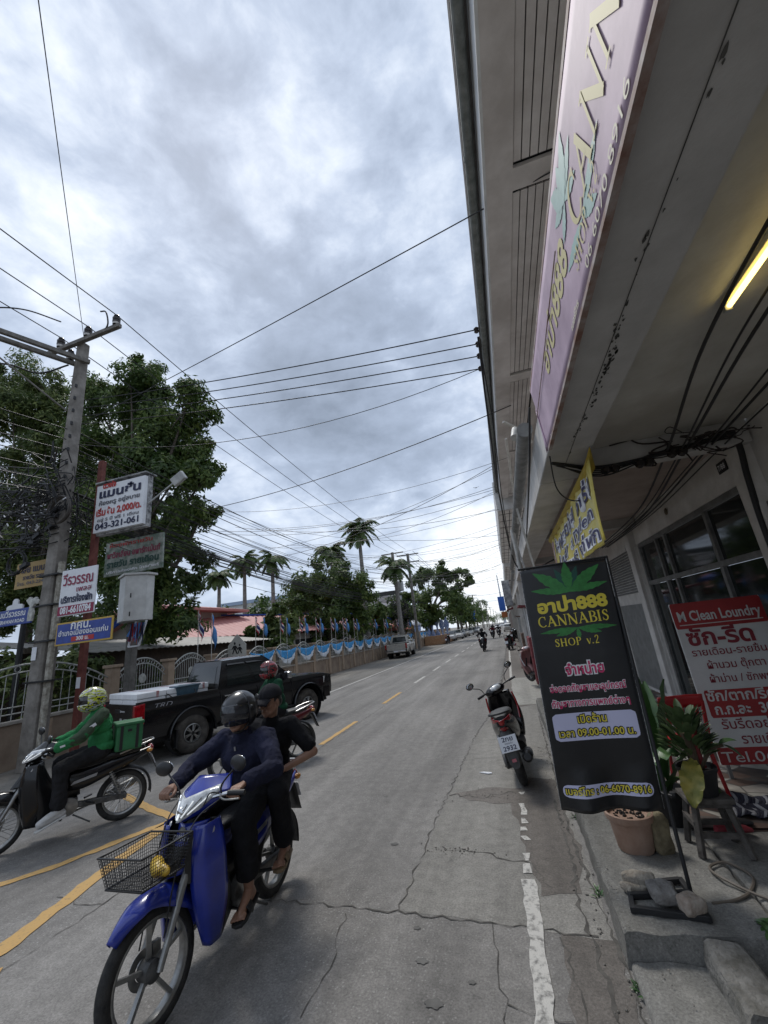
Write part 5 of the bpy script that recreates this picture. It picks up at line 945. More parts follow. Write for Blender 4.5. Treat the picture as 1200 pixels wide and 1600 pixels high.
b = MB(); b.lathe([(0, 0), (0.095, 0), (0.125, 0.15), (0.133, 0.16), (0.133, 0.185), (0.118, 0.185), (0.112, 0.15), (0, 0.145)], 24); b.build('pot', M_blk, su, smooth=True)
b = MB(); b.tube(bz([(0.0, 0, .14), (0.0, .0, .28), (0.0, .02, .40)], 4), [0.035]*9, 8); b.tube(bz([(0.03, 0, .14), (0.06, -.03, .22), (0.12, -.05, .30), (0.20, -.06, .33)], 3), 0.013, 6); b.build('stem', mat('brown_stem', (0.07, 0.05, 0.03), 0.9), su, smooth=True)
b = MB(); R = random.Random(2)
for k in range(120):
    a = R.uniform(0, 2*pi); h = R.random(); c = Vector((0.095*cos(a)*(1-.3*h), 0.07*sin(a), 0.22+0.30*h)); d = Vector((cos(a)*0.8, sin(a)*0.7, 0.4+1.0*h)); bleaf(b, c, d, R.uniform(.10, .16), R.uniform(.04, .065), 0.35)
b.build('rosette', M_suc, su, smooth=True)
b = MB(); bleaf(b, (-0.02, -.06, .24), (-0.35, -.5, -0.35), 0.34, 0.15, 0.9, wave=0.02, up=(.3, .2, 1)); b.build('yellow_leaf', M_yel2, su, smooth=True)
b = MB(); bleaf(b, (-0.05, -.03, .26), (-0.9, -.1, 0.15), 0.30, 0.19, 0.9, wave=0.02); bleaf(b, (0.18, -.06, .33), (0.7, 0, 0.35), 0.12, 0.09, 0.6); bleaf(b, (0.2, -.06, .33), (0.5, -.2, -0.3), 0.13, 0.07, 0.6); b.build('leaf', M_big, su, smooth=True)
b = MB(); b.tube(bz([(0.06, .02, .16), (0.05, .03, .3), (0.07, .03, .42)], 3), 0.02, 6); b.build('red_stem', mat('red_bract', (0.20, 0.02, 0.02), 0.6), su, smooth=True)
ch = thing('plastic_chair', 'red plastic chair with slotted back standing behind the succulent', 'chair', (1.36, 5.0, 0.186), (0, 0, radians(190)))
M_rpl = mat('red_plastic', (0.33, 0.012, 0.015), 0.35, var=0.15)
b = MB(); b.grid(lambda u, v: ((u-.5)*0.40, 0.19-0.40*v, 0.44+0.015*sin(u*pi)-.03*(v > .95)), 8, 8); b.build('seat', M_rpl, ch, smooth=True, solid=0.012)
b = MB()
for k in range(5): b.bar((-0.13+k*0.065, 0.20, 0.46), (-0.13+k*0.065, 0.26, 0.78), 0.03, 0.012)
b.grid(lambda u, v: ((u-.5)*0.40, 0.26-0.03*cos((u-.5)*pi)+0.02*v, 0.77+0.11*v), 10, 3); b.bar((-0.19, 0.2, .44), (-0.19, 0.27, .82), 0.03, .014); b.bar((0.19, 0.2, .44), (0.19, 0.27, .82), 0.03, .014); b.build('backrest', M_rpl, ch, smooth=True, solid=0.01)
for sx in (-1, 1):
    for sy in (-1, 1): b = MB(); b.tube([(sx*0.22, sy*0.2, 0), (sx*0.175, sy*0.17, 0.44)], [0.016, 0.022], 6); b.build('leg', M_rpl, ch)
# ================================================================== laundry board
ls = thing('laundry_sign', 'red and white laundry price board propped in front of the shop door', 'sign', (2.20, 5.3, 0.186), (radians(-4), 0, 0))
LW, LH, LZ = 0.86, 1.57, 0.13
M_lr = mat('laundry_red', (0.27, 0.018, 0.018), 0.5, var=0.15, vs=3); M_lw = mat('laundry_white', (0.50, 0.50, 0.48), 0.5, var=0.08, vs=2); M_lm = mat('laundry_maroon', (0.19, 0.012, 0.022), 0.5)
b = MB(); b.box((0, 0, LZ+LH/2), (LW, 0.025, LH)); b.build('panel', M_lw, ls, bevel=0.004)
for sx in (-.36, .36): b = MB(); b.bar((sx, 0.04, -0.02), (sx, 0.04, LZ+LH*0.9), 0.03); b.bar((sx, 0.06, LZ+LH*.6), (sx, 0.45, -.03), 0.025); b.build('leg', M_alu, ls)
FL = lambda u0, v0, d=0.018: (lambda u, v: (u0+u, -d, LZ+LH*(1-v0)+v))
b = MB()
for v0, v1, w, cx in ((0, .175, LW, 0), (.905, 1.0, LW, 0), (.57, .735, LW*0.92, .02)):
    rrect(b, cx, 0, w, (v1-v0)*LH, 0.012, FL(0, (v0+v1)/2, 0.0145))
b.build('red_band', M_lr, ls)
b = MB(); text_mb(b, 'M Clean Loundry', 0.15, FL(0, 0.125, .017), 0, 0.003, width=0.78); b.box((0, -.0165, LZ+LH*.85), (0.78, .003, .008)); text_mb(b, 'ซัก/ตาก/รีด', 0.13, FL(-0.06, 0.635, .017), 0, 0.003, width=0.60); text_mb(b, 'ก.ก.ละ  30.-', 0.13, FL(-0.04, 0.715, .017), 0, 0.003, width=0.58); text_mb(b, 'Tel.063-', 0.13, FL(-0.10, 0.985, .017), 0, 0.0, width=0.60); b.build('lettering', M_lw, ls)
b = MB()
for s, sz, v0, w, u0, bo in (('ซัก-รีด', .22, .285, .62, -.05, .007), ('รายเดือน-รายชิ้น', .1, .355, .68, -.02, .001), ('ผ้านวม ตุ๊กตา', .1, .44, .52, 0.0, .001), ('ผ้าม่าน / ซักพรม', .1, .525, .60, .02, .001), ('รับรีดอย่างดี', .12, .80, .62, .0, .001), ('รายเดือน', .12, .885, .40, 0.02, .001)): text_mb(b, s, sz, FL(u0, v0, .017), 0, bo, width=w)
b.build('lettering', M_lm, ls)
# ================================================================== small things on the forecourt
ho = MB(); ho.tube(bz([(0.86, 3.36, .178), (1.0, 3.40, .180), (1.12, 3.50, .178), (1.20, 3.66, .180), (1.12, 3.80, .185), (1.0, 3.74, .182), (1.02, 3.58, .195), (1.18, 3.42, .178), (1.5, 3.25, .178), (2.0, 3.1, .178)], 8), 0.009, 6)
tag(ho.build('hose', mat('brown_hose', (0.12, 0.10, 0.08), 0.6), smooth=True), 'thin brown garden hose looped on the concrete by the stool', 'hose')
ct = MB()
def stripef(u, v): return (1.45+0.55*u+0.04*sin(v*9), 4.42+0.42*v+0.03*sin(u*8), 0.196+0.05*abs(sin(u*9+v*5))*abs(sin(v*7+u*3)))
for k in range(24): ct.grid(stripef, 1, 14, k % 3 == 0, k/24, (k+1)/24)
tag(ct.build('striped_cloth', [mat('navy_stripe', (0.02, 0.02, 0.035), 0.9), mat('grey_stripe', (0.26, 0.26, 0.28), 0.9)], smooth=True, solid=0.006), 'crumpled navy cloth with thin pale stripes on the tiled floor', 'cloth')
def shoe(mb, c, a, m0=0, L_=0.26):
    R_ = Matrix.Rotation(a, 3, 'Z')
    rings = []
    for x, w, h in ((-.13, .02, .02), (-.12, .033, .05), (-.06, .036, .062), (0, .04, .055), (.05, .046, .046), (.10, .04, .036), (.128, .015, .02)):
        rings.append([Vector(c)+R_ @ Vector((x, w*cos(t), max(0.0, 0.0+h*(0.5+0.5*sin(t)))+.004)) for t in [2*pi*i/12 for i in range(12)]])
    mb.loft(rings, m0)
b = MB(); shoe(b, (1.42, 4.32, .186), 0.25); tag(b.build('shoe', M_blk, smooth=True), 'black shoe lying in front of the striped cloth', 'shoe')
b = MB(); shoe(b, (1.36, 4.22, .186), 0.1); tag(b.build('slipper', mat('red_slipper', (0.22, 0.02, 0.03), 0.6), smooth=True), 'red slipper lying beside the black shoe under the stool', 'slipper')
b = MB(); R = random.Random(6)
for k in range(40):
    a = R.uniform(0, 6.28); bleaf(b, (1.08+R.uniform(-.05, .05), 3.16+R.uniform(-.05, .05), .17), (cos(a), sin(a), R.uniform(.2, 1)), R.uniform(.05, .1), .035, 1.2)
tag(b.build('weed', M_big), 'small green weed growing on the concrete at the right edge', 'plant')
b = MB(); b.prism([(0, 0), (.12, .02), (.17, 0), (.16, -.03), (.06, -.03)], lambda u, v, w: (-0.72+u, 6.3-v*1.2-u*.3, 0.006+w), 0.008); tag(b.build('litter_scrap', M_sgw), 'white scrap of litter on the road left of the parked scooter', 'litter')
gvl = MB()
for k in range(200):
    x, y = R.choice([(R.gauss(.14, .06), R.uniform(5.6, 7.4)), (R.gauss(-.7, .25), R.gauss(5.55, .14)), (R.gauss(.2, .05), R.uniform(2.5, 5.2)), (R.gauss(-.75, .18), R.gauss(4.3, .05))]); s = R.uniform(.003, .008); gvl.ball((x, y, .005+s*.2), s, 5, 0, (1, 1.2, .6), (0, 0, R.random()*3))
for k in range(170):
    x, y = R.choice([(R.uniform(.34, .98), R.uniform(3.12, 4.6)), (R.gauss(.32, .02), R.uniform(3.1, 6)), (R.uniform(.36, .64), R.uniform(2.2, 3.05)), (R.uniform(.9, 2.2), R.uniform(2.7, 4.2))]); s = R.uniform(.002, .006); gvl.ball((x, y, (.18 if y > 3.1 else .058 if x < .66 else .172)+s*.2), s, 5, 0, (1, 1.2, .6), (0, 0, R.random()*3))
tag(gvl.build('gravel', M_dirt), 'loose grit and gravel along the broken road edge', 'gravel', None, 'stuff')
# ================================================================== hung under the arcade
tl = thing('tube_light', 'glowing yellow fluorescent tube fixed to the arcade ceiling', 'lamp', (1.60, 1.95, 3.598))
b = MB(); b.box((0, 0, -0.018), (0.05, 1.16, 0.036)); b.build('batten', mat('lamp_batten', (0.6, 0.56, 0.4), 0.5), tl, bevel=0.004)
b = MB(); b.tube([(0.0, -0.56, -0.056), (0.0, 0.56, -0.056)], 0.015, 10); b.build('tube', mat('tube_glow', (1.0, 0.76, 0.24), 0.4, emit=2.6), tl, smooth=True)
for s in (-1, 1): b = MB(); b.box((0, s*0.585, -0.045), (0.036, 0.03, 0.06)); b.build('holder', M_grey, tl)
yb = thing('hanging_banner', 'crumpled yellow laundry banner hanging from a roll under the arcade', 'banner', (1.0, 5.75, 3.2))
M_yb = mat('yellow_vinyl', (0.60, 0.47, 0.05), 0.45, col2=(0.66, 0.57, 0.16), vs=5); 
def ybp(u, v, d=0.0):                                  # u: far to near in metres, v: height above the hem
    k = 0.03*sin(u*6+v*3)*(1-v/0.8)+0.012*sin(u*17); return (-d+k-0.05*(0.8-v), 1.85-u*1.0, -0.80+v-0.05*sin(u*1.7)+(0.10*max(0, u-2.8)))
b = MB(); b.grid(lambda u, v: ybp(u*3.7, v*0.78), 50, 14); b.build('cloth', M_yb, yb, smooth=True, solid=-0.003)
b = MB(); b.tube([(0.02, 1.87, -0.02), (0.02, 0.2, -0.01), (0.02, -1.7, 0.02), (0.0, -1.95, 0.12)], [0.06, 0.055, 0.05, 0.005], 12); b.build('roll', mat('yellow_roll', (0.42, 0.30, 0.03), 0.5, var=0.15, vs=4), yb, smooth=True)
b = MB(); b.grid(lambda u, v: ybp(0.02+0.34*u, 0.06+0.66*v, 0.006), 4, 6); b.build('logo_patch', mat('logo_stripes', (0.45, 0.4, 0.4), 0.5, col2=(0.35, 0.08, 0.10), vs=9), yb)
FY = lambda u0, v0, d: (lambda u, v: ybp(u0+u, v0+v, d))
w_ = MB(); p_ = MB()
for s, sz, u0, v0, w, bo in (('ห้องพักรายเดือน', .26, 1.55, .50, 2.0, .008), ('อบรีด', .26, 3.15, .48, .9, .01), ('Laundry & Dryclean', .2, 2.05, .29, 2.6, .004), ('รับ-ส่ง ฟรี ถึงที่พัก', .2, 2.1, .06, 2.6, .005)):
    text_mb(w_, s, sz, FY(u0, v0, .008), 0, bo*2.5+.006, width=w+.02); text_mb(p_, s, sz, FY(u0, v0, .012), 0, bo*.5, width=w)
w_.build('letter_outline', M_pw, yb); p_.build('lettering', mat('indigo_letter', (0.035, 0.03, 0.11), 0.5), yb)
npl = thing('number_plate', 'small black house number plate on the wall above the shop door', 'sign', (2.692, 5.32, 3.33))
b = MB(); b.box((0, 0, 0), (0.012, 0.20, 0.13)); b.build('plate', M_blk, npl, bevel=0.004)
b = MB(); text_mb(b, '7/88', 0.09, lambda u, v: (-0.009, -u, -0.03+v), 0, 0.001, width=.15); b.build('lettering', M_sgw, npl)
mtb = MB(); mtb.box((2.665, 4.75, 2.65), (0.05, 0.14, 0.2)); tag(mtb.build('switch_box', mat('old_box', (0.13, 0.12, 0.11), 0.6, var=0.3), bevel=0.01), 'small grey junction box on the column at the right edge', 'junction box')
em = MB(); em.lathe([(0.0, -.01), (0.05, -.01), (0.055, 0), (0.0, .01)], 14, axis='X', c=(0, 0, 0)); o = em.build('wall_plaque', mat('brass_dull', (0.13, 0.10, 0.06), 0.5, .4)); o.location = (2.69, 7.15, 3.27); tag(o, 'small oval plaque on the wall over the middle of the shop door', 'plaque')
def cable(pts, r, label, group=None, m=None): w = MB(); w.tube(bz(pts, 8), r, 6); return tag(w.build('cable', m or M_wire, smooth=True), label, 'cable', group)
Rc = random.Random(31)
for k, (x0, x1) in enumerate(((1.42, 2.30), (1.62, 2.36), (1.70, 2.40), (2.0, 2.46), (2.12, 2.5), (2.34, 2.52))):
    cable([(x0, 1.2, 3.52), (x0+.15, 2.8, 3.50), (x0*.45+x1*.55, 4.6, 3.40-.02*(k % 2)), (x1, 7.2, 3.34-.03*(k % 3)), (x1+.05, 10.5, 3.30)], 0.008 if k % 2 else 0.012, 'black cable slung lengthwise under the arcade ceiling toward the door wall', 'cables along the arcade ceiling')
for k in range(6): cable([(0.70, 4.15+Rc.uniform(-.1, .1), 3.36+Rc.uniform(-.03, .03)), (1.2, 4.45, 3.33-.02*k), (1.8, 4.58, 3.38+Rc.uniform(-.02, .03)), (2.55, 4.62, 3.46+Rc.uniform(-.04, .04))], 0.008 if k else .02, 'black cable running across the arcade along the cross beam', 'cables across the arcade')
cable([(2.4, 4.65, 3.48), (2.56, 4.66, 3.40), (2.565, 4.72, 3.0), (2.57, 4.78, 2.4), (2.57, 4.74, 1.2)], 0.03, 'thick black cable dropping down the right column')
cable([(0.60, 3.9, 3.9), (0.55, 4.6, 3.5), (0.6, 7, 3.35), (0.7, 9.5, 3.4)], 0.012, 'black cable sagging from the sign end along the white ledge')
cable([(0.46, 6.9, 7.15), (0.40, 8.2, 6.0), (0.42, 11, 5.0), (0.55, 13, 3.6), (0.9, 12.2, 3.2), (1.4, 11, 3.25)], 0.022, 'thick black cable dropping from the gutter bracket past the drain pipe')
cable([(0.46, 6.9, 7.15), (0.52, 9.0, 6.2), (0.55, 12.5, 5.6), (0.6, 15.5, 4.2)], 0.014, 'thinner black cable dropping from the gutter bracket beside the thick one')
cable([(0.66, 3.8, 3.4), (0.72, 4.2, 3.1), (0.95, 4.6, 3.05), (1.3, 5.2, 3.3)], 0.007, 'thin loop of cable dangling between the sign end and the yellow banner')
tgl = MB()
for k in range(22):
    p = [Vector((Rc.uniform(1.85, 2.5), 4.58+Rc.gauss(0, .06), 3.44+Rc.gauss(0, .05)))]
    for j in range(4): p.append(p[-1]+Vector((Rc.gauss(0, .12), Rc.gauss(0, .04), Rc.gauss(0, .05))))
    tgl.tube(bz(p, 4), Rc.uniform(.004, .011), 4)
tag(tgl.build('cable_tangle', mat('dusty_cable', (0.03, 0.022, 0.02), 0.8)), 'dusty tangle of cables bunched against the top of the right column', 'cables')
for k, (x, y, z) in enumerate(((1.32, 4.5, 3.30), (1.66, 4.54, 3.31), (1.98, 4.56, 3.36))):
    b = MB()
    for dx in (-.045, 0.045): b.lathe([(0, -.04), (.03, -.04), (.045, -.02), (.03, 0), (.045, .02), (.03, .04), (0, .04)], 10, axis='Y', c=(x+dx, y, z))
    tag(b.build('cable_clamp', M_ins, smooth=True), ('left black spool clamp on the cables across the arcade', 'middle black spool clamp on the cables across the arcade', 'right black spool clamp on the cables across the arcade')[k], 'cable clamp')
br = thing('wire_bracket', 'small steel bracket with four dark insulators fixed to the mossy gutter', 'bracket', (0.50, 7.3, 7.12))
b = MB(); b.box((0, 0, 0.0), (0.04, 1.7, 0.03)); b.build('rail', M_wood, br)
for yy in (-0.6, -.18, .2, .65): b = MB(); b.lathe([(0, -.05), (.035, -.05), (.05, -.03), (.03, 0), (.05, .03), (.035, .05), (0, .05)], 10, axis='Z', c=(-.06, yy, .03)); b.tube([(-.06, yy, .03), (0.02, yy, .0)], .012, 5); b.build('insulator', M_ins, br, smooth=True)

R = random.Random(44)
for k, (x, y, lab) in enumerate(((.29, 4.95, 'tiny weed tuft in the gutter crack beside the foot of the black banner'), (.27, 3.75, 'tiny weed tuft at the kerb beside the terracotta pot'), (.31, 2.95, 'tiny weed tuft at the front corner of the step'))):
    b = MB()
    for q in range(16): a = R.uniform(0, 6.28); bleaf(b, (x+R.gauss(0, .012), y+R.gauss(0, .025), .004), (cos(a), sin(a), R.uniform(.4, 1.6)), R.uniform(.03, .06), .012, .8)
    tag(b.build('weed', M_big), lab, 'plant')
# ================================================================== vehicles: +X forward, +Y left, Z up, origin on the ground under the middle
M_tyre = mat('tyre_rubber', (0.014, 0.014, 0.014), 0.85, col2=(0.04, 0.038, 0.035), vs=14, bump=0.3, bs=70); M_dtyre = mat('dusty_tyre', (0.04, 0.036, 0.032), 0.9, col2=(0.095, 0.086, 0.075), vs=9, bump=0.3, bs=60)
M_chr = mat('chrome', (0.62, 0.62, 0.62), 0.18, 1.0); M_al = mat('cast_aluminium', (0.30, 0.30, 0.29), 0.38, 0.75, var=0.25, vs=12); M_bpl = mat('black_plastic', (0.014, 0.014, 0.015), 0.42, var=0.4, vs=9, bump=0.05, bs=90)
M_seat = mat('vinyl_seat', (0.016, 0.016, 0.017), 0.5, bump=0.15, bs=60); M_bluep = mat('blue_paint', (0.012, 0.030, 0.30), 0.28, coat=0.7, var=0.25, vs=4); M_blkp = mat('black_paint', (0.006, 0.006, 0.007), 0.22, coat=0.35, spec=0.35)
M_lens = mat('clear_lens', (0.80, 0.82, 0.82), 0.10, col2=(0.36, 0.37, 0.38), vs=26, coat=0.9); M_lit = mat('lit_headlamp', (0.86, 0.90, 0.92), 0.1, emit=0.45, coat=0.9); M_rlens = mat('red_lens', (0.30, 0.006, 0.010), 0.12, coat=0.8, var=0.3, vs=25); M_amb = mat('amber_lens', (0.55, 0.24, 0.04), 0.2, coat=0.5)
M_silp = mat('silver_decal', (0.42, 0.42, 0.42), 0.3, 0.6); M_eng = mat('engine_grey', (0.10, 0.10, 0.098), 0.55, 0.5, var=0.4, vs=14, bump=0.2); M_mir = mat('mirror_glass', (0.5, 0.52, 0.55), 0.05, 1.0)
def wheel(name, parent, c, R, w, style, M=None, tm=None):
    """tyre > rim, spokes, hub; axle along Y"""
    M = M or Matrix(); r0 = R-w*0.95
    b = MB(); b.M = M; rc = R-w*0.5; prof = []
    for i in range(15):
        a = -pi*0.80+1.6*pi*i/14; prof.append((rc+w*0.5*cos(a), w*0.5*sin(a)*0.98))
    b.lathe(prof, 40, axis='Y', c=c)
    o = b.build(name, tm or M_tyre, parent, smooth=True)
    b = MB(); b.M = M; b.lathe([(r0+0.022, -w*.38), (r0+0.006, -w*.42), (r0-0.008, -w*.30), (r0-0.012, 0), (r0-0.008, w*.30), (r0+0.006, w*.42), (r0+0.022, w*.38)], 40, axis='Y', c=c); b.build('rim', M_al if style != 'dark' else M_bpl, o, smooth=True)
    b = MB(); b.M = M; hub = 0.045 if style == 'wire' else 0.05; C_ = Vector(c)
    if style == 'wire':
        for k in range(32):
            a = 2*pi*k/32; a2 = a+(0.5 if k % 4 < 2 else -0.5); s = 1 if k % 2 else -1
            b.tube([C_+Vector((hub*cos(a2), s*0.03, hub*sin(a2))), C_+Vector(((r0-.006)*cos(a), 0, (r0-.006)*sin(a)))], 0.0022, 4)
    else:
        n = 5 if style == 'cast' else 6
        for k in range(n):
            a = 2*pi*k/n+0.3
            for da in ((0,) if style == 'cast' else (-.13, .13)):
                e = Vector((cos(a+da), 0, sin(a+da))); q = Vector((cos(a), 0, sin(a)))
                b.bar(C_+q*hub*0.7+Vector((0, -.006, 0)), C_+e*(r0-.004), 0.026, 0.020)
    b.build('spokes', M_chr if style == 'wire' else M_al, o)
    b = MB(); b.M = M; b.lathe([(0, -.055), (0.02, -.055), (hub, -.04), (hub, .04), (0.02, .055), (0, .055)], 18, axis='Y', c=c); b.build('hub', M_eng, o, smooth=True)
    return o
def strip(mb, A, B, n=10, m=0, bulge=0.0, nv=4, out=(0, 1, 0)):
    """ruled panel between two smooth edge curves, bulged outward"""
    a = bz(A, n); b = bz(B, n); k = min(len(a), len(b))-1; out = Vector(out)
    mb.grid(lambda u, v: a[round(u*k)].lerp(b[round(u*k)], v)+out*bulge*(sin(pi*v) if nv < 9 else (min(v/.38, (1-v)/.62))**.85), k, nv, m)
def make_cub(label, loc, ang, lean, paint, wstyle, steer=0.0, scale=1.0, group=None, basket=False, decal=None, seatlong=True, name='motorcycle'):
    root = thing(name, label, 'motorcycle', loc, (0, 0, 0), group)
    root.rotation_mode = 'XYZ'; root.matrix_basis = Matrix.Translation(loc) @ Matrix.Rotation(ang, 4, 'Z') @ Matrix.Rotation(lean, 4, 'X') @ Matrix.Scale(scale, 4)
    FA, RA = Vector((.62, 0, .285)), Vector((-.62, 0, .285)); HD = Vector((.33, 0, .86)); ax = (HD-FA).normalized()
    F = Matrix.Translation(HD) @ Matrix.Rotation(steer, 4, ax) @ Matrix.Translation(-HD)
    fw = wheel('front_wheel', root, FA, .287, .074, wstyle, F); rw = wheel('rear_wheel', root, RA, .287, .082, wstyle)
    b = MB(); b.M = F; b.lathe([(.05, -.052), (.088, -.052), (.088, -.048), (.05, -.048)], 28, axis='Y', c=FA); b.box(FA+Vector((-.075, -.052, .05)), (.05, .03, .07)); b.build('brake_disc', M_al, fw)
    b = MB(); b.M = F
    for s in (-1, 1): b.tube([(.335, s*.078, .82), (.47, s*.08, .585), (.62, s*.082, .285)], [.024, .024, .017], 10)
    b.build('front_fork', M_al, root, smooth=True)
    b = MB(); b.M = F                                  # long front mudguard
    def fen(u, v):
        a = radians(46+130*u); r = .338+.022*sin(pi*u); t = (v-.5)*2; w = (.064+.03*sin(pi*min(1, u*1.3)))*(0.35+0.65*min(1, u*5)); drop = abs(t)**2.4*(.045+.06*max(0, sin(pi*(u-.25)*1.6)) if u > .25 else .045)
        return FA+Vector(((r-drop)*cos(a), w*t, (r-drop)*sin(a)))
    b.grid(fen, 34, 10); b.build('front_mudguard', paint, root, smooth=True, solid=0.004)
    # centre beak and leg shields
    b = MB(); b.grid(lambda u, v: (.515-.145*v-.085*abs(2*u-1)**1.7, (2*u-1)*(.072+.045*v), .65+.225*v), 16, 12); b.build('front_cowl', paint, root, smooth=True, solid=-.004)
    b = MB(); b.grid(lambda u, v: (.520-.145*(.02+.55*v)-.085*abs((2*u-1)*.5)**1.7, (2*u-1)*(.038+.018*v), .655+.124*v), 8, 6); b.build('cowl_inset', M_bpl, root, smooth=True)
    if decal:
        b = MB(); text_mb(b, decal, .034, lambda u, v: (.520-.145*(.68+v/.225)-.03*abs(u)*4, u, .803+v), 0, .001); b.build('lettering', M_silp, root); b = MB(); b.lathe([(0, .0), (.022, 0), (.024, .004)], 16, axis='X', c=(.40, 0, .848)); b.build('badge', M_silp, root)
    for s in (-1, 1):
        b = MB(); strip(b, [(.40, s*.10, .875), (.43, s*.095, .74), (.44, s*.10, .60), (.41, s*.112, .42), (.36, s*.13, .25)], [(.27, s*.185, .885), (.27, s*.22, .74), (.255, s*.225, .58), (.235, s*.21, .42), (.24, s*.17, .23)], 6, 0, .055, 9, (.55, s*.6, 0)); b.build('leg_shield', paint, root, smooth=True, solid=0.004)
        b = MB(); strip(b, [(.27, s*.185, .885), (.27, s*.22, .74), (.255, s*.225, .58), (.235, s*.21, .42), (.24, s*.17, .23)], [(.23, s*.07, .86), (.20, s*.08, .72), (.10, s*.08, .56), (.03, s*.08, .42), (.0, s*.08, .26)], 6, 0, .0, 4); b.build('inner_shield', M_bpl, root, smooth=True, solid=.003)
        b = MB(); b.lathe([(0, .0), (.035, 0), (.038, -.008), (.03, .008), (0, .008)], 18, axis='X', c=(0, 0, 0)); o = b.build('shield_badge', M_silp, root); o.location = (.345, s*.165, .842); o.rotation_euler = (0, -.4, s*.75); o.scale = (.6, .8, 1)
    b = MB(); b.tube(bz([(.31, 0, .84), (.20, 0, .62), (.06, 0, .48), (-.15, 0, .50)], 5), [.075]*8+[.085]*8, 12); b.build('frame_cover', M_bpl, root, smooth=True)
    # handlebar head: cowl, lamp, indicators
    def hc(u, v, d=0.0):
        t = 2*u-1; hw = (.04+.175*min(1, v*1.6)**.75)*(1-.40*max(0, v-.62)/.38); x = .430-.200*v-.15*abs(t)**1.8+.03*sin(pi*v)+d; return Vector((x, t*hw, .90+.168*v+.035*(1-t*t)*v+d*.5))
    b = MB(); b.M = F; b.grid(hc, 24, 16); b.build('headlamp_cowl', paint, root, smooth=True, solid=-.006)
    b = MB(); b.M = F; b.ball((.175, 0, .985), 1, 20, 0, (.085, .15, .062)); b.build('handlebar_cover', M_bpl, root, smooth=True)
    b = MB(); b.M = F; b.grid(lambda u, v: hc(.5+(u-.5)*(.70+.16*v), .0+.78*v-.24*(1-abs(2*u-1))*v, .008), 20, 10); hl_ = b.build('headlight', M_lens, root, smooth=True, solid=-.004)
    for q in range(9):
        b = MB(); b.M = F; a_ = hc(.5+(q-4)*.055, .06+.02*abs(q-4), .012); c_ = hc(.5+(q-4)*.085, .36+.05*abs(q-4), .012); b.bar(a_, c_, .014, .006); b.build('reflector_rib', M_lit if q % 2 == 0 else M_chr, hl_)
    b = MB(); b.M = F; b.ball(hc(.5, .22, .004), .03, 12, 0, (.4, 1, 1)); b.build('bulb', M_chr, hl_, smooth=True)
    for s in (-1, 1):
        b = MB(); b.M = F; b.grid(lambda u, v: hc(.5+s*(.425+.075*u), .22+.18*u+.24*v*(1-.6*u), .010), 8, 5); b.build('indicator', M_lens, root, smooth=True)
    b = MB(); b.M = F; b.tube(bz([(.20, -.345, .985), (.23, -.24, .995), (.28, -.10, .985), (.28, .10, .985), (.23, .24, .995), (.20, .345, .985)], 4), .0115, 8); hb = b.build('handlebar', M_chr, root, smooth=True)
    if basket:
        b = MB(); b.M = F
        for q_ in (((.24, .2, .98), (.40, .12, .90), (.52, .10, .70), (.60, .09, .42)), ((.24, -.2, .98), (.42, -.10, .92), (.50, -.11, .72), (.62, -.085, .36)), ((.25, .18, 1.0), (.34, .19, 1.03), (.33, .12, .96))): b.tube(bz(q_, 6), .0045, 5)
        b.build('control_cable', M_seat, root, smooth=True)
        for s in (-1, 1):
            b = MB(); strip(b, [(.44, s*.088, .86), (.47, s*.085, .74), (.47, s*.088, .60)], [(.425, s*.105, .86), (.445, s*.11, .74), (.45, s*.115, .60)], 6, 0, .0, 1); b.build('panel_gap', M_bpl, root, smooth=True)
    for s in (-1, 1):
        b = MB(); b.M = F; b.tube([(.20, s*.35, .985), (.229, s*.235, .995)], .0175, 10); b.build('grip', M_seat, hb, smooth=True)
        b = MB(); b.M = F; b.tube(bz([(.27, s*.20, .985), (.29, s*.27, .975), (.255, s*.35, .968)], 4), .006, 6); b.build('lever', M_al, hb)
        m_ = MB(); m_.M = F; m_.tube(bz([(.25, s*.195, .99), (.255, s*.205, 1.05), (.25, s*.31, 1.135)], 4), .006, 6); mr = m_.build('mirror', M_bpl, root)
        b = MB(); b.M = F; b.ball((.25, s*.355, 1.172), 1, 16, 0, (.022, .075, .05), (0, 0, s*-.15)); b.build('mirror_shell', M_bpl, mr, smooth=True)
        b = MB(); b.M = F; b.ball((.233, s*.355, 1.172), 1, 16, 0, (.01, .066, .042), (0, 0, s*-.15)); b.build('mirror_glass', M_mir, mr, smooth=True)
    # seat, tail, side covers
    b = MB(); rings = []
    for x, hw, z, h in ((.06, .05, .735, .03), (.0, .085, .745, .05), (-.15, .115, .755, .06), (-.32, .125, .765, .06), (-.42, .125, .79, .06), (-.6, .115, .80, .055), (-.76, .09, .805, .045), (-.80, .06, .80, .03)):
        rings.append([(x, hw*cos(a), z+h*(sin(a) if sin(a) < 0 else sin(a)**.7*.75)) for a in [2*pi*i/16 for i in range(16)]])
    b.loft(rings); b.build('seat', M_seat, root, smooth=True)
    for s in (-1, 1):
        b = MB(); strip(b, [(.03, s*.09, .72), (-.2, s*.115, .715), (-.5, s*.12, .745), (-.78, s*.095, .775), (-.93, s*.06, .80)], [(.02, s*.105, .52), (-.18, s*.135, .50), (-.45, s*.13, .58), (-.72, s*.10, .665), (-.92, s*.055, .735)], 6, 0, .02, 5, (0, s, 0)); sc = b.build('side_cover', paint, root, smooth=True, solid=.004)
        b = MB(); strip(b, [(-.08, s*.150, .60), (-.4, s*.148, .655), (-.75, s*.117, .73)], [(-.05, s*.153, .565), (-.4, s*.150, .625), (-.73, s*.116, .70)], 6, 0, .006, 1, (0, s, 0)); b.build('side_stripe', M_silp, sc)
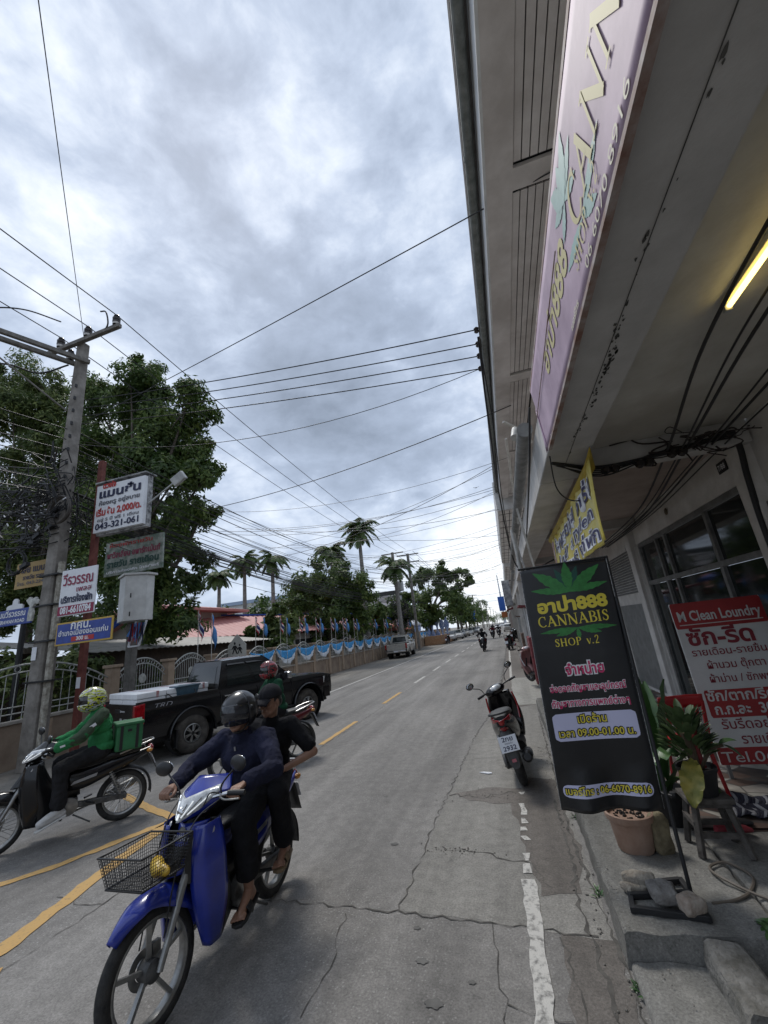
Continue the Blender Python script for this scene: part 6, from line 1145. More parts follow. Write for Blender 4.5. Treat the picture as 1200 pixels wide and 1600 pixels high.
    b = MB(); b.tube(bz([(-.55, .12, .79), (-.78, .125, .845), (-.93, .08, .875), (-.95, 0, .88), (-.93, -.08, .875), (-.78, -.125, .845), (-.55, -.12, .79)], 5), .011, 8); b.build('grab_rail', M_silp, root, smooth=True)
    b = MB(); b.ball((-.925, 0, .775), 1, 14, 0, (.035, .085, .045)); b.build('tail_light', M_rlens, root, smooth=True)
    for s in (-1, 1): b = MB(); b.ball((-.90, s*.10, .755), 1, 10, 0, (.04, .03, .025)); b.build('indicator', M_amb, root, smooth=True)
    b = MB(); b.grid(lambda u, v: RA+Vector(((.335-.02*abs(2*v-1)**2)*cos(radians(62+128*u)), (2*v-1)*.068, (.335-.03*abs(2*v-1)**2)*sin(radians(62+128*u)))), 16, 6); b.grid(lambda u, v: (-.90-.13*u, (2*v-1)*(.07-.015*u), .70-.25*u), 6, 2); b.build('rear_mudguard', M_bpl, root, smooth=True, solid=.004)
    b = MB(); b.box((-.955, 0, .635), (.006, .17, .13), rot=(0, .4, 0)); b.build('number_plate', M_sgw, root)
    # engine, exhaust, suspension
    b = MB(); b.box((.0, 0, .33), (.28, .17, .15)); b.tube([(.10, 0, .36), (.27, 0, .39)], .065, 12)
    for k in range(5): b.tube([(.14+k*.028, 0, .368+k*.005), (.148+k*.028, 0, .369+k*.005)], .085, 12)
    b.build('engine', M_eng, root, bevel=.02)
    for s in (-1, 1): b = MB(); b.lathe([(0, s*.085), (.10, s*.085), (.095, s*.125), (.05, s*.135), (0, s*.135)], 20, axis='Y', c=(-.05, 0, .33)); b.build('engine_cover', M_al, root, smooth=True)
    b = MB(); b.tube(bz([(.26, -.05, .33), (.22, -.10, .22), (.0, -.135, .20), (-.25, -.14, .24), (-.40, -.14, .28)], 5), .016, 8); b.tube([(-.36, -.145, .27), (-.42, -.147, .285), (-.84, -.15, .40), (-.88, -.15, .41)], [.03, .05, .052, .035], 14); ex = b.build('exhaust', M_al, root, smooth=True)
    b = MB(); b.tube([(-.48, -.165, .31), (-.80, -.17, .40)], .048, 10); b.build('heat_shield', M_bpl, ex, smooth=True)
    b = MB(); b.bar((-.08, .09, .33), (-.66, .09, .285), .045, .06); b.bar((-.08, -.09, .31), (-.64, -.085, .285), .03, .045); b.build('swing_arm', M_eng, root, bevel=.01)
    for s in (-1, 1):
        b = MB(); b.tube([(-.58, s*.125, .33), (-.42, s*.12, .70)], .014, 8); b.lathe([(.026 if i % 2 else .032, .05+i*.016) for i in range(15)], 10, axis='Z', c=(0, 0, 0)) if False else None
        for k in range(9): q = Vector((-.57, s*.125, .36)).lerp(Vector((-.45, s*.12, .63)), k/9); b.tube([q, q+Vector((.004, 0, .010))], .030, 10)
        b.build('shock_absorber', M_al, root, smooth=True)
        b = MB(); b.tube([(.02, s*.07, .25), (.02, s*.235, .25)], .009, 6); b.tube([(.02, s*.15, .252), (.02, s*.245, .252)], .018, 8); b.build('foot_peg', M_seat, root)
        b = MB(); b.tube([(-.22, s*.10, .34), (-.30, s*.23, .33)], .012, 6); b.build('rear_peg', M_seat, root)
    b = MB(); b.tube([(-.1, .12, .24), (-.28, .16, .12)], .009, 6); b.build('side_stand', M_eng, root)
    if basket:
        b = MB(); b.M = F; X0, X1, Yw, Z0_, Z1_ = .475, .805, .185, .715, .875; tp_ = .82
        def P(t, z): k = tp_+(1-tp_)*(z-Z0_)/(Z1_-Z0_); xm = (X0+X1)/2; pts = [(X0, -Yw), (X1, -Yw), (X1, Yw), (X0, Yw)]; i = int(t) % 4; f = t-int(t); q = Vector(pts[i]).lerp(Vector(pts[(i+1) % 4]), f); return Vector((xm+(q.x-xm)*k, q.y*k, z-.05*(q.x-X0)*0))
        for z in (Z0_, Z1_): b.tube([P(k*.25, z) for k in range(17)], .006 if z > .7 else .004, 6, cap=False)
        for k in range(9): z = Z0_+(Z1_-Z0_)*(k+1)/10; b.tube([P(j*.25, z) for j in range(17)], .0016, 3, cap=False)
        for k in range(88): t = k/22; b.tube([P(t, Z0_), P(t, Z1_)], .0016, 3)
        for k in range(1, 20): b.tube([P(k/20, Z0_), P(2+1-k/20, Z0_)], .0016, 3); b.tube([P(1+k/20, Z0_), P(3+1-k/20-1e-4, Z0_)], .0016, 3)
        b.build('basket', M_bpl, root)
        b = MB(); b.M = F; b.bar((.40, .06, .74), (.53, .06, .72), .012); b.bar((.40, -.06, .74), (.53, -.06, .72), .012); b.build('basket_bracket', M_bpl, root)
    return root
def bike_pt(root, p): return root.matrix_basis @ Vector(p)
blue = make_cub('glossy blue motorcycle with a wire basket carrying two riders in the near lane', (-2.215, 2.965, 0), radians(-91), radians(0), M_bluep, 'cast', radians(-9), 1.0, None, True, 'YAMAHA')
black = make_cub('black and silver motorcycle with wire wheels ridden by the green jacket courier', (-5.60, 4.42, 0), radians(-126), radians(0), M_blkp, 'wire', radians(8))
third = make_cub('dark red and black motorcycle half hidden behind the riders of the blue one', (-4.25, 6.72, 0), radians(-125), 0, mat('dark_red_paint', (0.10, 0.008, 0.012), 0.3, coat=.6), 'cast', 0)
yl = MB()
for p, q, r in (((.55, -.05, .755), (.68, .09, .757), .036), ((.61, -.02, .757), (.66, .14, .755), .03)):
    A, B_ = Vector(p), Vector(q); yl.tube([A, A.lerp(B_, .15), A.lerp(B_, .5), A.lerp(B_, .85), B_], [.008, r, r*1.1, r*.9, .01], 10)
o = yl.build('snack_bag', mat('yellow_wrapper', (0.50, 0.30, 0.02), 0.35, col2=(0.6, 0.42, 0.06), vs=16, bump=.5, bs=25), smooth=True); o.matrix_world = blue.matrix_basis.copy(); tag(o, 'shiny yellow packet lying in the wire basket of the blue motorcycle', 'packet')
# ------------------------------------------------------------------ scooters
def make_scooter(label, loc, ang, lean, paint, group=None, plate=None, accent=None, detail=True):
    root = thing('scooter', label, 'scooter', loc, (0, 0, 0), group); root.matrix_basis = Matrix.Translation(loc) @ Matrix.Rotation(ang, 4, 'Z') @ Matrix.Rotation(lean, 4, 'X')
    accent = accent or M_rlens; RA, FA = Vector((-.62, 0, .26)), Vector((.64, 0, .26)); HD = Vector((.42, 0, .82)); F = Matrix.Translation(HD) @ Matrix.Rotation(radians(28 if detail else 0), 4, (HD-FA).normalized()) @ Matrix.Translation(-HD)
    wheel('front_wheel', root, FA, .262, .085, 'dark', F); wheel('rear_wheel', root, RA, .262, .10, 'dark')
    sec = lambda x, hw, z0, z1, e=2.6: [(x, hw*math.copysign(abs(cos(a))**(2/e), cos(a)), (z0+z1)/2+(z1-z0)/2*math.copysign(abs(sin(a))**(2/e), sin(a))) for a in [2*pi*i/20 for i in range(20)]]
    b = MB(); b.loft([sec(.02, .10, .38, .66), sec(-.12, .15, .36, .72), sec(-.35, .165, .42, .755), sec(-.6, .15, .54, .79), sec(-.8, .115, .64, .80), sec(-.93, .06, .715, .79)]); b.build('tail_body', paint, root, smooth=True)
    b = MB(); b.loft([sec(.03, .06, .70, .73), sec(-.1, .125, .70, .785), sec(-.35, .145, .73, .795), sec(-.5, .14, .76, .845), sec(-.72, .115, .79, .855), sec(-.84, .06, .79, .82)]); b.build('seat', mat('grey_seat', (0.045, 0.045, 0.045), .6), root, smooth=True)
    b = MB(); b.loft([sec(.36, .16, .24, .32), sec(.1, .17, .24, .33), sec(-.15, .15, .24, .36)]); b.build('floorboard', M_bpl, root, smooth=True)
    b = MB(); b.grid(lambda u, v: (.40+.10*sin(pi*v*.8)+.05*(1-abs(2*u-1)**2)+.16*(1-v)**2*.3, (2*u-1)*(.15+.07*sin(pi*min(1, v*1.1))), .27+.62*v), 14, 14); b.build('front_shield', paint, root, smooth=True, solid=-.05)
    b = MB()
    for s in (-1, 1): b.tube(bz([(.47, s*.20, .86), (.50, s*.215, .7), (.44, s*.19, .5)], 4), .014, 6)
    b.build('shield_trim', accent, root)
    b = MB(); b.M = F; b.ball((.42, 0, .95), 1, 18, 0, (.10, .17, .075)); hc_ = b.build('handlebar_cover', paint, root, smooth=True)
    b = MB(); b.M = F; b.ball((.355, 0, .985), 1, 16, 0, (.05, .09, .035), (0, -.5, 0)); b.build('dashboard', M_lens, hc_, smooth=True)
    b = MB(); b.M = F; b.ball((.51, 0, .93), 1, 14, 0, (.03, .10, .05)); b.build('headlight', M_lens, hc_, smooth=True)
    b = MB(); b.M = F; b.tube(bz([(.30, -.34, .985), (.36, -.2, .98), (.40, 0, .96), (.36, .2, .98), (.30, .34, .985)], 4), .012, 8); hb = b.build('handlebar', M_bpl, root)
    for s in (-1, 1):
        b = MB(); b.M = F; b.tube([(.30, s*.345, .985), (.335, s*.24, .982)], .018, 8); b.build('grip', M_seat, hb, smooth=True)
        m_ = MB(); m_.M = F; m_.tube(bz([(.37, s*.20, .99), (.37, s*.23, 1.07), (.35, s*.33, 1.13)], 4), .006, 6); mr = m_.build('mirror', M_bpl, root)
        b = MB(); b.M = F; b.ball((.35, s*.36, 1.175), 1, 14, 0, (.02, .065, .048)); b.build('mirror_shell', M_bpl, mr, smooth=True)
        b = MB(); b.M = F; b.ball((.333, s*.36, 1.175), 1, 14, 0, (.009, .058, .041)); b.build('mirror_glass', M_mir, mr, smooth=True)
    b = MB(); b.M = F
    for s in (-1, 1): b.tube([(.43, s*.08, .7), (.64, s*.085, .26)], .02, 8)
    b.build('front_fork', M_bpl, root)
    b = MB(); b.M = F; b.grid(lambda u, v: FA+Vector(((.30-.02*abs(2*v-1)**2)*cos(radians(20+150*u)), (2*v-1)*.07, (.30-.03*abs(2*v-1)**2)*sin(radians(20+150*u)))), 14, 6); b.build('front_mudguard', paint, root, smooth=True, solid=.004)
    tl_ = MB(); tl_.grid(lambda u, v: (-.935+.16*abs(2*u-1)**1.6-.015*v, (2*u-1)*.118, .735+.055*v+.02*abs(2*u-1)), 14, 4); tl_.build('tail_light', accent, root, smooth=True, solid=.008)
    b = MB(); b.grid(lambda u, v: (-.90+.14*abs(2*u-1)**1.6-.02*v, (2*u-1)*(.075+.03*v), .665+.045*v), 10, 3); b.build('tail_light', accent, root, smooth=True, solid=.008)
    b = MB(); b.grid(lambda u, v: (-.915+.15*abs(2*u-1)**1.6, (2*u-1)*(.10), .712+.018*v), 10, 2); b.build('indicator', M_lens, root, smooth=True, solid=.006)
    b = MB(); b.loft([sec(-.80, .07, .56, .70), sec(-.90, .085, .42, .66), sec(-.96, .075, .30, .55), sec(-.985, .05, .28, .42)]); b.build('rear_mudguard', mat('grey_plastic', (0.06, 0.06, 0.06), .6, var=.3, vs=9), root, smooth=True)
    b = MB(); b.box((-.992, 0, .37), (.012, .05, .035), rot=(0, .25, 0)); b.build('reflector', accent, root)
    pl_ = MB(); Rm = Euler((0, .32, 0)).to_matrix(); pl_.box((-.975, 0, .545), (.008, .215, .17), rot=(0, .32, 0)); po = pl_.build('number_plate', M_sgw, root, bevel=.003)
    if plate:
        b = MB(); fp = lambda z0: (lambda u, v: Vector((-.975, 0, .545))+Rm @ Vector((-.007, -u, z0+v)))
        text_mb(b, plate[0], .068, fp(.026), 0, .001, width=.13); text_mb(b, plate[1], .026, fp(-.004), 0, 0, width=.09); text_mb(b, plate[2], .066, fp(-.067), 0, .001, width=.155); b.build('lettering', M_navy, po)
    b = MB(); b.box((-.35, .10, .27), (.42, .10, .18)); b.lathe([(0, .15), (.10, .15), (.11, .12)], 18, axis='Y', c=(-.2, 0, .30)); b.lathe([(0, .15), (.085, .15), (.095, .12)], 18, axis='Y', c=(-.58, 0, .28)); b.build('engine_case', M_eng, root, bevel=.015)
    b = MB(); b.tube([(-.2, -.12, .24), (-.4, -.14, .27), (-.5, -.15, .29), (-.92, -.155, .36), (-.95, -.155, .365)], [.02, .03, .06, .062, .04], 14); ex = b.build('exhaust', M_bpl, root, smooth=True)
    b = MB(); b.tube([(-.55, -.168, .31), (-.85, -.172, .36)], .056, 10); b.build('heat_shield', mat('dull_grey_metal', (.12, .12, .12), .5, .4), ex, smooth=True)
    b = MB(); b.tube([(-.62, .13, .28), (-.48, .12, .62)], .025, 8); b.build('shock_absorber', M_al, root)
    b = MB(); b.tube(bz([(-.6, .14, .82), (-.82, .12, .85), (-.88, 0, .855), (-.82, -.12, .85), (-.6, -.14, .82)], 4), .012, 8); b.build('grab_rail', M_bpl, root)
    b = MB(); b.tube([(.0, .12, .26), (.05, .22, .03)], .010, 6); b.build('side_stand', M_bpl, root)
    return root
make_scooter('black scooter with red tail lights parked on its stand by the broken white line', (-.154, 6.481, 0), radians(91), radians(-10.8), M_blkp, None, ('2กย', 'ขอนแก่น', '2932'))
sc0 = make_scooter('black scooter parked at the road edge far beyond the red tailed one', (-.05, 31.2, 0), radians(80), radians(-7), M_blkp, 'distant scooters', None, M_rlens, False)
def sc_copy(label, loc, ang, lean=0.0, group='distant scooters', paint=None):
    c = copy_tree(sc0); c.matrix_basis = Matrix.Translation(loc) @ Matrix.Rotation(ang, 4, 'Z') @ Matrix.Rotation(lean, 4, 'X'); c['label'] = label; c['group'] = group; return c
s2 = make_scooter('pinkish white scooter parked on the pavement right behind the black banner', (.72, 13.2, .12), radians(120), radians(-8), mat('rose_paint', (0.36, 0.20, 0.19), 0.3, coat=.5), 'distant scooters', None, M_lens, False)
sc_copy('dark scooter parked farther up the pavement beyond the black one', (.55, 40, .13), radians(70), radians(-7)); sc_copy('dark scooter parked on the pavement beside the red awning', (.5, 46, .13), radians(75), radians(-7))
far1 = sc_copy('scooter with the black clad rider coming down the far lane', (-1.95, 32.4, 0), radians(-92)); far2 = sc_copy('white fronted scooter with a dark red clad rider farther up the lane', (-2.0, 56, 0), radians(-90)); far3 = sc_copy('scooter following close behind the white fronted one', (-1.3, 60, 0), radians(-90)); far4 = sc_copy('small distant scooter ridden in the left lane', (-3.0, 92, 0), radians(-90))
far5 = sc_copy('scooter standing by the gateway on the left shoulder', (-7.7, 55, 0), radians(85))
# ------------------------------------------------------------------ pickups
def make_pickup(label, loc, ang, paint, scale=1.0, decals=False, light=False, tyre=None, silver=False):
    root = thing('pickup_truck', label, 'pickup truck', loc); root.matrix_basis = Matrix.Translation(loc) @ Matrix.Rotation(ang, 4, 'Z') @ Matrix.Scale(scale, 4)
    XR, XF, ZW, RW = -1.545, 1.545, .385, .385
    def zt(x): return 1.13 if x < .9 else 1.13-.035*(x-.9)-.075*max(0, x-1.7)**2-.35*max(0, x-2.25)**2*2
    def hw(x, z): 
        q = .895-.035*((z-.80)/.35)**2-.13*max(0, x-1.95)**2*2.2-.05*max(0, -2.3-x)
        return q-.03*max(0, (z-1.0)/.15)
    for s in (-1, 1):
        nx, nz = 104, 16; x0, x1 = -2.68, 2.44; vs = {}; V = []; Fc = []
        for i in range(nx+1):
            for j in range(nz+1):
                x = x0+(x1-x0)*i/nx; zb = .46+(.10*(x > 2.1)); z = zb+(zt(x)-zb)*j/nz
                V.append([x, z])
        idx = lambda i, j: i*(nz+1)+j
        ins = lambda p: any((p[0]-c)**2+(p[1]-.42)**2 < .475**2 for c in (XR, XF))
        for i in range(nx):
            for j in range(nz):
                q = [idx(i, j), idx(i+1, j), idx(i+1, j+1), idx(i, j+1)]; cc = [sum(V[k][d] for k in q)/4 for d in (0, 1)]
                if not ins(cc): Fc.append(q)
        for v in V:                                    # pull the ragged arch edge onto the wheel-arch circle
            for c in (XR, XF):
                d = sqrt((v[0]-c)**2+(v[1]-.42)**2)
                if .43 < d < .515: k = .475/d; v[0] = c+(v[0]-c)*k; v[1] = .42+(v[1]-.42)*k
        b = MB(); b.add([(v[0], s*hw(v[0], v[1]), v[1]) for v in V], Fc); b.build('side_panel', paint, root, smooth=True, solid=.0)
        for c in (XR, XF):
            b = MB(); b.grid(lambda u, v: (c+(.455+.045*v)*cos(pi*1.08*u-.12), s*(hw(c, .8)+.004+.05*sin(pi*v)-.02*(v < .01)), .42+(.455+.045*v)*sin(pi*1.08*u-.12)), 26, 4); b.build('wheel_arch', paint if not silver else paint, root, smooth=True, solid=.006)
            b = MB(); b.lathe([(.47, 0), (.47, -.28*s)], 26, axis='Y', c=(c, s*.86, .42)); b.build('arch_liner', M_blk, root)
    b = MB(); b.box((0, 0, .42), (4.6, 1.5, .12)); b.box((-1.85, 0, .66), (1.62, 1.62, .05)); b.build('chassis', M_blk, root)
    b = MB(); b.grid(lambda u, v: (.95+1.49*u, (2*v-1)*(hw(.95+1.49*u, 1.0)-.035), zt(.95+1.49*u)+.035*(1-(2*v-1)**4)-.002), 20, 14); b.build('bonnet', paint, root, smooth=True)
    b = MB(); b.grid(lambda u, v: (2.44-.02+.05*(1-(2*u-1)**2)-.04*abs(2*u-1)**6, (2*u-1)*.80, .56+.42*v), 14, 6); b.build('front_fascia', paint, root, smooth=True)
    b = MB(); b.grid(lambda u, v: (2.475+.05*(1-(2*u-1)**2), (2*u-1)*.5, .74+.18*v), 8, 4); b.build('grille', M_bpl if not silver else M_chr, root)
    b = MB(); b.loft([[(2.30+.20*(1-(abs(y)/.92)**3), y, z) for z in (.46, .50, .70, .74)]+[(2.1, y, .74), (2.1, y, .46)] for y in [-.9+.15*k for k in range(13)]]); b.build('front_bumper', paint, root, bevel=.01)
    for s in (-1, 1): b = MB(); b.grid(lambda u, v: (2.10+.34*u, s*(hw(2.10+.34*u, .9)+.006)*(1-.06*u), .84+.11*u*.2+(.05+.11*(1-u*.4))*v), 8, 4); b.build('headlight', M_lens, root, smooth=True)
    # bed and tailgate
    b = MB()
    for s in (-1, 1): b.box((-1.83, s*.835, .90), (1.62, .05, .46)); b.box((-1.83, s*.85, 1.145), (1.66, .075, .035))
    b.box((-1.01, 0, .92), (.04, 1.66, .46)); b.build('bed_wall', M_bpl, root)
    b = MB(); b.box((-2.665, 0, .87), (.05, 1.55, .52)); tg_ = b.build('tailgate', paint, root, bevel=.015)
    b = MB(); b.box((-2.697, 0, 1.0), (.02, .26, .07)); b.build('handle', M_chr if silver else M_bpl, tg_, bevel=.005)
    b = MB(); b.box((-2.78, 0, .53), (.16, 1.6, .13)); b.build('rear_bumper', M_chr if silver else M_bpl, root, bevel=.02)
    b = MB(); b.box((-2.867, 0, .55), (.006, .34, .11)); b.build('number_plate', M_sgw, root)
    for s in (-1, 1):
        b = MB(); b.loft([[(-2.70, s*.79, z0) , (-2.70, s*.905, z0), (-2.52, s*.912, z0+.02), (-2.52, s*.80, z0+.02)] for z0 in (.74, .80, .95, 1.06, 1.115)]); tl_ = b.build('tail_light', M_rlens, root, bevel=.012)
        b = MB(); b.box((-2.63, s*.912, .86), (.12, .012, .09)); b.build('reverse_lamp', M_lens, tl_)
        b = MB(); b.box((-1.90, s*.80, .36), (.03, .30, .34)); b.build('mud_flap', M_bpl, root)
    # cab
    B0 = [(1.08, .80), (-.98, .83)]; Rf = [(.30, .64), (-.80, .66)]; zb, zr = 1.12, 1.74
    def side(u, v, s, d=0.0):                          # u 0 front .. 1 rear, v 0 belt .. 1 roof
        x = (B0[0][0]*(1-u)+B0[1][0]*u)*(1-v)+(Rf[0][0]*(1-u)+Rf[1][0]*u)*v; y = (B0[0][1]*(1-u)+B0[1][1]*u)*(1-v)+(Rf[0][1]*(1-u)+Rf[1][1]*u)*v
        bul = .03*sin(pi*v)*1.0; return (x+.06*sin(pi*v)*(1-u)*.6, s*(y+bul+d), zb+(zr-zb)*v)
    for s in (-1, 1):
        b = MB(); b.grid(lambda u, v: side(u, v, s), 20, 10); b.build('cab_side', paint, root, smooth=True)
        for (ua, ub, va, vb) in ((.135, .50, .10, .84), (.545, .90, .10, .84)):
            def wf(u, v, ua=ua, ub=ub): 
                uu = ua+(ub-ua)*u; vv = va+(vb-va)*v
                if ua < .2: uu = max(uu, ua+.14*vv*1.2) if u < .5 else uu
                return side(uu, vv, s, .004)
            b = MB(); b.grid(lambda u, v: side(ua+(.16*v if ua < .2 else 0)+(ub-ua-(.16*v if ua < .2 else 0))*u, va+(vb-va)*v, s, .004), 10, 6); b.build('side_window', M_glass, root, smooth=True)
            b = MB(); b.grid(lambda u, v: side(ua+(.16*v if ua < .2 else 0)+(ub-ua-(.16*v if ua < .2 else 0))*u, .82+.05*v, s, .012+.02*(1-v)), 10, 2); b.build('weather_shield', M_bpl, root, smooth=True)
        for x in (1.02, .03, -.93):
            b = MB(); b.box((x, s*(hw(x, .8)+.001), .82), (.010, .012, .58)); b.build('door_seam', M_blk, root)
        for x in (.20, -.76): b = MB(); b.tube([(x-.10, s*(hw(x, .98)+.028), .985), (x+.10, s*(hw(x, .98)+.028), .985)], .014, 8); b.build('door_handle', M_chr, root)
        mm = MB(); mm.box((.83, s*.98, 1.20), (.12, .22, .17)); mo = mm.build('side_mirror', M_chr if not silver else paint, root, bevel=.03); mm = MB(); mm.box((.767, s*.98, 1.20), (.006, .18, .13)); mm.build('mirror_glass', M_mir, mo)
        b = MB(); b.bar((-.95, s*.86, .44), (1.05, s*.86, .44), .12, .05); b.build('side_step', M_bpl, root, bevel=.015)
    b = MB(); b.grid(lambda u, v: (.30-1.10*u+.06*sin(pi*v)*(1-u)*.4, (2*v-1)*(.64+.02*u+.01), zr+.055*(1-(2*v-1)**4)*(.35+.65*sin(pi*min(1, .15+u*.8)))), 14, 12); b.build('roof', paint, root, smooth=True)
    wsf = lambda u, v, d=0: (1.08-.78*v+.05*sin(pi*v)+d+.05*(1-(2*u-1)**2), (2*u-1)*(.80-.16*v), zb+.02+(zr-zb)*v+d*.6)
    b = MB(); b.grid(wsf, 12, 8); b.build('windscreen', M_glass, root, smooth=True)
    rwf = lambda u, v, d=0: (-.98+.18*v-d, (2*u-1)*(.83-.17*v), zb+(zr-zb)*v)
    b = MB(); b.grid(rwf, 10, 8); b.build('cab_back', paint, root, smooth=True)
    b = MB(); b.grid(lambda u, v: rwf(.12+.76*u, .14+.68*v, .006), 10, 6); b.build('rear_window', M_glass, root)
    for c in (XR, XF):
        for s in (-1, 1):
            o = wheel('wheel', root, (c, s*.775, ZW), RW, .235, 'alloy', None, tyre or M_tyre)
            b = MB(); b.lathe([(0, s*.03), (.235, s*.02), (.245, s*.06)], 24, axis='Y', c=(c, s*.775, ZW)); b.build('brake_drum', M_blk, o)
    for o in root.children:
        if o.name.startswith('wheel') and not o.name.startswith('wheel_arch'):
            for k in o.children:
                if k.name.startswith('spokes'): k.location.y = .085*(1 if o.data.vertices[0].co.y > 0 else -1); k.scale = (1, 1, 1)
    if decals:
        b = MB(); text_mb(b, 'TRD', .13, lambda u, v: (-2.18+u, -(hw(-2.18, 1.03)+.004), 1.0+v), 0, .0, width=.34, shear=.3); b.build('lettering', mat('decal_grey', (.30, .30, .32), .4), root)
        b = MB(); R = random.Random(3)
        for k in range(9): b.box((-2.693, R.uniform(-.7, .4), R.choice([.78, .85, 1.05, 1.0])), (.004, R.uniform(.08, .2), R.uniform(.02, .05)))
        b.build('sticker', mat('sticker_grey', (.4, .4, .4), .5), root)
    return root
pk = make_pickup('black double cab pickup with white boxes in its bed pulling out onto the road', (-6.867, 9.708, 0), radians(66), M_blkp, 1.0, True, False, M_dtyre)
M_sil = mat('silver_paint', (0.42, 0.40, 0.36), 0.32, 0.45, coat=.5, var=.1); make_pickup('silver pickup parked against the fence by the twin poles', (-9.15, 36.3, 0), radians(94), M_sil, 1.0, False, True, None, True)
M_foam = mat('white_foam', (0.76, 0.77, 0.78), 0.75, var=0.06, vs=5)
bx = [(-2.34, -.35, .55, .75), (-2.34, .42, .55, .72), (-1.74, -.42, .58, .6), (-1.74, .30, .58, .75), (-1.22, .1, .36, 1.2)]
names = ('white foam box at the tailgate on the near side of the pickup bed', 'white foam box at the tailgate on the far side of the pickup bed', 'white foam box in the middle of the pickup bed on the near side', 'white foam box in the middle of the pickup bed on the far side', 'white foam box against the cab of the black pickup')
for k, (x, y, lx, ly) in enumerate(bx):
    t = thing('foam_box', names[k], 'box', (0, 0, 0), (0, 0, 0), 'white foam boxes in the pickup bed'); t.matrix_basis = pk.matrix_basis @ Matrix.Translation((x, y, .76))
    b = MB(); b.box((0, 0, .22), (lx, ly, .44)); b.build('box', M_foam, t, bevel=.012); b = MB(); b.box((0, 0, .50), (lx+.02, ly+.02, .11)); b.build('lid', M_foam, t, bevel=.015)
    b = MB(); b.box((lx*.2, 0, .5), (.05, ly+.026, .116)); b.build('tape', mat('red_print_tape', (.5, .42, .42), .5, col2=(.35, .05, .05), vs=14), t)
cr = thing('crate', 'blue plastic tub wedged beside the foam boxes behind the cab', 'crate', (0, 0, 0)); cr.matrix_basis = pk.matrix_basis @ Matrix.Translation((-1.62, -.62, 1.09))
b = MB(); b.loft([[(sx*lx, sy*ly, z) for sx, sy in ((-1, -1), (1, -1), (1, 1), (-1, 1))] for lx, ly, z in ((.2, .12, 0), (.25, .15, .22), (.27, .17, .22), (.27, .17, .25), (.22, .13, .25))]); b.build('tub', mat('blue_grey_plastic', (.05, .10, .14), .5, var=.2), cr, bevel=.02)
st_ = MB(); W_ = lambda p: pk.matrix_basis @ Vector(p)
st_.tube([W_((-1.5, -.88, 1.16)), W_((-1.45, -.6, 1.33)), W_((-1.4, .2, 1.30))], .012, 5); st_.tube([W_((-2.0, -.88, 1.16)), W_((-2.05, -.6, 1.27)), W_((-2.1, .5, 1.27))], .012, 5); tag(st_.build('strap', M_blk), 'dark strap tied across the white boxes of the black pickup', 'strap')
# ------------------------------------------------------------------ distant cars
def make_car(label, loc, ang, paint, group=None):
    root = thing('car', label, 'car', loc, (0, 0, ang), group)
    ring = lambda x, hw, z0, z1: [(x, hw*a, z0+(z1-z0)*c) for a, c in ((-.85, 0), (-1, .2), (-1, .6), (-.93, .92), (-.8, 1), (.8, 1), (.93, .92), (1, .6), (1, .2), (.85, 0))]
    b = MB(); b.loft([ring(-2.1, .78, .35, .92), ring(-1.9, .85, .25, .98), ring(-.9, .87, .22, .98), ring(.8, .87, .22, .96), ring(1.7, .84, .25, .86), ring(2.05, .72, .35, .72)]); b.build('body', paint, root, smooth=True)
    b = MB(); b.loft([ring(-1.75, .70, .9, 1.0), ring(-1.2, .70, .9, 1.38), ring(-.5, .70, .9, 1.47), ring(.25, .70, .9, 1.42), ring(1.05, .72, .88, .96)]); b.build('cabin', M_glass, root, smooth=True)
    b = MB(); b.loft([[(x, y*.62, z) for y in (-1, -.8, .8, 1)]+[(x, y*.62, z-.03) for y in (1, -1)] for x, z in ((-1.15, 1.40), (-.5, 1.495), (.2, 1.445))]); b.build('roof', paint, root, smooth=True)
    for x in (-1.3, 1.3):
        for s in (-1, 1): b = MB(); b.lathe([(.17, -.09), (.29, -.09), (.31, -.05), (.31, .05), (.29, .09), (.17, .09)], 20, axis='Y', c=(x, s*.78, .31)); w = b.build('wheel', M_tyre, root, smooth=True); b = MB(); b.lathe([(0, s*.085), (.17, s*.085), (.18, s*.06)], 16, axis='Y', c=(x, s*.78, .31)); b.build('rim', M_al, w)
    for s in (-1, 1): b = MB(); b.box((-2.03, s*.68, .78), (.12, .28, .16)); b.build('tail_light', M_rlens, root, bevel=.02); b = MB(); b.box((1.93, s*.62, .66), (.2, .3, .12)); b.build('headlight', M_lens, root, bevel=.02)
    return root
M_wcar = mat('white_car_paint', (.62, .62, .61), .3, coat=.6); M_gcar = mat('grey_car_paint', (.16, .165, .17), .3, .4, coat=.6)
for k, (x, y, m, lab) in enumerate(((-8.6, 64.5, M_wcar, 'white car at the near end of the row parked past the gateway'), (-8.2, 71, M_wcar, 'second white car in the row parked past the gateway'), (-8.3, 77.5, M_gcar, 'grey car in the parked row behind two white cars'), (-8.2, 84, M_sil, 'silver car in the parked row before the blue roadside board'), (-8.0, 91, M_wcar, 'white car in the parked row beside the blue roadside board'), (-7.8, 103, M_gcar, 'grey car in the parked row beyond the blue roadside board'), (-7.6, 112, M_wcar, 'farthest white car in the parked row on the left'))):
    make_car(lab, (x, y, 0), radians(-88), m, 'cars parked along the far left side')
make_car('white car coming down the middle of the far road', (-3.0, 135, 0), radians(-90), M_wcar, 'distant moving cars'); make_car('silver car parked at the right kerb far down the street', (.0, 88, 0), radians(92), M_sil, 'distant moving cars'); make_car('white car stopped at the right kerb far down the street', (-.1, 104, 0), radians(92), M_wcar, 'distant moving cars'); make_car('white van like car nearing from the far end of the road', (-2.2, 190, 0), radians(-90), M_wcar, 'distant moving cars')
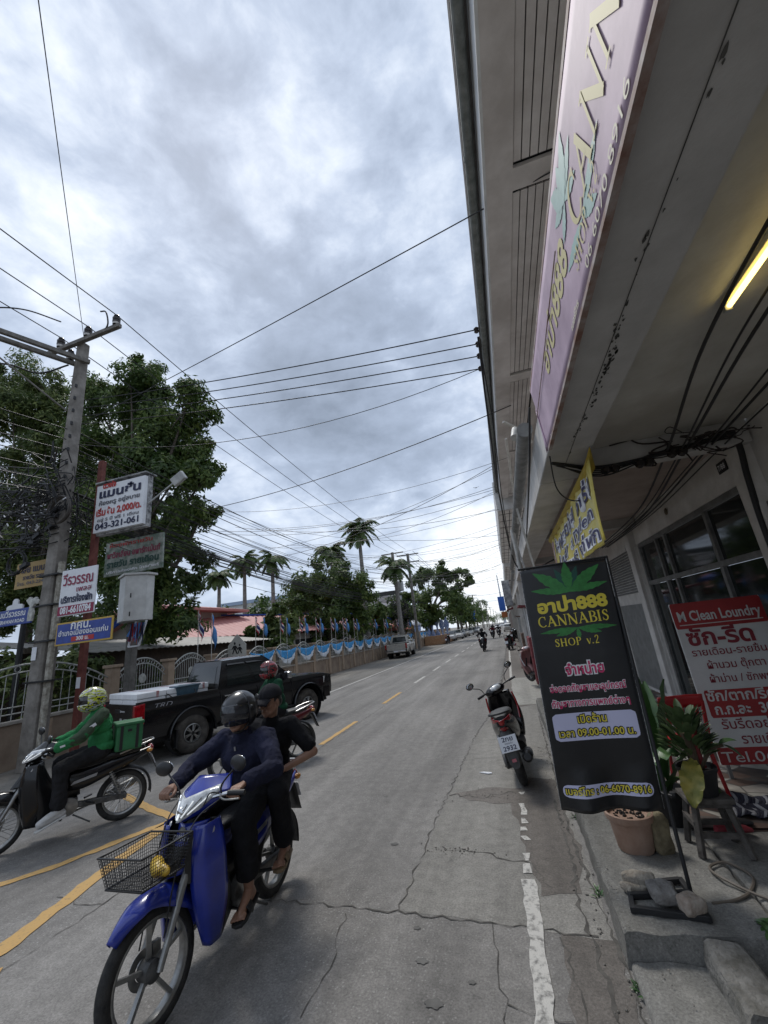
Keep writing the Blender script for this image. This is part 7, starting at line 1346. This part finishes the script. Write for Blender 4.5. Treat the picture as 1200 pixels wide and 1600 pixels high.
# ================================================================== people
_tx = bpy.data.textures.new('cloth_folds', 'CLOUDS'); _tx.noise_scale = 0.09; _tx.noise_depth = 3
class Body:
    """tapered limbs and masses fused into one continuous surface"""
    def __init__(s): s.bm = bmesh.new()
    def cone(s, p0, r0, p1, r1):
        t = bmesh.new()
        for p, r in ((p0, r0), (p1, r1)): bmesh.ops.create_icosphere(t, subdivisions=2, radius=r, matrix=Matrix.Translation(Vector(p)))
        bmesh.ops.convex_hull(t, input=t.verts[:]); me = bpy.data.meshes.new('t'); t.to_mesh(me); t.free(); s.bm.from_mesh(me); bpy.data.meshes.remove(me); return s
    def chain(s, pts, rs):
        for i in range(len(pts)-1): s.cone(pts[i], rs[i], pts[i+1], rs[i+1])
        return s
    def ell(s, c, r, M=None):
        m = Matrix.Translation(Vector(c)) @ (M.to_4x4() if M else Matrix()) @ Matrix.Diagonal((*r, 1)); bmesh.ops.create_icosphere(s.bm, subdivisions=3, radius=1, matrix=m); return s
    def build(s, name, m, parent, vox=0.007, it=4, folds=0.0):
        me = bpy.data.meshes.new(name); s.bm.to_mesh(me); s.bm.free(); o = bpy.data.objects.new(name, me); COL.objects.link(o); me.materials.append(m); o.parent = parent
        k = o.modifiers.new('fuse', 'REMESH'); k.mode = 'VOXEL'; k.voxel_size = vox; k.use_smooth_shade = True
        k = o.modifiers.new('smooth', 'SMOOTH'); k.factor = 0.5; k.iterations = it
        if folds: k = o.modifiers.new('folds', 'DISPLACE'); k.texture = _tx; k.strength = folds; k.texture_coords = 'LOCAL'
        return o
V = Vector
M_skin = mat('tan_skin', (0.24, 0.125, 0.08), 0.5, col2=(0.29, 0.16, 0.105), vs=9, bump=0.08, bs=90); M_skin2 = mat('warm_skin', (0.30, 0.165, 0.105), 0.5, col2=(0.34, 0.195, 0.13), vs=9)
def fabric(name, c, var=0.25): return mat(name, c, 0.92, var=var, vs=7, bump=0.5, bs=150, spec=0.2)
M_navy_k = fabric('navy_knit', (0.020, 0.022, 0.045)); M_blk_c = fabric('black_cotton', (0.011, 0.011, 0.013)); M_trou = fabric('black_trousers', (0.012, 0.012, 0.014)); M_gjk = fabric('green_jacket', (0.035, 0.21, 0.075), 0.18); M_gpan = fabric('olive_panel', (0.06, 0.085, 0.055)); M_gtr = fabric('grey_trousers', (0.022, 0.022, 0.024)); M_dgr = fabric('bottle_green_shirt', (0.010, 0.055, 0.028)); M_hair = mat('black_hair', (0.01, 0.009, 0.008), 0.5)
M_vis = mat('tinted_visor', (0.02, 0.022, 0.028), 0.05, alpha=0.80, spec=0.9); M_hblk = mat('helmet_black', (0.012, 0.012, 0.014), 0.3, coat=0.4); M_dvis = mat('dark_visor', (0.008, 0.008, 0.01), 0.05, spec=.9)
M_hpat = mat('helmet_graphic', (0.03, 0.03, 0.03), 0.25, coat=0.6)
def graphic(m, cols, sc=9.0):
    t = m.node_tree; p = t.nodes['Principled BSDF']; c = t.nodes.new('ShaderNodeTexCoord'); w = t.nodes.new('ShaderNodeTexNoise'); w.inputs['Scale'].default_value = sc; w.inputs['Detail'].default_value = 1.5; w.inputs['Distortion'].default_value = 2.2; mp = t.nodes.new('ShaderNodeMapping'); mp.inputs['Scale'].default_value = (.6, 1, 1.6); t.links.new(c.outputs['Object'], mp.inputs[0]); t.links.new(mp.outputs[0], w.inputs[0])
    r = t.nodes.new('ShaderNodeValToRGB'); r.color_ramp.interpolation = 'CONSTANT'; e = r.color_ramp.elements; e[0].position = 0; e[0].color = (*cols[0], 1); e[1].position = .42; e[1].color = (*cols[1], 1)
    for i, k in enumerate(cols[2:]): q = e.new(.5+.09*i); q.color = (*k, 1)
    t.links.new(w.outputs[0], r.inputs[0]); t.links.new(r.outputs[0], p.inputs['Base Color'])
graphic(M_hpat, [(.55, .55, .53), (.02, .02, .02), (.5, .55, .02), (.6, .6, .58), (.03, .03, .03)])
M_hred = mat('red_helmet', (0.1, 0.1, 0.1), 0.25, coat=0.6); graphic(M_hred, [(.02, .02, .022), (.28, .012, .02), (.03, .03, .03), (.33, .02, .03)], 7)
def limb2(a, b, l1, l2, hint):
    """elbow or knee for two bone lengths"""
    a, b = V(a), V(b); d = b-a; D = min(d.length, (l1+l2)*0.999); d.normalize(); x = (l1*l1-l2*l2+D*D)/(2*D); h = sqrt(max(0, l1*l1-x*x)); n = V(hint)-d*V(hint).dot(d); n.normalize(); return a+d*x+n*h
def hand_on_grip(B, G, e, f, u, wrist):
    """palm on the grip, four fingers curled over it, thumb under; e runs outward along the grip"""
    G, e, f, u, wrist = map(V, (G, e, f, u, wrist)); kn = []
    for k in range(4):
        off = e*(-.030+.021*k); ln = (.9, 1.0, .95, .78)[3-k] if e.y < 0 else (.9, 1.0, .95, .78)[k]
        K = G+off+u*.026-f*.004; P_ = G+off*1.02+f*.034*ln+u*.012; D_ = G+off*1.02+f*.033*ln-u*.014; Tq = G+off+f*.012*ln-u*.030; kn.append(K)
        B.chain([K, P_, D_, Tq], [.0105, .0092, .0085, .0075])
    for K in kn: B.cone(wrist, .019, K, .0125)
    B.cone(wrist+(-e)*.005, .017, G-e*.047-f*.018+u*.006, .013); B.chain([G-e*.047-f*.018+u*.006, G-e*.055+f*.008-u*.004, G-e*.050+f*.026-u*.010], [.0125, .0105, .0085])
def head_geo(B, c, R, s=1.0, face=True):
    q = lambda x, y, z: V(c)+R @ V((x*s, y*s, z*s))
    B.ell(q(-.012, 0, .032), (.098*s, .076*s, .092*s), R); B.ell(q(.022, 0, -.03), (.066*s, .062*s, .082*s), R)
    B.chain([q(.045, .030, -.075), q(.064, 0, -.092), q(.045, -.030, -.075)], [.026*s, .022*s, .026*s]); B.chain([q(-.02, .06, -.03), q(.05, .03, -.085)], [.02*s, .018*s]); B.chain([q(-.02, -.06, -.03), q(.05, -.03, -.085)], [.02*s, .018*s])
    if face:
        B.chain([q(.088, 0, .018), q(.104, 0, -.015), q(.110, 0, -.028)], [.008*s, .010*s, .012*s])
        for k in (-1, 1):
            B.ell(q(.098, k*.012, -.031), (.009*s, .009*s, .008*s), R); B.chain([q(.086, k*.012, .022), q(.072, k*.048, .022)], [.011*s, .010*s]); B.ell(q(.070, k*.038, -.024), (.017*s, .02*s, .016*s), R)
            B.ell(q(-.012, k*.078, -.008), (.018*s, .008*s, .030*s), R)
        B.chain([q(.083, -.022, -.056), q(.091, 0, -.053), q(.083, .022, -.056)], [.006*s, .008*s, .006*s]); B.chain([q(.080, -.018, -.066), q(.087, 0, -.067), q(.080, .018, -.066)], [.006*s, .009*s, .006*s])
def eyes(parent, c, R):
    b = MB()
    for k in (-1, 1): b.ball(V(c)+R @ V((.078, k*.031, .004)), .0105, 10, 0); b.ball(V(c)+R @ V((.0865, k*.031, .004)), .0055, 8, 1)
    b.build('eyes', [mat('eye_white', (.5, .48, .45), .3), M_blk], parent, smooth=True)
    b = MB()
    for k in (-1, 1): b.tube([V(c)+R @ V((.093, k*.014, .030)), V(c)+R @ V((.090, k*.032, .036)), V(c)+R @ V((.076, k*.052, .030))], .0045, 5)
    b.build('eyebrows', M_hair, parent)
def sph(c, R, r, az, el): return V(c)+R @ V((r[0]*cos(el)*cos(az), r[1]*cos(el)*sin(az), r[2]*sin(el)))
def open_helmet(parent, c, R):
    c = V(c)+R @ V((-.012, 0, .028)); r = (.146, .122, .136); b = MB()
    b.grid(lambda u, v: sph(c, R, r, radians(78+204*u), radians(-52+142*v)), 30, 18); b.grid(lambda u, v: sph(c, R, r, radians(-78+156*u), radians(24+66*v)), 20, 8)
    h = b.build('helmet', M_hblk, parent, smooth=True, solid=-.014)
    b = MB(); b.grid(lambda u, v: sph(c, R, (r[0]*1.13, r[1]*1.07, r[2]*1.10), radians(-80+160*u), radians(-34+64*v)), 26, 14); b.build('visor', M_vis, h, smooth=True, solid=.003)
    for s in (-1, 1): b = MB(); b.ball(sph(c, R, (r[0], r[1]*1.07, r[2]), radians(s*86), radians(10)), .02, 10); b.build('visor_pivot', M_bpl, h, smooth=True)
    b = MB(); q = lambda x, y, z: V(c)+R @ V((x, y, z)); b.tube(bz([q(.0, .115, -.06), q(.04, .06, -.135), q(.06, 0, -.15), q(.04, -.06, -.135), q(.0, -.115, -.06)], 4), .007, 5); b.build('chin_strap', M_blk, h)
def full_helmet(parent, c, R, m, peak=False):
    c = V(c)+R @ V((.004, 0, .012)); r = (.152, .126, .146); b = MB()
    def rad(az, el): k = 1+.14*max(0, cos(az))**3*max(0, min(1, (-el-.05)*2.2)); return (r[0]*k, r[1], r[2]*(1 if el > -.5 else 1.02))
    g_ = lambda a0, a1, e0, e1, nu, nv, k=1.0, bb=b: bb.grid(lambda u, v: sph(c, R, tuple(q*k for q in rad(radians(a0+(a1-a0)*u), radians(e0+(e1-e0)*v))), radians(a0+(a1-a0)*u), radians(e0+(e1-e0)*v)), nu, nv)
    g_(68, 292, -62, 90, 34, 20); g_(-68, 68, 24, 90, 22, 9); g_(-68, 68, -62, -14, 22, 8); h = b.build('helmet', m, parent, smooth=True, solid=-.012)
    b = MB(); g_(-72, 72, -17, 27, 22, 7, 1.012, b); b.build('visor', M_dvis, h, smooth=True)
def cap(parent, c, R):
    c = V(c)+R @ V((-.012, 0, .052)); b = MB(); b.grid(lambda u, v: sph(c, R, (.108, .090, .092), 2*pi*u, radians(-8+98*v)), 28, 10); h = b.build('cap', fabric('washed_black', (.022, .022, .026)), parent, smooth=True, solid=-.004)
    b = MB(); b.grid(lambda u, v: c+R @ V((.075+(.035+.088*v)*cos(radians(-62+124*u))**.8*(.35+.65*v) if True else 0, (.080-.004*v)*sin(radians(-62+124*u))*1.06, -.005-.030*v*v-.022*abs(2*u-1)**2)), 16, 6); b.build('brim', _M['washed_black'], h, smooth=True, solid=.005)
    b = MB(); b.ball(c+R @ V((0, 0, .093)), .007, 6); b.build('button', M_blk, h)
    b = MB(); b.box(c+R @ V((.098, 0, .028)), (.006, .05, .018), rot=R @ Euler((0, -.35, 0)).to_matrix()); b.build('patch', mat('patch_grey', (.10, .10, .11), .8), h)
def foot(B, ank, toe_dir, up, s=1.0):
    a, t, u = V(ank), V(toe_dir).normalized(), V(up).normalized(); sd = u.cross(t).normalized()
    B.chain([a, a-t*.03-u*.05], [.034*s, .030*s]); B.chain([a-u*.01, a+t*.07-u*.045, a+t*.13-u*.062], [.034*s, .030*s, .022*s]); B.cone(a-t*.03-u*.055, .026*s, a+t*.12-u*.066, .026*s)
    for k in range(5):
        o = sd*(-.032+.016*k); L_ = (.052, .047, .042, .036, .03)[k]; B.chain([a+t*.125-u*.066+o, a+t*(.125+L_)-u*.074+o*1.15], [.0125 if k == 0 else .0098, .010 if k == 0 else .0075])
    return a, t, u, sd
def sandal(parent, ank, toe_dir, up, m, s=1.0):
    a, t, u = V(ank), V(toe_dir).normalized(), V(up).normalized(); sd = u.cross(t).normalized(); b = MB()
    out = [(-.085, .0), (-.075, .032), (-.02, .036), (.06, .042), (.13, .050), (.185, .036), (.197, 0), (.185, -.036), (.13, -.046), (.06, -.038), (-.02, -.034), (-.075, -.03)]
    b.prism(out, lambda x, y, w: a+t*x+sd*y-u*(.104-w), .022); sd_o = b.build('sandal', m, parent, bevel=.005)
    b = MB(); b.grid(lambda q, v: a+t*(.045+.055*v)+sd*(.050*cos(pi*q))*(1)+u*(-.085+.062*sin(pi*q)*(1-.28*v)), 14, 4); b.build('strap', m, sd_o, smooth=True, solid=.005)
def rider(bike, label, P):
    """P: joints in the motorcycle's own frame"""
    root = thing('person', label, 'person', (0, 0, 0)); root.matrix_basis = bike.matrix_basis.copy(); vx = P.get('vox', .005)
    hip = V(P['hip']); ch = V(P['chest']); nk = V(P['neck']); hd = V(P['head']); R = Euler(P.get('hrot', (0, 0, 0))).to_matrix(); sh = [V(P['sh'][0]), V(P['sh'][1])]; hands = [V(p) for p in P['hands']]; ank = [V(p) for p in P['ank']]; S = (1, -1)
    el = [limb2(sh[i], hands[i]+V(P['woff'][i]), .30, .255, P['eh'][i]) for i in (0, 1)]; wr = [hands[i]+V(P['woff'][i]) for i in (0, 1)]
    hj = [hip+V((0, s*.095, 0)) for s in S]; kn = [limb2(hj[i], ank[i], .43, .42, P['kh'][i]) for i in (0, 1)]
    B = Body(); head_geo(B, hd, R, 1.0, P.get('face', True)); B.chain([hd+R @ V((-.02, 0, -.06)), nk, ch], [.052, .056, .075]); B.chain([ch, hip], [.08, .08])
    for i in (0, 1):
        B.chain([ch, sh[i], el[i], wr[i]], [.08, .050, .038, .026]); B.chain([hip, hj[i], kn[i], kn[i].lerp(ank[i], .35), ank[i]], [.1, .075, .050, .052, .034])
        if P['grip'][i]: hand_on_grip(B, hands[i], (0, S[i], 0) if not P.get('ge') else P['ge'][i], (1, 0, 0), (0, 0, 1), wr[i])
        else:
            d = (hands[i]-wr[i]).normalized(); n = V((0, 0, 1)); sd = d.cross(n).normalized(); 
            for k in range(4): o = sd*(-.028+.019*k); B.chain([wr[i], wr[i]+d*.075+o, wr[i]+d*.115+o*1.05-n*.012, wr[i]+d*.140+o-n*.035], [.02, .0115, .0095, .0085])
            B.chain([wr[i]+sd*.012, wr[i]+d*.05+sd*.045-n*.01, wr[i]+d*.085+sd*.05-n*.02], [.016, .012, .009])
        if P['shoe'] == 'sandal': foot(B, ank[i], P['toe'][i], P['fup'][i])
        else: B.chain([ank[i], ank[i]+V(P['toe'][i]).normalized()*.08-V((0, 0, .05))], [.034, .03])
    B.build('body', P['skin'], root, vx, 3)
    if P.get('face', True): eyes(root, hd, R)
    if P.get('hair'): 
        H = Body(); H.ell(hd+R @ V((-.024, 0, .034)), (.096, .082, .088), R); H.ell(hd+R @ V((-.06, 0, -.01)), (.06, .074, .06), R); H.build('hair', M_hair, root, .006, 2)
    # upper garment
    T_ = Body(); sf = P.get('fat', 1.0); w_ = ch.lerp(hip, .55)
    T_.ell(ch+V((0.01, 0, .0)), (.122*sf, .185*sf, .155)); T_.ell(w_+V((.0, 0, 0)), (.118*sf, .165*sf, .16)); T_.ell(hip+V((-.01, 0, .045)), (.128*sf, .175*sf, .09)); T_.chain([nk-V((0, 0, .055)), nk+V((-.004, 0, -.012))], [.085, .066])
    for i in (0, 1):
        T_.cone(ch+V((0, S[i]*.08, .06)), .105, sh[i], .074)
        if P['sleeve'] == 'long':
            q = P.get('slv', 1.0); T_.chain([sh[i], el[i], el[i].lerp(wr[i], .86)], [.076*q, .060*q, .048*q]); T_.cone(el[i].lerp(wr[i], .78), .050*q, el[i].lerp(wr[i], .9), .042)
        else: T_.chain([sh[i], sh[i].lerp(el[i], .78)], [.076, .066])
    sh_o = T_.build('shirt', P['shirt'], root, max(.007, vx), 3, P.get('folds', .016))
    if P.get('collar'):
        b = MB(); b.lathe([(.062, .0), (.066, .03), (.060, .05)], 20, c=nk+V((.0, 0, -.035)), arc=5.4, a0=.45); b.build('collar', P['shirt'], sh_o, smooth=True, solid=.012)
    # trousers
    L_ = Body(); L_.ell(hip+V((-.01, 0, -.02)), (.125, .165, .105))
    for i in (0, 1):
        e = kn[i].lerp(ank[i], P['hem']); L_.chain([hj[i], kn[i], kn[i].lerp(e, .5), e], [.108, .086, .080, P.get('hemr', .062)])
    L_.build('trousers', P['trou'], root, max(.007, vx), 3, P.get('folds', .016))
    for i in (0, 1):
        if P['shoe'] == 'sandal': sandal(root, ank[i], P['toe'][i], P['fup'][i], P['shoem'])
        elif P['shoe'] == 'sneaker':
            Q = Body(); a, t, u = ank[i], V(P['toe'][i]).normalized(), V((0, 0, 1)); Q.chain([a+u*.02, a-u*.035-t*.02], [.045, .044]); Q.chain([a-u*.03, a+t*.10-u*.055, a+t*.17-u*.072], [.045, .042, .032]); Q.chain([a-t*.05-u*.07, a+t*.16-u*.09], [.036, .036]); s_ = Q.build('shoe', P['shoem'], root, .006, 3)
            b = MB(); sd = u.cross(t).normalized(); b.prism([(-.09, 0), (-.08, .036), (.06, .042), (.16, .044), (.205, .02), (.205, -.02), (.16, -.044), (.06, -.04), (-.08, -.036)], lambda x, y, w: a+t*x+sd*y+u*(-.128-x*.12+w), .022); b.build('sole', mat('white_sole', (.55, .55, .53), .6), s_, bevel=.006)
    return root, dict(hd=hd, R=R, nk=nk, ch=ch, sh=sh, el=el, wr=wr, kn=kn, hip=hip, shirt=sh_o)
# rider of the blue motorcycle
fr_, J = rider(blue, 'rider in a navy knit top and open black helmet steering the blue motorcycle', dict(hip=(-.31, 0, .85), chest=(-.27, .0, 1.105), neck=(-.225, 0, 1.285), head=(-.185, -.005, 1.415), hrot=(0, .10, -.10), sh=[(-.265, .18, 1.215), (-.255, -.18, 1.215)], hands=[(.228, .272, 1.0), (.240, -.285, .998)], woff=[(-.085, .012, .03), (-.085, -.02, .03)], eh=[(-.1, .9, -.55), (-.1, -.8, -.35)], grip=(1, 1), ank=[(.0, .205, .36), (.02, -.205, .36)], kh=[(1, .35, .5), (1, -.35, .5)], toe=[(1, .12, -.16), (1, -.12, -.16)], fup=[(.16, 0, 1), (.16, 0, 1)], shoe='sandal', shoem=M_blk, skin=M_skin, shirt=M_navy_k, sleeve='long', trou=M_trou, hem=.72, hemr=.082, collar=True, folds=.034, fat=1.16, slv=1.22))
open_helmet(fr_, J['hd'], J['R']); b = MB(); b.box(J['nk']+V((.098, 0, -.105)), (.006, .012, .03), rot=(0, .2, 0)); b.build('zip_pull', M_silp, J['shirt'])
pl_, J = rider(blue, 'pillion passenger in a black printed tee and black cap on the blue motorcycle', dict(hip=(-.62, .0, .865), chest=(-.60, .03, 1.13), neck=(-.56, .05, 1.315), head=(-.515, .075, 1.45), hrot=(0, .12, -.16), sh=[(-.595, .225, 1.245), (-.595, -.165, 1.245)], hands=[(-.335, .20, .93), (-.36, -.2, .92)], woff=[(-.10, .06, .02), (-.1, -.05, .03)], eh=[(-.4, .8, -.4), (-.4, -.8, -.4)], grip=(0, 0), ank=[(-.40, .25, .455), (-.40, -.25, .455)], kh=[(1, .5, .35), (1, -.5, .35)], toe=[(1, .2, -.1), (1, -.2, -.1)], fup=[(.1, 0, 1), (.1, 0, 1)], shoe='sandal', shoem=mat('tan_sandal', (.16, .11, .06), .7, var=.2), skin=M_skin, shirt=M_blk_c, sleeve='short', trou=M_trou, hem=.86, hemr=.085, hair=True, fat=1.05, folds=.018))
cap(pl_, J['hd'], J['R'])
b = MB(); C0 = J['ch']; text_mb(b, 'M', .10, lambda u, v: C0+V((.146-.5*(u+.02)**2*4, .055+u, -.02+v*1.25)), 0, .001); text_mb(b, 'S', .09, lambda u, v: C0+V((.146-.5*(u+.02)**2*4, .06+u, -.12+v)), 0, .001); b.build('print', mat('print_grey', (.30, .30, .31), .7), J['shirt'])
b = MB(); b.lathe([(.058, 0), (.064, .006), (.058, .012)], 20, c=J['nk']+V((.006, -.004, -.03))); b.build('neck_trim', mat('trim_grey', (.12, .12, .13), .8), J['shirt'])
# courier
co_, J = rider(black, 'courier in a green jacket and patterned full helmet riding the black motorcycle', dict(hip=(-.34, 0, .875), chest=(-.32, .0, 1.18), neck=(-.27, 0, 1.37), head=(-.21, .0, 1.495), hrot=(0, .12, 0), sh=[(-.30, .195, 1.30), (-.30, -.195, 1.30)], hands=[(.228, .275, 1.0), (.228, -.275, 1.0)], woff=[(-.085, .005, .025), (-.085, -.005, .025)], eh=[(-.2, .7, -.8), (-.2, -.7, -.8)], grip=(1, 1), ank=[(.05, .215, .37), (.05, -.215, .37)], kh=[(1, .3, .6), (1, -.3, .6)], toe=[(1, .1, -.2), (1, -.1, -.2)], fup=[(0, 0, 1), (0, 0, 1)], shoe='sneaker', shoem=mat('white_shoe', (.50, .50, .49), .6, var=.2, vs=14), skin=mat('black_glove', (.02, .02, .02), .8), shirt=M_gjk, sleeve='long', trou=M_gtr, hem=.88, hemr=.085, collar=True, fat=1.18, slv=1.15, folds=.034, face=False))
full_helmet(co_, J['hd'], J['R'], M_hpat)
Q = Body()
for i in (0, 1): Q.chain([J['sh'][i]+V((-.01, (1, -1)[i]*.006, .012)), J['sh'][i].lerp(J['el'][i], .75)+V((0, (1, -1)[i]*.008, .006)), J['el'][i]+V((0, (1, -1)[i]*.008, .004)), J['el'][i].lerp(J['wr'][i], .35)+V((0, (1, -1)[i]*.006, .004))], [.086, .074, .071, .062])
Q.build('sleeve_panel', M_gpan, J['shirt'], .007, 3)
b = MB(); s0, e0 = J['sh'][0], J['el'][0]
for t0 in (.45,): c = s0.lerp(e0, t0)+V((.0, .086, .0)); b.box(c, (.075, .006, .035), rot=(0, .5, .1))
c = J['el'][0].lerp(J['wr'][0], .72)+V((.0, .058, .0)); b.box(c, (.05, .006, .022), rot=(0, .2, -.1)); b.build('sleeve_badge', M_sgw, J['shirt'], bevel=.002)
bg = thing('delivery_bag', 'green insulated delivery bag with black straps on the seat behind the courier', 'delivery bag'); bg.matrix_basis = black.matrix_basis @ Matrix.Translation((-.635, .0, .82)) @ Matrix.Rotation(-.02, 4, 'Y')
b = MB(); b.box((0, 0, .155), (.31, .36, .31)); b.build('bag', mat('green_nylon', (.022, .135, .05), .6, var=.2, vs=6, bump=.3, bs=12), bg, bevel=.02)
b = MB(); b.box((0, 0, .32), (.33, .38, .04)); b.build('lid', _M['green_nylon'], bg, bevel=.012)
for s in (-1, 1): b = MB(); b.box((s*.09, 0, .16), (.035, .372, .29)); b.build('strap', M_blk, bg)
b = MB(); b.box((0, .186, .24), (.05, .012, .03)); b.build('buckle', M_blk, bg, bevel=.004)
# third rider
th_, J = rider(third, 'rider in a bottle green polo shirt and red full helmet in front of the pickup', dict(hip=(-.27, 0, .865), chest=(-.22, .0, 1.20), neck=(-.17, 0, 1.395), head=(-.12, .0, 1.525), hrot=(0, .08, -.05), sh=[(-.20, .205, 1.315), (-.20, -.205, 1.315)], hands=[(.228, .275, 1.0), (.228, -.275, 1.0)], woff=[(-.085, .005, .025), (-.085, -.005, .025)], eh=[(-.3, .8, -.6), (-.3, -.8, -.6)], grip=(1, 1), ank=[(.05, .215, .37), (.05, -.215, .37)], kh=[(1, .3, .6), (1, -.3, .6)], toe=[(1, .1, -.2), (1, -.1, -.2)], fup=[(0, 0, 1), (0, 0, 1)], shoe='sneaker', shoem=M_blk, skin=M_skin2, shirt=M_dgr, sleeve='short', trou=M_trou, hem=.88, hemr=.08, collar=True, fat=1.2, face=False, vox=.006))
full_helmet(th_, J['hd'], J['R'], M_hred)
b = MB(); b.box(J['ch']+V((.148, .09, .055)), (.01, .05, .014), rot=(0, .1, .5)); b.build('chest_badge', M_yl, J['shirt'])
b = MB(); w = J['wr'][0].lerp(J['el'][0], .1); d = (J['el'][0]-J['wr'][0]).normalized(); b.tube([w-d*.012, w+d*.012], .034, 14); b.ball(w+V((0, .034, .0)), .018, 10, 0, (1, .4, 1)); b.build('wristwatch', M_silp, th_, smooth=True)
# far riders, a few pixels each
base = dict(hip=(-.27, 0, .84), chest=(-.22, .0, 1.18), neck=(-.19, 0, 1.37), head=(-.15, .0, 1.50), sh=[(-.20, .205, 1.30), (-.20, -.205, 1.30)], hands=[(.30, .275, .99), (.30, -.275, .99)], woff=[(-.085, .005, .025), (-.085, -.005, .025)], eh=[(-.3, .9, -.4), (-.3, -.9, -.4)], grip=(1, 1), ank=[(.12, .17, .42), (.12, -.17, .42)], kh=[(1, .5, .6), (1, -.5, .6)], toe=[(1, .1, 0), (1, -.1, 0)], fup=[(0, 0, 1), (0, 0, 1)], shoe='none', skin=M_skin, shirt=M_blk_c, sleeve='long', trou=M_trou, hem=.9, face=False, vox=.012, folds=0)
f1, J = rider(far1, 'rider in black coming down the far lane on a scooter', base); full_helmet(f1, J['hd'], J['R'], M_hblk); f1['group'] = 'distant riders'
f2, J = rider(far2, 'rider in dark red on the white fronted scooter farther up', dict(base, shirt=fabric('dark_red_shirt', (.10, .012, .02)))); full_helmet(f2, J['hd'], J['R'], M_hblk); f2['group'] = 'distant riders'
for fb, lab in ((far3, 'rider following close behind the one in dark red'), (far4, 'tiny distant rider in the left lane')):
    c = copy_tree(f1); c.matrix_basis = fb.matrix_basis.copy(); c['label'] = lab
bird = MB(); bird.add([(0, 0, 0), (.12, .03, .02), (.3, 0, .10), (.14, -.04, .0), (-.12, .03, .02), (-.3, 0, .10), (-.14, -.04, 0), (0, .14, .01), (0, -.16, 0)], [(0, 1, 2, 3), (0, 4, 5, 6), (0, 1, 7, 4), (0, 6, 8, 3)]); bo = bird.build('bird', M_blk, solid=.02); bo.location = (-.55, 42, 15.7); tag(bo, 'tiny dark bird flying in the grey sky left of the eaves', 'bird')
